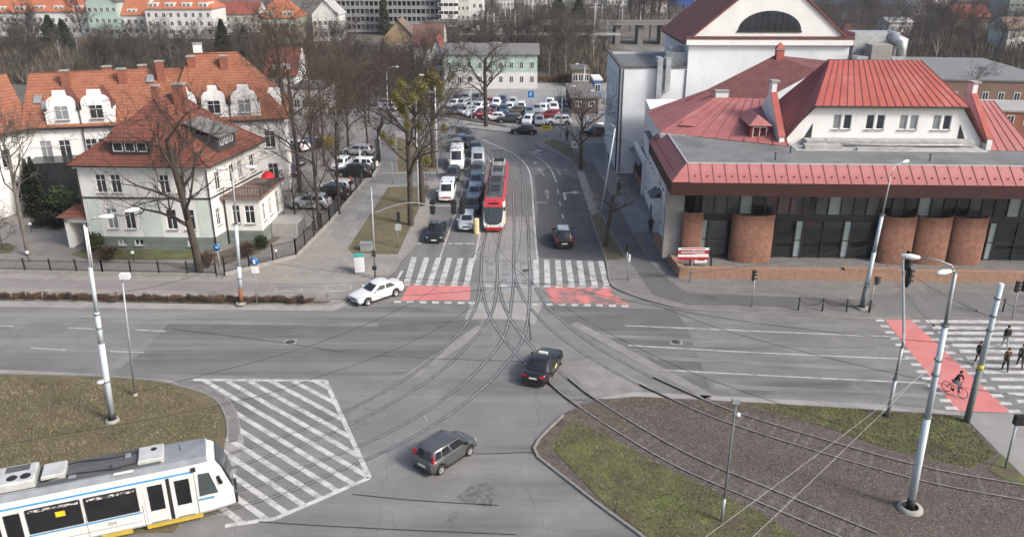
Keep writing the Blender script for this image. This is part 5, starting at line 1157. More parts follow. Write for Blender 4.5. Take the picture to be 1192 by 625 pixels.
seam_slope(up, (UW+3., -.6, -.2), (UW+7., -.6, -.2), (UW+5.4, 5, 3.4), (UW+3.2, 5, 3.4), 5, METL)
# ------------------------------------------------------------------ low red seamed roof with dormer and the maroon hall roof
lo = thing('side_hall', 'side hall with a red seamed lower roof, dormer and maroon upper roof', 'building', (15.2, 78.6, .1), R(-2.25))
q = MB(); q.prism([(-.6, 0), (10.5, -5), (10.5, 20), (.2, 20)], 0, 9.7); q.build('wall', WHITE, lo)
seam_slope(lo, (-.6, .2, 9.75), (10.3, -5.4, 9.75), (11.2, 4.6, 12.4), (5.4, 5., 12.4), 9, METL)
seam_slope(lo, (-.6, 12, 9.75), (-.6, .2, 9.75), (5.4, 5., 12.4), (5.4, 10, 12.4), 6, METL)
q = MB(); q.add([(3.2, 8.4, 11.6), (11, 7.2, 11.9), (16.8, 9, 14.6), (12.8, 11.6, 15.9)], ((0, 1, 2, 3),)); q.add([(12.8, 11.6, 15.9), (16.8, 9, 14.6), (24, 11, 13.6), (24, 14, 14.6)], ((0, 1, 2, 3),)); q.add([(3.2, 8.4, 11.3), (12.8, 11.6, 15.6), (12.9, 11.7, 15.9), (3.1, 8.3, 11.6)], ((0, 1, 2, 3),)); q.build('maroon_roof', METM, lo)
q = MB(); q.add([(3.3, 8.6, 9.7), (3.3, 8.6, 11.4), (12.8, 11.8, 15.5), (12.8, 11.8, 9.7)], ((0, 1, 2, 3),)); q.build('verge_wall', WHITE, lo)
q = MB(); q.add([(3.3, 8.5, 9.7), (11, 7.3, 9.7), (11, 7.3, 11.9), (3.3, 8.5, 11.6)], ((0, 1, 2, 3),)); q.build('upper_wall', WHITE, lo)
q = MB(); q.tube([(3.1, 8.3, 11.6), (3.1, 8.3, 9.8)], .07, 6); q.build('drainpipe', GUT, lo)
chimney(lo, 6.2, 5.8, 11.2, 12.9, 1.3, .8, WHITE); ch_ = chimney(lo, 13.2, 11.4, 15, 16.5, .8, .8, METB)
q = MB(); q.lathe([(.7, 16.64), (.0, 17.3)], 4, (13.2, 11.4, 0), 0, math.pi/4, math.pi/4+2*math.pi, False); q.build('chimney_cap', METB, ch_)
dx = 8.2; q = MB(); q.box(dx-.85, dx+.85, -2.9, .6, 9.8, 11.15); q.build('dormer', mat('dormer_red', (.2, .035, .035), .7, .1, 1), lo)
window(lo, xform((dx-.65, -2.9, 0), (1, 0, 0), (0, -1, 0)), 0, 10.0, 1.3, 1.0, 2, 1, sill=False, dep=.02)
q = MB(); q.add([(dx-1.1, -3.2, 11.15), (dx+1.1, -3.2, 11.15), (dx, -1.8, 11.95), (dx, 1.4, 11.95), (dx-1.1, 1., 11.15), (dx+1.1, 1, 11.15)], ((0, 1, 2), (1, 5, 3, 2), (4, 0, 2, 3))); q.build('dormer_roof', METL, lo)
q = MB(); q.add([(1.2, .6, 10.4), (2.8, .2, 10.4), (2.1, 1.6, 11.0)], ((0, 1, 2),)); q.build('roof_hatch', METL, lo)
# ------------------------------------------------------------------ big white theatre
TH = mat('theatre_render', (.68, .7, .72), .85, .04, .5); layer(TH, (.5, .52, .545), .25, .48, .7, fac=.7); layer(TH, (.42, .42, .41), 2.2, .6, .8, (1, 1, .12), fac=.5, seed=6)
tt = thing('theatre', 'tall white theatre block with a red gabled roof and half-round window', 'building', (13.3, 100.4, .1), R(-1.2))
mb = MB(); facade(mb, xform((0, 0, 0), (1, 0, 0), (0, -1, 0)), 27.2, 13.1, [])
sl_ = [(3+i*3.4, z, .8, 2.4, 1, 2) for i in range(4) for z in (9.2, 5.4)]
fac(tt, mb, (0, 18, 0), (0, -1, 0), (-1, 0, 0), 18, 13.1, sl_, sill=False, fm=FRAMED)
mb.quad((27.2, 0, 0), (27.2, 18, 0), (27.2, 18, 16.), (27.2, 0, 16.)); mb.quad((27.2, 18, 0), (0, 18, 0), (0, 18, 13.1), (27.2, 18, 13.1))
mb.quad((8.0, 0, 13.1), (27.2, 0, 13.1), (27.2, 0, 15.9), (8.0, 0, 15.9)); mb.quad((8, 18, 13.1), (8, 0, 13.1), (8, 0, 15.9), (8, 18, 15.9)); mb.build('wall', TH, tt)
GX0, GX1, GZ, AX, AZ = 8.4, 26.4, 16.9, 17.4, 24.2
q = MB(); q.add([(GX0, -.05, GZ), (GX1, -.05, GZ), (AX, -.05, AZ)], ((0, 1, 2),)); q.build('gable', WHITE, tt)
boxpart('cornice', WHITE, tt, 7.6, 27.4, -.45, 0, 15.9, 16.55); boxpart('cornice_tiles', METM, tt, 7.5, 27.5, -.5, .2, 16.56, 16.85)
q = MB()
for s_, ex in ((-1, 7.3), (1, 27.5)): q.add([(ex, -.3, 15.9), (AX, -.3, AZ+.25), (AX, 18, AZ+.25), (ex, 18, 15.9), (ex, -.3, 16.15), (AX, -.3, AZ+.5), (AX, 18, AZ+.5), (ex, 18, 16.15)], ((0, 1, 5, 4), (4, 5, 6, 7) if s_ > 0 else (7, 6, 5, 4), (0, 3, 2, 1)))
q.build('roof', mat('theatre_roof', (.19, .06, .05), .75, .15, .7), tt)
q = MB(); rr = 3.75
q.lathe([(0, 0), (rr, 0)], 20, a0=0, a1=math.pi); o = q.build('half_round_window', WGL, tt, (AX, -.09, 17.5)); o.rotation_euler = (math.pi/2, 0, 0); o.scale.y = .62
q = MB()
for i in range(-4, 5): x_ = i*.78; q.box(x_-.07, x_+.07, -.13, -.07, 0, max(.2, math.sqrt(max(0, rr*rr-x_*x_))*.6))
q.box(-rr-.1, rr+.1, -.15, -.07, -.15, .05); ob_ = q.build('mullion', FRAMED, o); ob_.matrix_basis = o.matrix_basis.inverted() @ Matrix.Translation((AX, 0, 17.5))
q = MB(); q.box(0.3, 7.6, .3, 17.6, 12.7, 12.8); q.build('flat_roof', FLATR, tt)
q = MB(); q.box(-.15, .3, -.1, 18, 13.1, 13.4); q.box(.3, 8, -.1, .3, 13.1, 13.35); q.build('parapet', mat('parapet_dark', (.1, .1, .1), .8, .2, 2), tt)
ZN = mat('zinc_duct', (.42, .44, .45), .45, .2, 2., metal=.5)
for x in (4.3, 5.3): q = MB(); q.box(x, x+.62, -.75, -.02, 9.6+(x-4.3)*.9, 13.8); q.box(x, x+.62, -.7, 1.5, 13.81, 14.4); q.build('duct', ZN, tt)
q = MB(); q.box(5.6, 9.4, 1, 2.6, 13.2, 14.9); q.box(6.2, 8.8, 2.8, 4.4, 13.2, 15.3); q.build('duct', ZN, tt)
for x in (.3, 7.9): q = MB(); q.tube([(x, -.1, .2), (x, -.1, 13)], .08, 6); q.build('drainpipe', GUT, tt)
q = MB(); q.tube([(-.1, .5, .2), (-.1, .5, 13)], .09, 6); q.build('drainpipe', GUT, tt)
# roof machinery and pale annex to the right of the theatre
rp_ = thing('roof_machinery', 'grey ventilation ducts and chimney block right of the theatre gable', 'ventilation unit', (41.2, 98.5, 0))
q = MB(); q.box(-.5, 7.5, -1, 9, 0, 13.5); q.build('plant_house', WHITE, rp_); q = MB(); q.box(1.2, 3.6, -.6, 1.6, 13.5, 16.2); q.build('chimney_block', PALE, rp_)
q = MB(); q.box(.0, 5.4, 2, 5, 13.5, 17.4); q.tube([(5.4, 1, 14), (5.4, 1, 16.4), (4.2, 2.6, 17)], .7, 10); q.box(-.4, 1.1, -.4, 1, 13.5, 14.9); q.box(3.7, 5.2, -.6, .8, 13.5, 14.8); q.build('duct', ZN, rp_)
an = thing('white_annex', 'small white flat-roofed annex behind the bright red roof', 'building', (44.6, 99, 0)); q = MB(); q.box(0, 4, 9.2, 13, 0, 15.); q.build('wall', WHITE, an); q = MB(); q.box(-.2, 4.2, 9., 13.2, 15., 15.2); q.build('roof', mat('pale_roof', (.55, .55, .54), .8, .1, 1.), an)
# ------------------------------------------------------------------ framed shop front by the pavement
ks = thing('shop_pavilion', 'low white pavilion with a tall framed shop window beside the pavement', 'building', (15.0, 90.6, .09), R(-1.5))
q = MB(); q.box(0, .5, 0, .5, 0, 4.1); q.box(0, .5, 9.5, 10, 0, 4.1); q.box(0, .5, .5, 9.5, 3.55, 4.1); q.box(.5, 5, 0, .4, 0, 3.6); q.box(.5, 5, 9.6, 10, 0, 3.6); q.build('frame', WHITE, ks)
q = MB(); q.box(.15, .5, .5, 9.5, 0, 1.1); q.build('brick_base', BRK, ks); q = MB(); q.box(.3, .34, .5, 9.5, 1.1, 3.55); gl_ = q.build('shop_window', WGL, ks)
q = MB()
for i in range(1, 6): q.box(.22, .36, .5+i*1.5-.05, .5+i*1.5+.05, 1.1, 3.55)
q.build('mullion', FRAMED, gl_); q = MB(); q.box(.4, 5, .3, 9.7, 3.4, 3.5); q.build('roof', FLATR, ks)
q = MB(); q.add([(-.5, .6, 3.3), (-.5, 9.4, 3.3), (.1, 9.4, 3.75), (.1, .6, 3.75)], ((0, 3, 2, 1),)); q.build('awning', FLATR, ks)
# ================================================================== FAR BUILDINGS
def cm(name, c, **k): return mat(name, c, .85, .08, .4, **k)
CREAM = cm('far_cream', (.55, .54, .5)); PINKW = cm('far_white', (.6, .6, .58)); GREENW = cm('far_green', (.36, .47, .42)); GREYW = cm('far_grey', (.38, .38, .38)); DKR = cm('far_dark_roof', (.1, .098, .095))
REDR = cm('far_red_roof', (.22, .06, .045)); ORR = cm('far_orange_roof', (.36, .125, .065)); BRN = cm('far_brown', (.17, .13, .1))
FWM = {}
def far_window(par, M, x, z, w_, h):
    k = (w_, h)
    if k not in FWM:
        q = MB(); q.box(0, w_, -.04, .02, 0, .1); q.box(0, w_, -.04, .02, h-.1, h); q.box(0, .1, -.04, .02, .1, h-.1); q.box(w_-.1, w_, -.04, .02, .1, h-.1); q.box(w_/2-.04, w_/2+.04, -.03, .02, .1, h-.1)
        p = MB(); p.box(.1, w_-.1, -.012, .01, .1, h-.1); FWM[k] = (q.mesh('window', FRAME), p.mesh('pane', WGL))
    o = obj('window', FWM[k][0], par); o.matrix_basis = M @ Matrix.Translation((x, 0, z)); obj('pane', FWM[k][1], o)
def far_building(label, px0, px1, Y, ze, zr, dep, wm, rm, nx, nz, name='far_house', rz=0., ww=1.1, wh=1.5, z1=1.2, group=None, hip=0., gable_front=False, dormers=0, cat='building', base2=None, dmat=None):
    a, b = PY(px0, 30, Y), PY(px1, 30, Y); W_ = b.x-a.x; t = thing(name, label, cat, (a.x, Y, 0), rz, group)
    q = MB(); q.box(0, W_, 0, dep, -.3, ze); q.build('wall', wm, t)
    if base2 is not None: q = MB(); q.box(-.03, W_+.03, -.04, dep, 0, base2[0]); q.build('lower_wall', base2[1], t)
    M = xform((0, -.03, 0), (1, 0, 0), (0, -1, 0)); sh = (ze-z1)/max(nz, 1)
    for i in range(nx):
        for j in range(nz): far_window(t, M, W_*(i+.5)/nx-ww/2, z1+j*sh, ww, wh)
    if zr > ze:
        q = MB(); o = .5
        if gable_front:
            m = W_/2; q.quad((-o, -o, ze-.3), (-o, dep+o, ze-.3), (m, dep+o, zr), (m, -o, zr)); q.quad((W_+o, dep+o, ze-.3), (W_+o, -o, ze-.3), (m, -o, zr), (m, dep+o, zr)); q.add([(0, 0, ze), (W_, 0, ze), (m, 0, zr-.2)], ((0, 1, 2),), 1)
        else:
            m = dep/2; q.quad((-o, -o, ze), (W_+o, -o, ze), (W_+o-hip, m, zr), (-o+hip, m, zr)); q.quad((W_+o, dep+o, ze), (-o, dep+o, ze), (-o+hip, m, zr), (W_+o-hip, m, zr)); q.add([(-o, -o, ze), (-o+hip, m, zr), (-o, dep+o, ze)], ((0, 1, 2),), 0 if hip else 1); q.add([(W_+o, -o, ze), (W_+o, dep+o, ze), (W_+o-hip, m, zr)], ((0, 1, 2),), 0 if hip else 1)
        r_ = q.build('roof', [rm, wm], t)
        for i in range(dormers):
            x = W_*(i+.5)/dormers; d = MB(); d.box(x-1.6, x+1.6, .6, dep/2, ze+.3, ze+1.9); d.build('dormer', dmat or wm, r_); far_window(t, xform((0, .57, 0), (1, 0, 0), (0, -1, 0)), x-1.2, ze+.55, 1., 1.1); far_window(t, xform((0, .57, 0), (1, 0, 0), (0, -1, 0)), x+.2, ze+.55, 1., 1.1)
    else: q = MB(); q.box(-.2, W_+.2, -.2, dep+.2, ze, ze+.3); q.build('roof', rm, t)
    return t
RG = 'terraced houses on the far left skyline'
far_building('orange-roofed house, leftmost of the far terrace at the top left', -30, 37, 285, 7.6, 13.5, 14, PINKW, ORR, 9, 2, 'terraced_house', group=RG, dormers=3)
far_building('second terraced house from the left with orange roof and white dormers', 38, 104, 282, 8., 14.5, 14, PINKW, ORR, 9, 2, 'terraced_house', group=RG, dormers=3)
far_building('pale green gabled house in the middle of the far terrace', 104, 139, 279, 11.5, 15, 14, GREENW, DKR, 5, 3, 'terraced_house', group=RG, gable_front=True)
far_building('low orange-roofed link between pale green and white terraced houses', 140, 170, 281, 7., 13, 13, PINKW, ORR, 4, 2, 'terraced_house', group=RG, dormers=1)
far_building('white three-storey house at the right end of the far terrace', 171, 248, 277, 9.2, 13.8, 14, PINKW, ORR, 9, 3, 'terraced_house', group=RG, dormers=4, hip=5)
far_building('red-roofed house right of the far terrace, half behind bare trees', 252, 300, 300, 6, 10, 12, CREAM, REDR, 5, 2)
far_building('yellowish house with orange hipped roofs left of the grey slab block', 302, 346, 262, 7.5, 12.4, 13, cm('far_yellow', (.46, .48, .36)), ORR, 6, 2, hip=4, dormers=2)
far_building('white house with a grey roof just left of the slab block', 364, 394, 270, 8, 12.5, 12, PINKW, GREYW, 5, 2, gable_front=True)
far_building('white chapel-like house with red roof among bare trees, mid left', 304, 338, 150, 5.5, 10, 9, OFFW, REDR, 3, 1, gable_front=False, dormers=1)
far_building('white low garage building behind the bare trees left of the street', 332, 372, 141, 4.4, 4.4, 8, OFFW, DKR, 4, 1)
# slab block of flats with its balcony grid
sb = PY(393, 30, 295); sbW = PY(512, 30, 295).x-sb.x
s_ = thing('apartment_block', 'long grey slab block of flats with a dense balcony grid on the skyline', 'building', (sb.x, 295, 0))
q = MB(); q.box(0, sbW, 1.4, 14, 0, 32); q.build('wall', cm('block_back', (.2, .2, .205)), s_)
for k in range(12): q = MB(); q.box(-.1, sbW+.1, 0, 1.42, k*2.6+.3, k*2.6+.52); q.build('floor_slab', GREYW, s_)
for k in range(12): q = MB(); q.box(0, sbW, -.02, .06, k*2.6+.52, k*2.6+1.35); q.build('balcony_parapet', cm('block_parapet', (.24, .24, .245)), s_)
for k in range(23): x = sbW*k/22; q = MB(); q.box(x-.14, x+.14, -.05, 1.4, 0, 32); q.build('balcony_divider', cm('block_divider', (.27, .27, .275)), s_)
q = MB(); rnd = random.Random(8)
for i in range(22):
    for k in range(12):
        x = sbW*(i+.5)/22; q.box(x-.75, x+.75, 1.34, 1.38, k*2.6+.9, k*2.6+2.5, rnd.choice((0, 0, 1)))
tag(q.build('windows', [WGL, WGLC], s_), kind='stuff')
far_building('white tower block with brown balcony bands right of the slab block', 514, 531, 292, 30, 30, 14, PINKW, DKR, 3, 11, 'tower_block', ww=3.6, wh=1.2)
far_building('tall pale tower at the very top behind the white tower block', 532, 547, 340, 30, 30, 12, CREAM, DKR, 3, 8, 'tower_block')
far_building('plain white cube building right of the tower blocks', 549, 563, 300, 11.5, 11.5, 12, PINKW, GREYW, 2, 3, 'white_block')
far_building('brown half-timbered gabled house in front of the slab block', 446, 481, 232, 4.6, 9.2, 10, cm('timber_wall', (.3, .22, .13)), BRN, 3, 1, gable_front=True)
far_building('tiny red-roofed white kiosk by the railway', 493, 506, 262, 3, 4.6, 4, PINKW, cm('kiosk_red', (.5, .06, .07)), 2, 1)
far_building('reddish brown gabled house behind the bare trees beside the green warehouse', 480, 513, 195, 6, 10.5, 11, CREAM, cm('brown_roof', (.14, .07, .055)), 3, 1)
far_building('two-tone green and white warehouse with grey roof behind the car park', 515, 626, 170, 6.9, 8.6, 11, GREENW, cm('warehouse_roof', (.15, .148, .14)), 9, 2, 'warehouse', ww=.9, wh=1.4, base2=(3.3, PINKW))
far_building('narrow white gabled house end in front of the green warehouse', 500, 514, 178, 6, 9.5, 9, PINKW, REDR, 2, 2, gable_front=True)
far_building('low grey-roofed brick shed beside the car park', 668, 700, 142, 2.6, 2.6, 16, cm('shed_red', (.12, .085, .07)), cm('shed_roof', (.15, .14, .13)), 2, 1, 'shed', ww=1., wh=1.)
far_building('dark market stall building behind the grey-roofed shed', 668, 688, 172, 3.4, 3.4, 8, BRN, DKR, 3, 1, 'shed')
far_building('blue and white container left of the theatre', 694, 703, 158, 3.4, 3.4, 6, cm('container_blue', (.08, .17, .35)), PINKW, 1, 1, 'container', cat='container')
far_building('big blue retail hall on the skyline left of the theatre gable', 786, 862, 440, 14, 14, 30, cm('hall_blue', (.02, .07, .3)), DKR, 1, 1, 'retail_hall', ww=2, wh=2)
far_building('wide blue and yellow retail hall on the skyline right of the theatre', 930, 1040, 420, 9.5, 9.5, 30, cm('hall_blue2', (.05, .09, .2)), cm('hall_yellow', (.5, .38, .1)), 6, 1, 'retail_hall', ww=3, wh=2)
far_building('yellow retail hall at the top edge behind the blue one', 955, 1010, 470, 12, 12, 20, cm('hall_yellow2', (.52, .4, .12)), GREYW, 3, 1, 'retail_hall', ww=3, wh=2)
far_building('cream house with lit facade beside the theatre ducts', 958, 976, 205, 6.5, 8.8, 9, CREAM, REDR, 2, 2)
far_building('small dark-red-roofed house among the trees right of the theatre', 982, 1016, 236, 4, 7.5, 9, CREAM, REDR, 3, 1, hip=3)
far_building('grey flat-roofed long building at the right edge behind the red roof', 1098, 1240, 150, 4.6, 4.6, 34, cm('long_wall', (.2, .13, .1)), cm('long_roof', (.17, .175, .175)), 8, 1, 'long_hall', rz=R(-7))
far_building('low brick building with terrace at the right edge below the long grey roof', 1108, 1240, 128, 3.2, 3.2, 10, cm('brick_low', (.3, .12, .075)), cm('roof_low', (.32, .31, .3)), 7, 1, 'low_building', rz=R(-10))
far_building('greenish glazed office at the far right skyline', 1170, 1230, 330, 12, 12, 20, cm('glazed_green', (.25, .29, .27)), DKR, 9, 4, 'office_block', ww=1.6, wh=1.4)
far_building('white shed roofs in the trees at right', 1035, 1062, 290, 4, 5.4, 10, PINKW, PINKW, 3, 1)
far_building('pale house at the right edge among the trees', 1176, 1215, 240, 6, 9, 10, CREAM, BRN, 3, 2)
far_building('red-brown row of houses at upper right among the trees', 1110, 1150, 300, 5, 9, 10, BRN, REDR, 5, 1)
for i, (px, Y, w_, h, c) in enumerate(((578, 430, 20, 9, 'PINKW'), (610, 460, 26, 11, 'CREAM'), (640, 440, 16, 8, 'PINKW'), (668, 470, 22, 10, 'GREYW'), (705, 450, 24, 9, 'PINKW'), (745, 400, 30, 8, 'CREAM'), (1075, 460, 26, 9, 'PINKW'), (1110, 480, 30, 12, 'GREYW'), (1150, 470, 22, 9, 'CREAM'), (1060, 380, 18, 7, 'CREAM'))):
    far_building('small pale house on the far wooded skyline at the top of the picture', px, px+w_, Y, h-3, h, 12, globals()[c], REDR if i % 3 else DKR, 5, 2, group='far skyline houses')
# railway viaduct with train
vd = thing('viaduct', 'concrete railway viaduct on piers crossing the distance', 'bridge', (0, 258, 0))
q = MB(); q.box(-26, 60, 0, 9, 5.6, 6.5); q.box(-26, 60, -.1, .3, 6.5, 7.1); q.build('deck', cm('viaduct_concrete', (.2, .195, .185)), vd)
for x in range(-24, 60, 7): q = MB(); q.box(x, x+1.6, 1, 8, -.3, 5.6); q.build('pier', cm('pier_concrete', (.17, .165, .16)), vd)
tn = thing('train', 'yellow and blue commuter train in front of the tower blocks', 'train', (PY(516, 40, 222).x, 222, 0))
for k in range(2):
    q = MB(); q.box(k*8, k*8+7.8, 0, 2.8, .8, 3.6, 0); q.box(k*8, k*8+7.8, -.03, 2.83, .8, 1.9, 1); q.box(k*8+.2, k*8+7.6, .2, 2.6, 3.6, 3.9, 2); q.build('carriage', [cm('train_blue', (.03, .05, .16)), cm('train_yellow', (.55, .42, .06)), GREYW], tn)
    for j in range(4): q = MB(); q.box(k*8+.6+j*1.8, k*8+1.9+j*1.8, -.04, -.01, 2.1, 3.1); q.build('window', WGL, tn)
pf = thing('railway_platform', 'long pale railway platform roof beside the train', 'platform', (PY(500, 45, 240).x, 240, 0)); q = MB(); q.box(0, 55, 0, 5, 4.2, 4.5); q.build('roof', PALE, pf)
for k in range(10): q = MB(); q.tube([(2+k*5.6, 2.5, 0), (2+k*5.6, 2.5, 4.2)], .12, 6); q.build('column', GREYW, pf)
rnd = random.Random(4)
for i in range(22):
    x = rnd.uniform(-22, 75); y = rnd.uniform(235, 330); h = rnd.uniform(9, 13); t = thing('catenary_mast', 'pale railway mast standing among the far tracks', 'mast', (x, y, 0), group='railway masts')
    q = MB(); q.tube([(0, 0, 0), (0, 0, h)], .16, 5); q.bar((-1.4, 0, h-1), (1.4, 0, h-1), .12); q.build('mast', cm('mast_grey', (.42, .42, .42)), t)
# ================================================================== TREES
BARK = mat('bark_dark', (.065, .054, .045), .95, .3, 3., bump=.6, bscale=12); BARKB = mat('bark_brown', (.06, .048, .04), .95, .3, 3., bump=.6, bscale=12); BARKG = mat('bark_grey', (.15, .135, .118), .95, .25, 3., bump=.6, bscale=12)
TWIG = mat('twig_brown', (.058, .046, .039), .95, .25, 1.); TWIGG = mat('twig_grey', (.095, .084, .075), .95, .25, 1.); TWIGR = mat('twig_rust', (.082, .06, .047), .95, .3, 1.)
def bare_tree(seed, h=12., trunk_h=.3, spread=.55, limbs=7, dens=1., r0=.24, up=.35, twigr=.014, levels=4):
    rnd = random.Random(seed); tr_, cr = MB(), MB()
    def branch(p, d, L, r, lev):
        nseg = 5 if lev == 0 else (4 if lev < 3 else 3); pts = [p]; rr = [r]; dd = d.normalized(); wob = (.025, .16, .2, .24, .28)[min(lev, 4)]
        for i in range(nseg):
            dd = (dd+Vector((rnd.gauss(0, wob), rnd.gauss(0, wob), rnd.gauss(0, wob)+up*(.10 if lev else .25)))).normalized()
            pts.append(pts[-1]+dd*L/nseg); rr.append(max(twigr*.55, r*(1-(i+1)/nseg*(.45 if lev == 0 else .72))))
        (tr_ if lev <= 1 else cr).tube(pts, rr, 7 if lev == 0 else (5 if lev == 1 else (4 if lev == 2 else 3)), cap=False)
        if lev >= levels: return
        nc = (limbs, int(6*dens), int(6*dens), int(5*dens), 0)[lev]
        for k in range(nc):
            t = (trunk_h/.85 + (1-trunk_h/.85)*(k+rnd.random())/nc) if lev == 0 else rnd.uniform(.22, 1.)
            if lev and k == 0: t = 1.
            t = min(t, .999); i = int(t*nseg); f = t*nseg-i; q = pts[i].lerp(pts[i+1], f); ax = (pts[i+1]-pts[i]).normalized()
            a = k*2.399+rnd.uniform(-.5, .5); u = ax.orthogonal().normalized(); v = ax.cross(u); side = u*math.cos(a)+v*math.sin(a)
            ang = (rnd.uniform(.7, 1.15)*spread*1.6 if lev == 0 else rnd.uniform(.45, 1.0))
            nd = ax*math.cos(ang)+side*math.sin(ang)+Vector((0, 0, up*.35))
            nl = L*((rnd.uniform(.42, .62)*(1.15-t*.45)) if lev == 0 else rnd.uniform(.42, .66)); nr = max(twigr, (rr[i]*(1-f)+rr[i+1]*f)*rnd.uniform(.5, .68))
            branch(q, nd, nl, nr, lev+1)
    branch(Vector((0, 0, -.15)), Vector((rnd.gauss(0, .015), rnd.gauss(0, .015), 1)), h*.82, r0, 0)
    return tr_, cr
TV = {}
def variant(key, bark, twig, **k):
    a, b = bare_tree(**k); TV[key] = (a.mesh('trunk', bark), b.mesh('crown', twig))
for i in range(5): variant(('far', i), BARKB, (TWIG, TWIGG, TWIGR, TWIG, TWIGG)[i], seed=20+i, h=12, trunk_h=.2, spread=.5, limbs=8, dens=1., r0=.2, twigr=.026, up=.4)
variant(('birch', 0), mat('birch_bark', (.36, .34, .31), .9, .3, 4.), TWIGG, seed=41, h=13, trunk_h=.3, spread=.36, limbs=8, dens=.85, r0=.14, twigr=.024, up=.5)
variant(('poplar', 0), BARKB, TWIGG, seed=42, h=20, trunk_h=.1, spread=.2, limbs=16, dens=.9, r0=.25, twigr=.028, up=.9)
def tree(key, px, h, h0, label, group=None, rz=0., loc=None, lean=(0, 0), name='bare_tree', sx=1.):
    p = loc or G(*px); t = thing(name, label, 'tree', p, rz, group); t.rotation_euler = (lean[0], lean[1], rz); s_ = h/h0; t.scale = (s_*sx, s_*sx, s_)
    a, b = TV[key]; obj('trunk', a, t); obj('crown', b, t); return t
# individual near trees
variant('big', BARK, TWIG, seed=3, h=16.5, trunk_h=.28, spread=.6, limbs=10, dens=1.15, r0=.4, twigr=.016, up=.22)
bt = tree('big', (233, 318), 15, 16.5, 'big dark bare tree in front of the villa corner', rz=2.1)
variant('pale', BARKG, TWIGG, seed=7, h=12, trunk_h=.42, spread=.4, limbs=7, dens=1., r0=.22, twigr=.014, up=.5)
tree('pale', (34, 299), 12.5, 12, 'slender pale bare tree on the forecourt left of the villa', rz=.4, lean=(0, R(1)))
variant('street', BARK, TWIG, seed=14, h=15.5, trunk_h=.3, spread=.55, limbs=9, dens=1.05, r0=.36, twigr=.016, up=.3)
st1 = tree('street', (478, 263), 14.5, 15.5, 'dark bare street tree on the grass strip with yellow-green clumps', rz=1.2)
variant('street2', BARK, TWIG, seed=15, h=16, trunk_h=.3, spread=.5, limbs=9, dens=1.05, r0=.33, twigr=.018, up=.35)
st2 = tree('street2', (492, 240), 16, 16, 'second dark street tree with yellow-green clumps, just behind the first', rz=4)
st3 = tree('street2', (504, 196), 15, 16, 'bare street tree beside the tall white van', rz=2.)
variant('carpark', BARK, TWIG, seed=18, h=13, trunk_h=.3, spread=.5, limbs=8, dens=1., r0=.38, twigr=.02, up=.3)
ct = tree('carpark', (566, 148), 13.5, 13, 'dark bare tree on the verge in front of the car park', rz=.8)
variant('poll', BARK, TWIG, seed=22, h=6.6, trunk_h=.45, spread=.75, limbs=6, dens=.75, r0=.24, twigr=.014, up=.2)
tree('poll', (705, 288), 6.6, 6.6, 'pollarded small bare tree in the right-hand grass strip', rz=.5)
tree('carpark', (676, 198), 9.5, 13, 'bare tree further up the right pavement with one yellow-green clump', rz=2.7)
variant('lot', BARKB, TWIGR, seed=31, h=17, trunk_h=.22, spread=.42, limbs=9, dens=1.0, r0=.26, twigr=.018, up=.45)
variant('lot2', BARKB, TWIGR, seed=33, h=16, trunk_h=.25, spread=.45, limbs=8, dens=1.0, r0=.22, twigr=.018, up=.4)
LG = 'tall rusty-twigged trees along the street fence'
for k, px, h, rz, wh in (('lot', (373, 270), 13.5, .3, 'nearest the villa steps inside the fence corner'), ('lot2', (395, 250), 12.5, 1.7, 'by the pale silver car at the fence'), ('lot', (350, 225), 17.5, 2.9, 'at the office building corner'), ('lot2', (378, 195), 13.5, 4., 'in the middle of the yard'), ('lot', (406, 180), 12, 5.1, 'beside the silver estate car'), ('lot2', (428, 172), 11, .9, 'at the far end of the fence'), ('lot', (335, 150), 18.5, 1.1, 'furthest left behind the parked yard cars'), ('lot2', (362, 150), 15, 2.2, 'behind the blue waste containers'), ('lot2', (430, 145), 9.5, 2.8, 'beyond the far fence stretch'), ('lot', (455, 142), 9.5, 5., 'closest to the street bend')):
    tree(k, px, h, 17 if k == 'lot' else 16, 'tall bare tree with rusty brown twigs '+wh, LG, rz)
variant('small', BARKB, TWIG, seed=36, h=5, trunk_h=.2, spread=.6, limbs=7, dens=.95, r0=.09, twigr=.012, up=.25)
for px, h, lab in (((345, 262), 5.5, 'small bare garden tree beside the villa steps'), ((367, 268), 5, 'small bare garden tree against the street fence'), ((4, 292), 4, 'thin young tree with forked stem on the round lawn at far left'), ((1150, 118), 6, 'bare tree beside the low brick building at right'), ((1130, 122), 6.5, 'bare tree left of the low brick building at right')):
    tree('small', px, h, 5, lab, rz=random.uniform(0, 6))
# the bare grove and wood behind
rnd = random.Random(77)
def grove(n, x0, x1, y0, y1, h0, h1, label, group, keys=None, ok=None):
    c = 0
    while c < n:
        px = rnd.uniform(x0, x1); d0, d1 = G(596, y1).y, G(596, y0).y; Y = d0+(d1-d0)*rnd.random()**.8; p = Vector((PY(px, 100, Y).x, Y, 0))
        if ok and not ok(p): continue
        k = rnd.choice(keys or [('far', 0), ('far', 1), ('far', 2), ('far', 3), ('far', 4), ('birch', 0)]); hh = {'far': 12, 'birch': 13, 'poplar': 20}[k[0]]
        tree(k, None, rnd.uniform(h0, h1), hh, label, group, rnd.uniform(0, 6.28), p, sx=rnd.uniform(.9, 1.25)); c += 1
def clear_road(p): return not (-14 < p.x < 40 and p.y < 176) and not (-26 < p.x and p.y < 150 and p.x < 60) and not (-60 < p.x < -24 and p.y < 112)
grove(60, -20, 300, 58, 98, 5.5, 9, 'bare tree in the grove between the office roof and the far terrace', 'grove behind the office building', ok=clear_road)
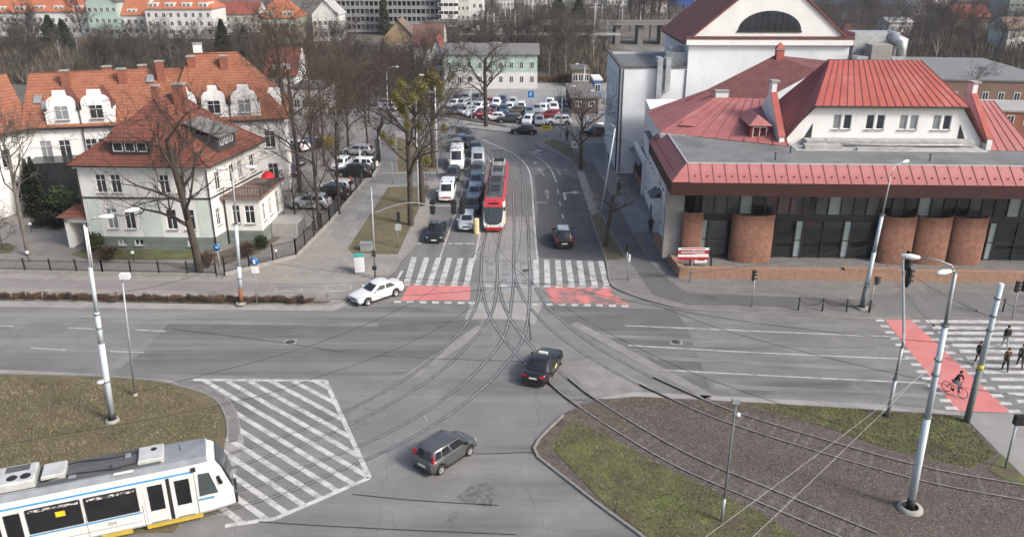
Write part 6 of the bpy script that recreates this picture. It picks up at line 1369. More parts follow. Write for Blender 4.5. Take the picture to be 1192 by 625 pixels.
grove(30, 300, 470, 60, 128, 5.5, 9, 'bare tree in the thicket left of the street behind the yard', 'thicket left of the street', [('far', 0), ('far', 2), ('far', 3), ('far', 4)], ok=clear_road)
grove(16, 470, 540, 66, 108, 6, 9.5, 'bare tree between the thicket and the green warehouse', 'trees by the warehouse', ok=lambda p: clear_road(p) and not (-18 < p.x < 8 and 168 < p.y < 186))
grove(32, 545, 705, 45, 78, 5.5, 11, 'bare tree by the railway behind the green warehouse', 'trees by the railway', ok=lambda p: p.y > 186)
grove(8, 628, 668, 72, 108, 7, 12, 'bare tree beside the right end of the green warehouse', 'trees right of the warehouse', ok=lambda p: p.x > 6 and p.y > 178 and p.x < 22)
grove(70, 905, 1230, 28, 100, 7, 11.5, 'bare tree in the wood behind the red-roofed buildings', 'wood behind the red roofs', ok=lambda p: p.x > 62 and p.y > 112 and not (62 < p.x < 140 and 118 < p.y < 185))
grove(26, 545, 1230, 8, 26, 9, 15, 'bare tree on the far wooded skyline', 'far skyline trees')
grove(9, 728, 775, 20, 46, 17, 21, 'tall bare poplar on the skyline left of the theatre roof', 'poplars left of the theatre', [('poplar', 0)])
grove(12, 250, 545, 26, 48, 4.5, 8, 'bare tree in front of the slab block', 'trees before the slab block')
# evergreens, shrubs and clumps
def leaves(mb, c, r, n, size, rnd, shape='ball', mi=(0, 0, 1)):
    for _ in range(n):
        while True:
            d = Vector((rnd.uniform(-1, 1), rnd.uniform(-1, 1), rnd.uniform(-1, 1)))
            if d.length < 1: break
        if shape == 'ball': q = Vector((d.x*r[0], d.y*r[1], d.z*r[2]))*(.55+.45*rnd.random()/max(d.length, .3)*d.length)
        else:
            z = rnd.random(); w_ = (1-z)**.75*(.75+.35*math.sin(z*37+math.atan2(d.y, d.x)*3)); a = rnd.uniform(0, 6.28); k = math.sqrt(rnd.uniform(.35, 1)); q = Vector((math.cos(a)*w_*k*r[0], math.sin(a)*w_*k*r[1], z*r[2]))
        u = Vector((rnd.gauss(0, 1), rnd.gauss(0, 1), rnd.gauss(0, 1))).normalized(); v = u.orthogonal().normalized(); s_ = size*rnd.uniform(.6, 1.4); p = c+q
        mb.add([p-u*s_, p+v*s_*.6, p+u*s_, p-v*s_*.6], ((0, 1, 2, 3),), rnd.choice(mi))
EV1 = mat('evergreen_a', (.022, .032, .015), .9, .3, 2.); EV2 = mat('evergreen_b', (.045, .06, .022), .9, .3, 2.)
MS1 = mat('mistletoe_a', (.15, .13, .03), .9, .3, 2.); MS2 = mat('mistletoe_b', (.075, .072, .02), .9, .3, 2.); SH1 = mat('shrub_brown_a', (.085, .05, .035), .9, .3, 2.); SH2 = mat('shrub_brown_b', (.13, .085, .06), .9, .3, 2.)
rnd = random.Random(9)
m_ = MB(); leaves(m_, Vector((0, 0, .2)), (1, 1, 6), 2600, .13, rnd, 'cone'); CON = m_.mesh('foliage', [EV1, EV2])
m_ = MB(); leaves(m_, Vector((0, 0, .9)), (1, 1, 1), 1500, .09, rnd); BALL = m_.mesh('foliage', [EV1, EV2])
m_ = MB(); leaves(m_, Vector((0, 0, 0)), (1, 1, 1), 520, .1, rnd); MIS = m_.mesh('mistletoe', [MS1, MS2])
m_ = MB(); leaves(m_, Vector((0, 0, .8)), (1, 1, .8), 1100, .07, rnd)
for k in range(30): a = rnd.uniform(0, 6.28); m_.tube([(0, 0, 0), (math.cos(a)*.4, math.sin(a)*.4, .7), (math.cos(a)*.8, math.sin(a)*.8, 1.3)], .012, 3, 0, cap=False)
SHR = m_.mesh('foliage', [SH1, SH2])
m_ = MB(); m_.tube([(0, 0, -.2), (0, 0, 3)], [.12, .06], 6); STEM = m_.mesh('trunk', BARKB)
def plant(me, px, sc, label, name, cat, group=None, stem=True, loc=None):
    p = loc or G(*px, .1); t = thing(name, label, cat, p, rnd.uniform(0, 6), group); t.scale = sc; obj('foliage', me, t)
    if stem: obj('trunk', STEM, t)
for px, sc, lab in (((42, 252), (1.25, 1.25, 1.0), 'tall dark clipped conifer against the white wing, left'), ((49, 253), (1.15, 1.15, 1.05), 'tall dark clipped conifer against the white wing, right')): plant(CON, px, sc, lab, 'conifer', 'tree')
for px, sc, lab in (((73, 248), (2., 1.6, 1.7), 'large rounded evergreen hedge bush in front of the glazed link'), ((52, 262), (2.2, 1.2, .7), 'low evergreen bed left of the porch'), ((68, 264), (2., 1.2, .8), 'low evergreen bed next to the porch'), ((112, 293), (1.0, 1., 1.1), 'dark bush at the left corner of the villa'), ((305, 290), (.8, .8, .8), 'round dark bush before the villa terrace')): plant(BALL, px, sc, lab, 'evergreen_bush', 'bush', stem=False)
plant(SHR, (126, 304), (1.3, 1.3, 1.0), 'rusty brown rounded shrub inside the front fence', 'shrub', 'bush', stem=False)
plant(SHR, (288, 300), (.9, .9, 1.1), 'brown shrub by the villa corner near the pole', 'shrub', 'bush', stem=False); plant(SHR, (243, 312), (1., .8, 1.2), 'brown shrub at the foot of the big bare tree', 'shrub', 'bush', stem=False)
for i in range(46): plant(SHR, None, (rnd.uniform(.5, .9), .35, rnd.uniform(.25, .42)), 'low bare brown shrub in the kerbside planting strip', 'shrub', 'bush', 'low shrubs of the planting strip', False, loc=G(-10+i*8.2, 347.+i*.115, .13))
for px, sc, lab in (((62, 56), (4, 4, 1.5), 'dark green conifer left in the grove before the far terrace'), ((78, 60), (4, 4, 1.4), 'dark green conifer right in the grove before the far terrace'), ((262, 68), (3.2, 3.2, 1.6), 'dark conifer at the right end of the far terrace'), ((288, 74), (3, 3, 1.5), 'dark conifer beside the red-roofed house'), ((448, 40), (2.8, 2.8, 2.2), 'dark slim conifer in front of the slab block'), ((474, 38), (2.4, 2.4, 2.5), 'taller dark conifer in front of the slab block'), ((673, 34), (4.2, 4.2, 2.), 'dark pine crown on the skyline above the car park'), ((640, 45), (3, 3, 1.4), 'dark conifer by the viaduct'), ((1168, 20), (4, 4, 2), 'dark conifer at the far right skyline'), ((650, 20), (4, 4, 1.8), 'dark far conifer at the top centre')): plant(CON, px, sc, lab, 'conifer', 'tree', loc=G(*px))
def clump(t, pts, r):
    for x, y, Y, k in pts:
        p = PY(x, y, Y); o = tag(obj('mistletoe_clump', MIS, t), kind='stuff'); o.matrix_basis = t.matrix_basis.inverted() @ Matrix.Translation(p) @ Matrix.Diagonal((r*k*.72, r*k*.72, r*k*1.0, 1))
for t in (st1, st2, st3, ct): t.matrix_basis = Matrix.LocRotScale(t.location, t.rotation_euler, t.scale)
clump(st1, ((460, 112, 78, .8), (474, 145, 77, .7), (446, 158, 77, .6), (467, 100, 79, .9), (465, 120, 78, 1.), (470, 130, 78, .8), (455, 165, 76, .7), (480, 115, 77, .8)), 1.)
clump(st2, ((488, 103, 84, 1.3), (492, 122, 85, .9), (503, 92, 86, 1.2), (511, 98, 85, .9), (497, 188, 83, .7), (488, 147, 84, .7)), 1.1)
clump(st3, ((513, 112, 101, .9), (517, 150, 100, .8), (505, 128, 102, .7)), 1.)
clump(ct, ((527, 88, 128, .8), (548, 92, 128, .5)), 1.)
# ivy-green undergrowth and hedge band behind the car park
hb = thing('hedge', 'brown hedge bank along the back of the car park', 'hedge', (0, 178.5, 0))
for k in range(26): o = obj('hedge_clump', SHR, hb, (-8+k*1.15, rnd.uniform(-.3, .3), 0)); o.scale = (1., .9, rnd.uniform(.8, 1.4))

# undergrowth and woodland that reads as one mass
rnd = random.Random(123); sc_ = MB()
def bush_mass(n, x0, x1, y0, y1, h0, h1, ok=None):
    for _ in range(n):
        px = rnd.uniform(x0, x1); d0, d1 = G(596, y1).y, G(596, y0).y; Y = lerp(d0, d1, rnd.random()); X = PY(px, 100, Y).x
        if ok and not ok(Vector((X, Y, 0))): continue
        h = rnd.uniform(h0, h1); mi = rnd.choice((0, 0, 1, 1, 2, 3))
        for k in range(7):
            a = rnd.uniform(0, 6.28); b = rnd.uniform(0, 6.28); l_ = h*rnd.uniform(.15, .5); w_ = rnd.uniform(.05, .14); x, y = X+rnd.gauss(0, .5), Y+rnd.gauss(0, .5)
            sc_.add([(x-w_*math.cos(b), y-w_*math.sin(b), -.2), (x+w_*math.cos(b), y+w_*math.sin(b), -.2), (x+l_*math.cos(a), y+l_*math.sin(a), h*rnd.uniform(.6, 1))], ((0, 1, 2),), mi)
bush_mass(3200, -30, 300, 50, 98, 1.2, 4.5, clear_road); bush_mass(2600, 300, 545, 55, 135, 1., 3.5, lambda p: clear_road(p) and not (-18 < p.x < 10 and 166 < p.y < 184)); bush_mass(1400, 545, 705, 46, 84, 1., 3.5, lambda p: p.y > 184); bush_mass(4200, 905, 1235, 24, 108, 1.2, 4.5, lambda p: p.x > 62 and p.y > 115 and not (62 < p.x < 140 and 118 < p.y < 188)); bush_mass(2200, 545, 1235, 6, 28, 2, 6); bush_mass(700, 640, 705, 70, 118, 1, 2.5, lambda p: p.y > 178)
tag(sc_.build('undergrowth', [TWIG, TWIGG, mat('scrub_tan', (.17, .14, .105), .95, .3, .5), mat('scrub_green', (.07, .072, .035), .95, .3, .5)]), 'mass of bare scrub between the far trees and houses', 'undergrowth', kind='stuff')
wd_ = MB(); src = [bare_tree(seed=60+i, h=11, trunk_h=.2, spread=.5, limbs=9, dens=1.15, r0=.18, twigr=.05, up=.4, levels=3) for i in range(3)]
def wood(n, x0, x1, y0, y1, ok=None):
    c = 0
    while c < n:
        px = rnd.uniform(x0, x1); d0, d1 = G(596, y1).y, G(596, y0).y; Y = lerp(d0, d1, rnd.random()); X = PY(px, 100, Y).x
        if ok and not ok(Vector((X, Y, 0))): continue
        k = rnd.choice(src); s_ = rnd.uniform(.7, 1.25); a = rnd.uniform(0, 6.28); ca, sa = math.cos(a)*s_, math.sin(a)*s_; mi = rnd.choice((0, 1, 2))
        for m in k: wd_.add([(X+x*ca-y*sa, Y+x*sa+y*ca, z*s_) for x, y, z in m.v], m.f, mi, True)
        c += 1
wood(18, 545, 1235, 4, 16); wood(12, 940, 1235, 16, 60, lambda p: p.x > 100 and p.y > 190); wood(5, -20, 300, 50, 60)
tag(wd_.build('far_woodland', [TWIG, TWIGG, TWIGR]), 'far bare woodland reading as one grey-brown mass along the skyline', 'woodland', kind='stuff')
hz = MB(); hz.box(-420, 420, -40, 640, -1.3, 40)
hm = bpy.data.materials.new('haze_air'); hm.use_nodes = True; hn = hm.node_tree.nodes; hn.remove(hn['Principled BSDF']); pv_ = hn.new('ShaderNodeVolumePrincipled')
pv_.inputs['Color'].default_value = (.86, .9, .95, 1); pv_.inputs['Density'].default_value = .00018; pv_.inputs['Anisotropy'].default_value = .2
hm.node_tree.links.new(pv_.outputs[0], hn['Material Output'].inputs['Volume'])
tag(hz.build('haze', hm), kind='stuff')
# ================================================================== FENCES, POLES, SIGNS, SMALL THINGS
IRON = mat('black_iron', (.018, .018, .018), .6, .2, 4.); POLEB = mat('pole_pale_blue', (.5, .56, .6), .55, .12, 1.5); layer(POLEB, (.36, .2, .11), 2.5, .68, .76, (1, 1, .5), fac=.8)
POLEG = mat('pole_galvanised', (.34, .36, .37), .5, .12, 2., metal=.4); POLED = mat('pole_dark', (.13, .15, .15), .6, .15, 2.); LAMP = mat('lamp_head', (.66, .67, .68), .4, .06, 3.); CONC = mat('concrete_foot', (.27, .26, .24), .9, .15, 2.)
RUST = mat('rust', (.23, .1, .05), .85, .35, 3.)
def local(t, p): return Vector(p)-t.location
# ---- black fence round the yard: base wall, posts, rails, pickets
def fence(px, label, hgt=1.25, base=.28, pitch=.16, post=2.45, zg=.1):
    pts = [G(*p, zg) for p in px]; t = thing('iron_fence', label, 'fence', pts[0]); L = [p-pts[0] for p in pts]
    for a, b in zip(L, L[1:]):
        d = b-a; n = max(1, round(d.length/post)); u = d.normalized()
        q = MB(); q.bar(a+Vector((0, 0, base/2)), b+Vector((0, 0, base/2)), .22, base); q.build('base_wall', CONC, t)
        for z in (base+.12, hgt-.1): q = MB(); q.bar(a+Vector((0, 0, z)), b+Vector((0, 0, z)), .035); q.build('rail', IRON, t)
        q = MB(); k = int(d.length/pitch)
        for i in range(k): p = a+d*((i+.5)/k); q.bar(p+Vector((0, 0, base+.05)), p+Vector((0, 0, hgt)), .018)
        tag(q.build('pickets', IRON, t), kind='stuff')
        for i in range(n+1):
            q = MB(); q.box(-.055, .055, -.055, .055, 0, hgt+.12); q.lathe([(.07, hgt+.12), (0, hgt+.2)], 4, smooth=False); q.build('post', IRON, t, a+d*(i/n))
    return t
fence([(-120, 313), (0, 317), (120, 319.5), (252, 322)], 'low black iron fence on a concrete base along the front of the yard')
fence([(262, 321), (345, 300), (384, 260), (425, 211)], 'tall black iron fence running up the street beside the yard', 1.75, .32)
fence([(433, 207), (443, 191), (440, 165), (446, 148)], 'far stretch of black iron fence beyond the yard gate', 1.75, .3)
for i, (x, y) in enumerate(((37, 271), (34, 325-20), (156, 325-20), (322, 313-10))):
    lab = ['small white globe garden lamp on the villa forecourt near the conifers', 'small white globe lamp behind the front fence below the pale tree', 'small white globe lamp behind the front fence before the villa lawn', 'small white globe lamp behind the corner of the street fence'][i]
    t = thing('garden_lamp', lab, 'lamp', G(x, y, .1), group='white globe garden lamps'); q = MB(); q.tube([(0, 0, 0), (0, 0, .75)], .03, 6); q.build('post', IRON, t)
    q = MB(); q.lathe([(.001, .75), (.12, .8), (.17, .92), (.12, 1.04), (.001, 1.09)], 12); q.build('globe', LAMP, t)
# ---- thin handrail and bent pickets of the planting strip
gr = thing('guard_rail', 'thin steel pedestrian guard rail beside the turning white car', 'guard rail', G(323, 349, .1))
a = Vector((0, 0, 0)); b = G(410, 345, .1)-G(323, 349, .1)
q = MB()
for z in (.55, 1.05): q.tube([a+Vector((0, 0, z)), b+Vector((0, 0, z))], .022, 5)
for i in range(4): p = a.lerp(b, i/3); q.tube([p, p+Vector((0, 0, 1.05))], .025, 5)
q.build('rail', POLEG, gr)
for i, x in enumerate((14, 32, 50, 68, 159, 178, 197, 217)): t = thing('stake', 'short grey stake in the kerbside planting strip', 'stake', G(x, 348.3+x*.01, .14), group='stakes of the planting strip'); q = MB(); q.tube([(0, 0, 0), (.03*(-1)**i, 0, .62)], .03, 5); q.build('stake_post', POLEG, t)
# ---- masts
def mast(name, label, base, top, Y=None, r0=.17, r1=.1, m=None, sections=None, cat='pole', zg=0., foot=True, group=None):
    b = G(*base, zg); p = PY(*top, b.y); t = thing(name, label, cat, b, group=group); v = p-b
    secs = sections or [(0, 1, r0, r1, m or POLEB)]
    for f0, f1, ra, rb_, mm in secs: q = MB(); q.tube([v*f0, v*f1], [ra, rb_], 12); q.build('shaft', mm, t)
    if foot: q = MB(); q.lathe([(r0*2.1, 0), (r0*2., .14), (r0*1.3, .17)], 14); q.build('foot', CONC, t)
    return t, v
def lamp_arm(t, start, dirv, L, rise=.35, r=.035, head=.85):
    start = Vector(start); d = Vector(dirv).normalized(); q = MB(); e = start+d*L+Vector((0, 0, rise)); q.tube([start, start+d*L*.15+Vector((0, 0, rise*.65)), start+d*L*.5+Vector((0, 0, rise*.95)), e], r, 7); arm = q.build('arm', POLEG, t)
    q = MB(); q.lathe([(.001, -head/2), (.09, -head*.42), (.14, 0), (.11, head*.4), (.001, head/2)], 12)
    o = q.build('lamp_head', LAMP, t, e+d*head*.5); o.rotation_euler = d.to_track_quat('Z', 'Y').to_euler(); o.scale = (1, 1, 1)
    return arm
def bands(t, v, fs, r, m=None):
    for f in fs: q = MB(); o = v*f; q.lathe([(r, -.05), (r+.03, -.04), (r+.03, .04), (r, .05)], 12, o); q.build('clamp', m or POLED, t)
t, v = mast('tram_pole', 'pale tram pole with twin lamp tubes standing on the left grass island', (131, 490), (98, 262), zg=.1, sections=[(0, .045, .2, .2, IRON), (.045, .42, .19, .17, POLEB), (.42, .58, .15, .14, POLEB), (.58, .8, .12, .11, POLEB), (.8, 1, .05, .05, LAMP)], r0=.2)
q = MB(); q.tube([v*.8+Vector((.13, 0, 0)), v*.99+Vector((.1, 0, 0))], .05, 8); q.build('shaft', LAMP, t); bands(t, v, (.57, .5, .22), .16)
lamp_arm(t, v*.99, (1, .25, 0), .75, .5); lamp_arm(t, v*.985+Vector((.1, 0, 0)), (1, .7, 0), 2.0, .6)
q = MB(); q.lathe([(.001, -.1), (.2, -.06), (.2, .06), (.001, .1)], 12, (-.1, -.22, 2.8)); q.build('switch_box', LAMP, t)
t, v = mast('camera_pole', 'thin grey pole with a white camera on the left grass island', (157.5, 460), (142, 324), r0=.075, r1=.055, m=POLEG, zg=.1)
q = MB(); q.box(-.05, .5, -.22, .12, v.z, v.z+.34); o = q.build('camera_housing', LAMP, t, (v.x, 0, 0))
t, v = mast('tram_pole', 'pale tram pole with rusty foot in the planting strip left of the junction', (281, 353), (270.5, 200), zg=.14, sections=[(0, .12, .19, .18, RUST), (.12, .3, .17, .16, POLEB), (.3, .62, .15, .13, POLEB), (.62, 1, .085, .06, POLEG)], r0=.22)
lamp_arm(t, v*.99, (-1, .1, 0), .5, .3); lamp_arm(t, v*.99, (1, .2, 0), .9, .4); bands(t, v, (.62, .3, .2), .15)
t, v = mast('tram_pole', 'tall tram pole with a thin lamp extension before the glazed hall', (1003, 359), (1037, 205), zg=.09, sections=[(0, .18, .2, .19, POLED), (.18, .45, .17, .16, POLEB), (.45, .72, .14, .13, POLEB), (.72, 1, .07, .04, POLEG)], r0=.22)
lamp_arm(t, v*.995, (.7, .5, 0), 1.3, .9); bands(t, v, (.72, .45, .2), .17)
t, v = mast('tram_pole', 'pale blue tram pole with two lamps on the gravel between the tracks', (1059, 592), (1112, 318), zg=.05, sections=[(0, .05, .2, .2, IRON), (.05, .42, .18, .165, POLEB), (.42, .8, .15, .13, POLEB), (.8, 1, .09, .085, POLEG)], r0=.3)
lamp_arm(t, v, (-1, .35, 0), 1.5, .55); lamp_arm(t, v*.995, (-.9, -.3, 0), .25, .2); bands(t, v, (.42, .66, .6, .8), .17)
t, v = mast('tram_pole', 'shorter tram pole with dark lower half beside the pedestrian crossing', (1125, 491), (1166, 330), zg=.05, sections=[(0, .4, .19, .18, POLED), (.4, .43, .185, .185, mat('band_yellow', (.6, .5, .05), .6, .1, 3)), (.43, 1, .16, .14, POLEB)], r0=.2, foot=False)
bands(t, v, (.68, .78, .9), .17)
t, v = mast('camera_pole', 'slim dark pole with white fittings on the front lawn of the track island', (840, 606), (857, 468), r0=.06, r1=.045, m=POLED, zg=.07, foot=False)
q = MB(); q.tube([(0, 0, 0), v*.2], .085, 8); q.build('sleeve', POLEG, t)
q = MB(); q.lathe([(.001, -.12), (.12, -.05), (.12, .05), (.001, .12)], 10, v*.9+Vector((.16, 0, 0))); q.build('camera_dome', LAMP, t); q = MB(); q.box(-.2, .15, -.1, .1, v.z-.05, v.z+.18); q.build('bracket', POLEG, t, (v.x, 0, 0))
t, v = mast('cabinet_pole', 'short grey pole with a box at the right edge of the path', (1170, 545), (1184, 490), r0=.06, r1=.06, m=POLEG, zg=.05, foot=False); q = MB(); q.box(-.15, .4, -.15, .15, v.z-.2, v.z+.35); q.build('signal_box', IRON, t, (v.x, 0, 0))
# ---- traffic lights
RL_, AL_, GL_ = mat('signal_red', (.2, .01, .01), .3, .1, 3), mat('signal_amber', (.2, .09, .01), .3, .1, 3), mat('signal_green', (.01, .1, .04), .3, .1, 3)
def signal(t, p, rz=0., n=3, s=1., board=True):
    q = MB(); h = .33*n*s
    if board:
        k = 14; pts = [(math.cos(2*math.pi*i/k)*.26*s, math.sin(2*math.pi*i/k)*.26*s) for i in range(k)]
        pr_ = [(x, z+(h/2-.05)*(1 if z >= 0 else -1)) for x, z in pts]; nn = len(pr_); q.add([(x, .0, z) for x, z in pr_]+[(x, .03, z) for x, z in pr_], [tuple(range(nn))[::-1], tuple(range(nn, 2*nn))]+[(i, (i+1) % nn, nn+(i+1) % nn, nn+i) for i in range(nn)])
    q.box(-.15*s, .15*s, -.16*s, .1*s, -h/2, h/2); o = q.build('signal_head', IRON, t, p, rz)
    for i in range(n):
        m = MB(); m.lathe([(.0, -.165*s), (.1*s, -.165*s)], 10); l_ = m.build('lens', (GL_, AL_, RL_)[i % 3], o); l_.rotation_euler = (-math.pi/2, 0, 0); l_.location = (0, 0, -h/2+.165*s+i*.33*s)
        m = MB(); m.lathe([(.13*s, 0), (.13*s, .2*s)], 10, a0=0, a1=math.pi); l_ = m.build('visor', IRON, o); l_.rotation_euler = (math.pi/2, 0, 0); l_.location = (0, -.16*s, -h/2+.165*s+i*.33*s)
    return o
t, v = mast('traffic_light', 'traffic light mast with a long curved arm over the waiting cars', (437, 325), (432, 218), r0=.1, r1=.06, m=POLEG, zg=.09, cat='traffic light')
a0 = v*.72; end = PY(541, 240, t.location.y+.2)-t.location; q = MB(); q.tube(catmull([a0, a0+Vector((1.4, 0, .55)), a0+Vector((3.2, .05, .95)), Vector((end.x*.7, .1, end.z+.05)), end], 4), .05, 7); q.build('arm', POLEG, t)
for x in (503.5, 528, 538): p = PY(x, 241, t.location.y+.15)-t.location; signal(t, p, math.pi, 3, .95)
signal(t, (v.x*.3+.02, -.16, 2.4), R(-60), 2, .8, False); q = MB(); q.box(-.2, .15, -.14, .14, .9, 1.2); q.build('push_button_box', IRON, t)
t, v = mast('traffic_light', 'small traffic light with a grey box on the left grass strip', (462.5, 288), (463, 252), r0=.05, r1=.05, m=POLEG, zg=.1, cat='traffic light', foot=False); signal(t, (v.x+.05, 0, v.z-.1), math.pi, 3, 1., False); q = MB(); q.box(-.1, .45, -.15, .1, 1.75, 2.3); q.build('control_box', mat('box_grey', (.35, .36, .36), .6, .1, 2), t)
t, v = mast('traffic_light', 'pedestrian and cycle traffic light on the right-hand pavement corner', (731, 327), (730, 287), r0=.05, r1=.045, m=POLEG, zg=.09, cat='traffic light', foot=False); signal(t, (v.x, 0, v.z-.1), R(70), 2, 1., False); q = MB(); q.box(-.06, .1, -.1, .1, 1.8, 2.4); q.build('control_box', LAMP, t)
t, v = mast('traffic_light', 'traffic light before the brick parapet of the glazed hall', (875, 357), (879, 320), r0=.05, r1=.045, m=POLEG, zg=.09, cat='traffic light', foot=False); signal(t, (v.x-.15, 0, v.z-.05), R(80), 3, .85, False)
t, v = mast('traffic_light', 'traffic light next to the tall tram pole by the chain posts', (1011, 362), (1019, 326), r0=.05, r1=.045, m=POLEG, zg=.09, cat='traffic light', foot=False); signal(t, (v.x+.1, 0, v.z-.05), R(100), 2, .9, False)
t, v = mast('traffic_light', 'traffic light at the right picture edge behind the crossing', (1178, 371), (1186, 333), r0=.05, r1=.045, m=POLEG, zg=.09, cat='traffic light', foot=False); signal(t, (v.x-.15, 0, v.z-.05), R(80), 3, .85, False); signal(t, (v.x+.4, 0, v.z), R(100), 3, .85, False)
# right-hand mast with an arm reaching over the road
b = G(1033, 484, .07); t = thing('traffic_light', 'grey traffic light mast reaching over the right carriageway', 'traffic light', b); k1 = PY(1050, 405, b.y)-b; k2 = PY(1052, 385, b.y+.7)-b; e = G(1051, 300, k2.z+.35+.07)-b
q = MB(); q.tube([(0, 0, 0), k1*.55], [.12, .11], 10); q.tube([k1*.55, k1], [.09, .085], 10); q.build('shaft', POLEG, t); q = MB(); q.tube(catmull([k1, k2, e], 5), .08, 10); q.build('arm', POLEG, t); q = MB(); q.lathe([(.24, 0), (.22, .1), (.14, .12)], 12); q.build('foot', IRON, t)
for f in (.97, .72): p = k2.lerp(e, f)+Vector((.35, 0, -.1)); signal(t, p, R(95), 3, 1.1)
bands(t, k1, (.55,), .12)
# ---- signs
def disc_sign(t, p, m, r=.3, rz=0.):
    q = MB(); q.lathe([(0, -.012), (r, -.012), (r, .012), (0, .012)], 18); o = q.build('sign_plate', m, t, p); o.rotation_euler = (math.pi/2, 0, rz); return o
BLUES = mat('sign_blue', (.02, .14, .42), .4, .05, 3); WHITES = mat('sign_white', (.7, .7, .69), .45, .05, 3)
t, v = mast('road_sign', 'blue round sign over a white plate on a pole in the planting strip', (299, 355), (296, 304), r0=.035, r1=.035, m=POLEG, zg=.12, cat='sign', foot=False); disc_sign(t, (v.x, -.05, v.z), BLUES, .34); q = MB(); q.add([(-.09, 0, 0), (.09, 0, 0), (.09, 0, .26), (.2, 0, .26), (0, 0, .42), (-.2, 0, .26), (-.09, 0, .26)], ((0, 1, 2, 3, 4, 5, 6),)); q.build('arrow_mark', WHITES, t, (v.x, -.075, v.z-.22)); q = MB(); q.box(-.3, .3, -.06, -.03, v.z-1., v.z-.45); q.build('sign_plate', WHITES, t, (v.x, 0, 0))
t, v = mast('road_sign', 'blue round sign on a thin pole near the fence end', (259, 324), (252.5, 288), r0=.035, r1=.035, m=POLEG, zg=.1, cat='sign', foot=False); disc_sign(t, (v.x, -.05, v.z), BLUES, .3)
q = MB(); q.box(-.12, .12, -.075, -.064, -.04, .04); q.build('cycle_mark', WHITES, t, (v.x, 0, v.z))
t, v = mast('road_sign', 'white back of a sign on a pole among the pavement trees up the street', (668, 190), (669, 168), r0=.04, r1=.04, m=POLEG, zg=.09, cat='sign', foot=False); q = MB(); q.box(-.4, .4, -.04, -.01, v.z-.5, v.z+.4); q.build('sign_plate', WHITES, t, (v.x, 0, 0)); disc_sign(t, (v.x, -.06, v.z), mat('sign_grey', (.3, .3, .3), .5, .1, 3), .25)
t, v = mast('road_sign', 'yellow direction sign at the car park entrance', (636, 160), (636, 149), r0=.04, r1=.04, m=POLEG, zg=.09, cat='sign', foot=False); q = MB(); q.box(-.75, .75, -.05, -.02, v.z-.35, v.z+.35); q.build('sign_plate', mat('sign_yellow', (.62, .5, .03), .5, .08, 3), t, (v.x, 0, 0))
q = MB(); q.box(-.55, .45, -.06, -.051, v.z-.05, v.z+.05); q.build('arrow_mark', IRON, t, (v.x, 0, 0))
t, v = mast('road_sign', 'blue square parking sign behind the car park', (618, 124), (618, 110), r0=.05, r1=.05, m=POLEG, cat='sign', foot=False); q = MB(); q.box(-.55, .55, -.05, -.02, v.z-.6, v.z+.6); q.build('sign_plate', BLUES, t, (v.x, 0, 0))
def text(s, size, par, loc, m, rz=0., name='lettering', align='CENTER'):
    fc = bpy.data.curves.new(name, 'FONT'); fc.body = s; fc.size = size; fc.extrude = .003; fc.align_x = align; fc.resolution_u = 2
    fo = bpy.data.objects.new(name, fc); LINK(fo); me = bpy.data.meshes.new_from_object(fo); bpy.data.objects.remove(fo); me.materials.append(m)
    o = obj(name, me, par, loc); o.rotation_euler = (math.pi/2, 0, rz); return o
text('P', 1.0, bpy.data.objects[t.name], (v.x, -.056, v.z-.36), WHITES)
text('204', .26, tr, (-5.4, -1.185, .86), mat('number_grey', (.22, .22, .22), .6, .1, 3), name='fleet_number')
t, v = mast('road_sign', 'grey pole sign standing on the path beside the left street fence', (457, 215), (456, 190), r0=.04, r1=.04, m=POLEG, zg=.1, cat='sign', foot=False); q = MB(); q.box(-.03, .03, -.28, .28, v.z-.6, v.z); q.build('sign_plate', POLEG, t, (v.x, 0, 0))
# red and white direction boards with a notice case before the hall
REDB = mat('board_red', (.42, .02, .03), .5, .08, 3)
t, v = mast('direction_board', 'red and white direction boards on a pole at the hall corner', (803, 329), (807, 288), r0=.055, r1=.05, m=POLEG, zg=.09, cat='sign', foot=False)
for k, (m_, dz) in enumerate(((WHITES, 0), (REDB, -.32), (WHITES, -.6), (REDB, -.85))): q = MB(); q.box(-1.25, 1.35, -.05, -.02, v.z+dz-.24, v.z+dz-.02); q.build('board', m_, t, (v.x, 0, 0))
for k, dz in enumerate((-.09, -.41)): q = MB(); q.box(-1.0, 1.0, -.062, -.052, v.z+dz-.05, v.z+dz+.02); q.build('board_line', REDB if k == 0 else WHITES, t, (v.x, 0, 0))
p = G(815, 312, .75); t = thing('notice_case', 'white notice case with a dark picture behind the brick parapet', 'notice board', p); q = MB(); q.box(-.55, .55, -.05, .05, .5, 1.5); q.build('case', WHITES, t); q = MB(); q.box(-.3, .3, -.062, -.052, .72, 1.2); q.build('picture', IRON, t)
for s_ in (-1, 1): q = MB(); q.box(s_*.9-.07, s_*.9+.07, -.07, .07, 0, 1.8); q.build('post', IRON, t)
# ---- chain posts
pb = [(929, 361), (957, 362), (985, 363), (1012, 364)]; prev = None
for i, px in enumerate(pb+[(1167, 363), (1194, 364)]):
    p = G(*px, .09); t = thing('chain_post', f'black chain post before the glazed hall, {ORD[i]} from the left', 'bollard', p, group='black chain posts'); q = MB(); q.tube([(0, 0, 0), (0, 0, .95)], .06, 8); q.lathe([(.05, .95), (.085, 1.0), (.06, 1.08), (.0, 1.12)], 10); q.build('post', IRON, t)
    if prev is not None and px[0]-prev[1] < 40: q = MB(); d = prev[0]-p; q.tube([d*k/6+Vector((0, 0, .88-.42*math.sin(math.pi*k/6))) for k in range(7)], .025, 5); q.build('chain', IRON, t)
    prev = (p, px[0])
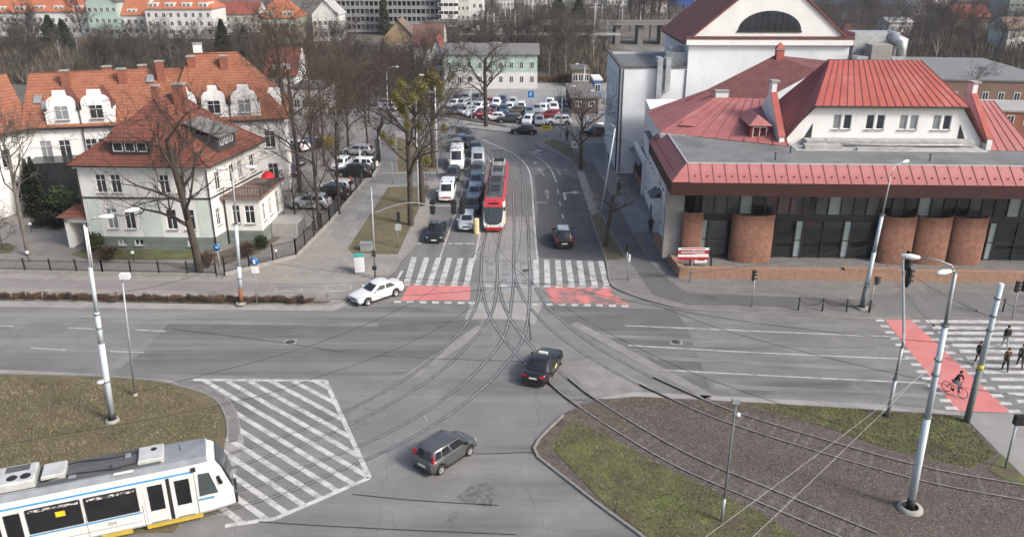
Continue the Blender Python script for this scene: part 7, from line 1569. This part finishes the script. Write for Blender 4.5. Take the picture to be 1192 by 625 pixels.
# ---- cabinets, bins, keep-left post
p = G(419, 317, .09); t = thing('control_cabinet', 'white control cabinet with a teal top on the left pavement', 'cabinet', p, R(8)); q = MB(); q.box(-.42, .42, -.3, .3, .12, 1.55); q.build('case', WHITES, t); q = MB(); q.box(-.46, .46, -.34, .34, 1.55, 1.66); q.build('lid', mat('teal_lid', (.06, .35, .32), .5, .1, 3), t); q = MB(); q.box(-.38, .38, -.26, .26, 0, .12); q.build('foot', CONC, t)
q = MB(); q.box(-.36, .36, -.312, -.302, .25, 1.45); q.build('door', LAMP, t)
p = G(427, 291, .1); t = thing('utility_box', 'low grey utility box on the grass beside the signal mast', 'cabinet', p); q = MB(); q.box(-.55, .55, -.35, .35, 0, .7); q.build('case', mat('box_grey2', (.25, .26, .26), .7, .12, 2), t)
q = MB(); q.box(-.6, .6, -.4, .4, .7, .76); q.build('lid', POLEG, t)
p = G(554.5, 271.5); t = thing('keep_left_post', 'yellow keep-left post between the silver hatchback and the red tram', 'bollard', p); q = MB(); q.lathe([(.3, 0), (.3, 1.45), (.26, 1.55), (.0, 1.58)], 14); q.build('post', mat('post_yellow', (.6, .47, .25), .6, .1, 2), t)
q = MB(); q.lathe([(.302, .5), (.302, .56)], 14); q.build('band', WHITES, t)
for i, (px, m, lab) in enumerate((((351, 174), BLUES, 'blue waste container left of the pair behind the yard'), ((362, 173), BLUES, 'blue waste container right of the pair behind the yard'), ((383, 170), mat('bin_yellow', (.5, .4, .04), .6, .1, 2), 'yellow waste container among the yard trees'), ((371, 172), IRON, 'dark waste container right of the blue ones'))):
    p = G(*px, .1); t = thing('waste_container', lab, 'waste bin', p, group='waste containers in the yard'); q = MB(); q.add([(-.6, -.45, .15), (.6, -.45, .15), (.6, .45, .15), (-.6, .45, .15), (-.75, -.6, 1.15), (.75, -.6, 1.15), (.75, .6, 1.15), (-.75, .6, 1.15)], ((0, 1, 5, 4), (1, 2, 6, 5), (2, 3, 7, 6), (3, 0, 4, 7))); q.build('tub', m, t)
    q = MB(); q.add([(-.78, -.63, 1.16), (.78, -.63, 1.16), (.78, .63, 1.16), (-.78, .63, 1.16), (-.7, 0, 1.4), (.7, 0, 1.4)], ((0, 1, 5, 4), (2, 3, 4, 5), (1, 2, 5), (3, 0, 4))); q.build('lid', m, t)
    q = MB(); [q.tube([(sx*.5, sy*.35, .08), (sx*.5, sy*.35+.04, .08)], .08, 8) for sx in (-1, 1) for sy in (-1, 1)]; q.build('castors', IRON, t)
# ---- street lamps further back
for base, top, lab, arm in (((487, 240), (484, 112), 'white lamp mast between the two street trees', (1, -.3, 0)), ((509, 205), (506, 92), 'white lamp mast beside the tall white van', (-1, -.3, 0)), ((707, 196), (703, 110), 'street lamp in front of the theatre corner', (-1, -.4, 0)), ((700, 245), (716, 150), 'pale street lamp pole on the right-hand pavement', (-1, .1, 0)), ((652, 160), (655, 105), 'street lamp at the car park entrance', (1, .1, 0)), ((549, 140), (547, 88), 'street lamp beside the car park tree', (-1, 0, 0)), ((452, 150), (450, 82), 'thin lamp pole among the trees left of the street', (1, 0, 0)), ((418, 200), (419, 175), 'short pale pole beside the fence cars', None), ((680, 110), (681, 78), 'lamp post beside the brick shed', (-1, .2, 0))):
    t, v = mast('street_lamp', lab, base, top, r0=.11, r1=.06, m=LAMP, zg=.09, cat='street lamp', foot=False)
    if arm: lamp_arm(t, v, arm, 1.2, .5, .035, .8)
# ---- overhead wires, each with its droop
def wire(a, b, label, r=.012, sag=.5, n=14, beads=(), m=None):
    a, b = Vector(a), Vector(b); t = thing('overhead_wire', label, 'wire', a, group='overhead wires'); d = b-a
    q = MB(); q.tube([d*k/n-Vector((0, 0, sag*math.sin(math.pi*k/n))) for k in range(n+1)], r, 4, cap=False); q.build('cable', m or IRON, t)
    for f in beads: q = MB(); q.lathe([(.001, -.07), (.06, -.03), (.06, .03), (.001, .07)], 8, d*f-Vector((0, 0, sag*math.sin(math.pi*f)))); q.build('insulator', IRON, t)
pl = PY(107, 345, G(131, 490).y); p3 = PY(277, 300, G(281, 353).y); pr1 = PY(1108, 400, G(1059, 592).y); pr2 = PY(1155, 370, G(1125, 491).y); p4 = PY(1018, 285, G(1003, 359).y)
wire(pl, p3, 'span wire between the two left-hand tram poles', beads=(.12, .88)); wire(pr1, p4, 'span wire from the gravel-island pole to the hall-front pole', beads=(.15, .85)); wire(pl, PY(640, 330, 45), 'span wire from the left island pole over the junction', sag=.6, beads=(.1,)); wire(pr1, PY(640, 330, 45), 'span wire from the gravel-island pole over the junction', sag=.5); wire(p4, PY(640, 330, 45.), 'span wire from the hall-front pole over the junction', sag=.5); wire(p3, PY(640, 330, 45), 'span wire from the rusty pole over the junction', sag=.5)
wire(pr2, p4, 'span wire from the crossing pole to the hall-front pole', beads=(.1, .9)); wire(pr1, PY(860, 640, 24), 'pale span wire from the gravel-island pole to the near right corner', .011, .1, m=POLEG); wire(pr1-Vector((0, 0, .5)), PY(800, 640, 22), 'second span wire from the gravel-island pole to the near right corner', .01, .1, m=POLEG)
for P_, lab in ((B, 'contact wire above the track of the white tram'), (A, 'contact wire above the track nearest the left road'), (D, 'contact wire above the front right-hand track'), (C, 'contact wire above the far right-hand track')):
    t = thing('overhead_wire', lab, 'wire', P_[0]+Vector((0, 0, 5.6)), group='overhead wires'); q = MB(); q.tube([p-P_[0] for p in P_[::3]], .014, 4, cap=False); q.build('cable', IRON, t)
for P_, lab in ((T1, 'contact wire above the red and white tram'), (T2, 'contact wire above the empty street track')):
    t = thing('overhead_wire', lab, 'wire', P_[0]+Vector((0, 0, 5.6)), group='overhead wires'); q = MB(); q.tube([p-P_[0] for p in P_[::3]], .014, 4, cap=False); q.build('cable', IRON, t)
# ================================================================== PEOPLE
SKIN = mat('skin', (.42, .27, .2), .6, .05, 5.); HAIR = mat('hair_dark', (.03, .022, .018), .8, .2, 8.)
CL = {k: mat('cloth_'+k, c, .9, .15, 6.) for k, c in (('black', (.014, .014, .016)), ('navy', (.03, .035, .06)), ('jeans', (.11, .15, .2)), ('grey', (.3, .31, .32)), ('brown', (.09, .05, .035)), ('green', (.035, .06, .05)), ('orange', (.65, .13, .02)), ('white', (.65, .65, .65)), ('dark', (.03, .03, .032)))}
def seg_dist(c, a, b):
    t = max(0, min(1, (c-a).dot(b-a)/max(1e-6, (b-a).length_squared))); return (c-a.lerp(b, t)).length
def person(label, loc, rz, top, legs, shoes='black', stride=.25, arms=.2, seated=False, hood=True, h=1.74, lean=0., grip=None, bag=None, group=None):
    """skeleton grown with a Skin modifier into one body mesh, then coloured by limb"""
    t = thing('person', label, 'person', loc, rz, group); s = h/1.75; J = {}
    pel = Vector((0, 0, .93)) if not seated else Vector((-.1, 0, 1.0))
    up_ = Vector((math.sin(lean), 0, math.cos(lean)))
    J['pelvis'] = pel; J['waist'] = pel+up_*.17; J['chest'] = pel+up_*.38; J['neck'] = pel+up_*.56; J['throat'] = pel+up_*.62; J['head'] = pel+up_*.66+Vector((.03, 0, .07)); J['crown'] = J['head']+Vector((.0, 0, .1))
    E_ = [('pelvis', 'waist'), ('waist', 'chest'), ('chest', 'neck'), ('neck', 'throat'), ('throat', 'head'), ('head', 'crown')]
    for sd, sg in (('l', 1), ('r', -1)):
        f = stride*sg
        J['hip'+sd] = pel+Vector((0, .09*sg, -.04))
        if seated: J['knee'+sd] = Vector((.32, .11*sg, .78 if sg > 0 else .95-.12)); J['ank'+sd] = Vector((.16 if sg > 0 else .24, .12*sg, .3 if sg > 0 else .48)); J['toe'+sd] = J['ank'+sd]+Vector((.18, 0, -.06))
        else: J['knee'+sd] = Vector((f*.55+.03, .1*sg, .5)); J['ank'+sd] = Vector((f*1.05-.04, .1*sg, .085+max(0, -f)*.12)); J['toe'+sd] = J['ank'+sd]+Vector((.17, .02*sg, -.045-max(0, -f)*.1))
        J['sho'+sd] = J['neck']+Vector((0, .17*sg, -.05))
        if grip: J['elb'+sd] = J['sho'+sd]+Vector((.16, .07*sg, -.24)); J['wri'+sd] = Vector((grip[0]-.07, grip[1]*sg, grip[2]+.04)); J['han'+sd] = Vector((grip[0]-.01, grip[1]*sg, grip[2]+.03))
        else: J['elb'+sd] = J['sho'+sd]+Vector((-arms*.5*sg, .06*sg, -.27)); J['wri'+sd] = J['elb'+sd]+Vector((.1-arms*.3*sg, .0, -.23)); J['han'+sd] = J['wri'+sd]+Vector((.02, 0, -.08))
        E_ += [('pelvis', 'hip'+sd), ('hip'+sd, 'knee'+sd), ('knee'+sd, 'ank'+sd), ('ank'+sd, 'toe'+sd), ('neck', 'sho'+sd), ('sho'+sd, 'elb'+sd), ('elb'+sd, 'wri'+sd), ('wri'+sd, 'han'+sd)]
    rad = dict(pelvis=(.15, .12), waist=(.145, .115), chest=(.165, .125), neck=(.11, .09), throat=(.055, .055), head=(.085, .095), crown=(.07, .075), hip=(.1, .1), knee=(.068, .068), ank=(.05, .05), toe=(.045, .035), sho=(.078, .078), elb=(.057, .057), wri=(.04, .04), han=(.038, .028))
    names = list(J); me = bpy.data.meshes.new('skeleton'); me.from_pydata([tuple(J[n]*1.) for n in names], [(names.index(a), names.index(b)) for a, b in E_], []); o = bpy.data.objects.new('skeleton', me); LINK(o)
    md = o.modifiers.new('skin', 'SKIN'); md.use_smooth_shade = True
    for i, n in enumerate(names):
        k = n if n in rad else n[:-1]; me.skin_vertices[0].data[i].radius = rad[k]; me.skin_vertices[0].data[i].use_root = (n == 'pelvis')
    sb_ = o.modifiers.new('sub', 'SUBSURF'); sb_.levels = 1; sb_.render_levels = 1
    dg = bpy.context.evaluated_depsgraph_get(); bm_ = bpy.data.meshes.new_from_object(o.evaluated_get(dg)); bpy.data.objects.remove(o)
    segs = [(J[a], J[b], a, b) for a, b in E_]
    bm_.materials.clear()
    for m in (CL[top], CL[legs], CL[shoes], SKIN): bm_.materials.append(m)
    for p in bm_.polygons:
        c = p.center; best = min(segs, key=lambda q: seg_dist(c, q[0], q[1])); b = best[3]
        mi = 0
        if b[:3] in ('hip', 'kne', 'ank'): mi = 1
        if b == 'waist' and c.z < pel.z+.02: mi = 1
        if b[:3] == 'toe': mi = 2
        if b in ('throat', 'head', 'crown') or b[:3] == 'han': mi = 3
        p.material_index = mi; p.use_smooth = True
    bm_.name = 'body'
    body = obj('body', bm_, t); body.scale = (s, s, s)
    # fingers and thumb on each hand, nose and ears on the head
    q = MB()
    for sd, sg in (('l', 1), ('r', -1)):
        hd = (J['han'+sd]-J['wri'+sd]).normalized(); sidev = Vector((1, 0, 0)) if not grip else Vector((0, 1, 0)); e0 = J['han'+sd]
        for k in range(4): off = sidev*(k-1.5)*.018; L = (.06, .07, .065, .05)[k]; q.tube([e0+off, e0+off+hd*L*.55, e0+off+hd*L*.9+Vector((.0, -.015*sg, -.012))], [.009, .0085, .007], 5)
        q.tube([J['wri'+sd]+hd*.03, J['wri'+sd]+hd*.05+sidev*.035, J['wri'+sd]+hd*.085+sidev*.045], [.011, .01, .008], 5)
    q.build('fingers', SKIN, body)
    hd = J['head']; q = MB(); q.add([hd+Vector(p) for p in ((.085, -.015, .0), (.085, .015, .0), (.12, 0, -.015), (.09, 0, .04))], ((0, 1, 2), (1, 3, 2), (3, 0, 2))); q.box(hd.x-.012, hd.x+.012, hd.y-.1, hd.y-.085, hd.z-.02, hd.z+.03); q.box(hd.x-.012, hd.x+.012, hd.y+.085, hd.y+.1, hd.z-.02, hd.z+.03); q.build('nose_and_ears', SKIN, body)
    q = MB(); q.box(hd.x+.082, hd.x+.092, -.045, -.02, hd.z+.02, hd.z+.032); q.box(hd.x+.082, hd.x+.092, .02, .045, hd.z+.02, hd.z+.032); q.box(hd.x+.083, hd.x+.093, -.025, .025, hd.z-.055, hd.z-.045); q.build('eyes_and_mouth', HAIR, body)
    q = MB(); c = hd+Vector((-.012, 0, .035)); rows = []
    for i in range(6):
        el = math.pi/2*(1-i/5*1.35); rows.append([c+Vector((math.cos(el)*.108*math.cos(a_), math.cos(el)*.1*math.sin(a_), math.sin(el)*.118)) for a_ in [2*math.pi*j/12 for j in range(12)]])
    for i in range(5):
        for j in range(12):
            if i >= 3 and j in (0, 1, 2, 10, 11): continue
            q.add([rows[i][j], rows[i+1][j], rows[i+1][(j+1) % 12], rows[i][(j+1) % 12]], ((0, 1, 2, 3),), 0, True)
    q.build('hood' if hood else 'hair', CL[top] if hood else HAIR, body)
    if bag:
        q = MB(); b0 = J['chest']-Vector((.2, 0, .04)); q.add([b0+Vector(p) for p in ((-.08, -.15, -.2), (.08, -.15, -.2), (.08, .15, -.2), (-.08, .15, -.2), (-.06, -.13, .2), (.1, -.15, .22), (.1, .15, .22), (-.06, .13, .2))], ((3, 2, 1, 0), (4, 5, 6, 7), (0, 1, 5, 4), (1, 2, 6, 5), (2, 3, 7, 6), (3, 0, 4, 7)))
        bg_ = thing('backpack', label.split(' walking')[0].split(' crossing')[0]+': the rucksack carried on the back', 'backpack', loc, rz); bg_['label'] = bag; q.build('pack', CL['dark'], bg_)
        q = MB(); [q.tube([b0+Vector((.1, sg*.1, .2)), b0+Vector((.22, sg*.11, .24)), b0+Vector((.34, sg*.11, .05)), b0+Vector((.12, sg*.13, -.15))], .016, 5) for sg in (1, -1)]; q.build('straps', CL['black'], bg_)
    return t
ZR = .02
person('person in black with white shoes crossing near the pale pole', G(1137, 424, ZR), R(-100), 'black', 'black', 'white', .12, .1)
person('person in black jacket and grey trousers with a rucksack crossing furthest back', G(1169, 405, ZR), R(75), 'black', 'grey', 'dark', .28, .2, bag='dark rucksack on the back of the person furthest back on the crossing', hood=False)
person('person in a brown jacket and black trousers crossing towards the hall', G(1169, 432, ZR), R(80), 'brown', 'black', 'black', .2, .25)
person('person in dark green jacket striding at the right picture edge', G(1186, 428, ZR), R(70), 'green', 'dark', 'black', .32, .2, hood=False)
person('person in black walking beside the glazed hall corner', G(757, 272, .1), R(80), 'black', 'black', 'black', .22, .2)
person('person in dark clothes walking away behind the pollarded tree', G(720, 227, .1), R(85), 'dark', 'black', 'black', .2, .2, hood=False)
person('person in black standing at the far pavement corner by the car park entrance', G(660, 165, .1), R(-90), 'black', 'black', 'black', .05, .1)
person('person in an orange work vest beside the fence cars, left', G(399, 222, .1), R(-30), 'orange', 'dark', 'black', .1, .2, hood=False, group='workers in orange')
person('person in orange workwear beside the fence cars, right', G(409, 221, .1), R(200), 'orange', 'orange', 'black', .15, .3, hood=False, group='workers in orange')
# cyclist on a red bicycle
cp = G(1110, 459, ZR); ch = R(-58)
bk = thing('bicycle', 'red bicycle ridden over the red crossing', 'bicycle', cp, ch); REDF = mat('frame_red', (.5, .015, .02), .35, .05, 4.)
for x in (-.53, .53):
    q = MB(); k = 22; q.tube([(x+math.cos(2*math.pi*i/k)*.33, 0, .345+math.sin(2*math.pi*i/k)*.33) for i in range(k+1)], .022, 6, cap=False); wh_ = q.build('wheel', TYRE, bk)
    q = MB(); [q.tube([(x, 0, .345), (x+math.cos(2*math.pi*i/10)*.32, 0, .345+math.sin(2*math.pi*i/10)*.32)], .004, 3, cap=False) for i in range(10)]; q.tube([(x, -.04, .345), (x, .04, .345)], .03, 8); q.build('spokes', CHROME, wh_)
q = MB(); bb, seat, head_, hb_ = (-.08, 0, .32), (-.2, 0, .86), (.33, 0, .82), (.35, 0, .98)
for a, b in ((bb, seat), (bb, head_), (seat, head_), (bb, (-.53, 0, .345)), (seat, (-.53, 0, .345)), (head_, (.53, 0, .345)), (head_, hb_)): q.tube([a, b], .019, 7)
q.build('frame', REDF, bk); q = MB(); q.tube([hb_, (.36, 0, 1.08)], .015, 6); q.tube([(.28, -.3, 1.1), (.38, -.12, 1.1), (.38, .12, 1.1), (.28, .3, 1.1)], .014, 6); q.build('handlebar', IRON, bk)
q = MB(); q.lathe([(.0, .06), (.07, .05), (.09, 0)], 10, (-.24, 0, .92)); q.tube([seat, (-.22, 0, .94)], .014, 6); q.build('saddle', IRON, bk)
q = MB(); q.lathe([(.001, -.02), (.09, -.02), (.09, .02), (.001, .02)], 12); o = q.build('chainring', IRON, bk, (-.08, -.05, .32)); o.rotation_euler = (math.pi/2, 0, 0); q = MB(); q.tube([(-.08, -.07, .32), (.02, -.07, .18), (.02, -.14, .18)], .012, 5); q.tube([(-.08, .07, .32), (-.18, .07, .46), (-.18, .14, .46)], .012, 5); q.build('cranks', IRON, bk)
person('person in black jacket and jeans riding the red bicycle', cp, ch, 'black', 'jeans', 'dark', seated=True, lean=.42, grip=(.29, .27, 1.08))
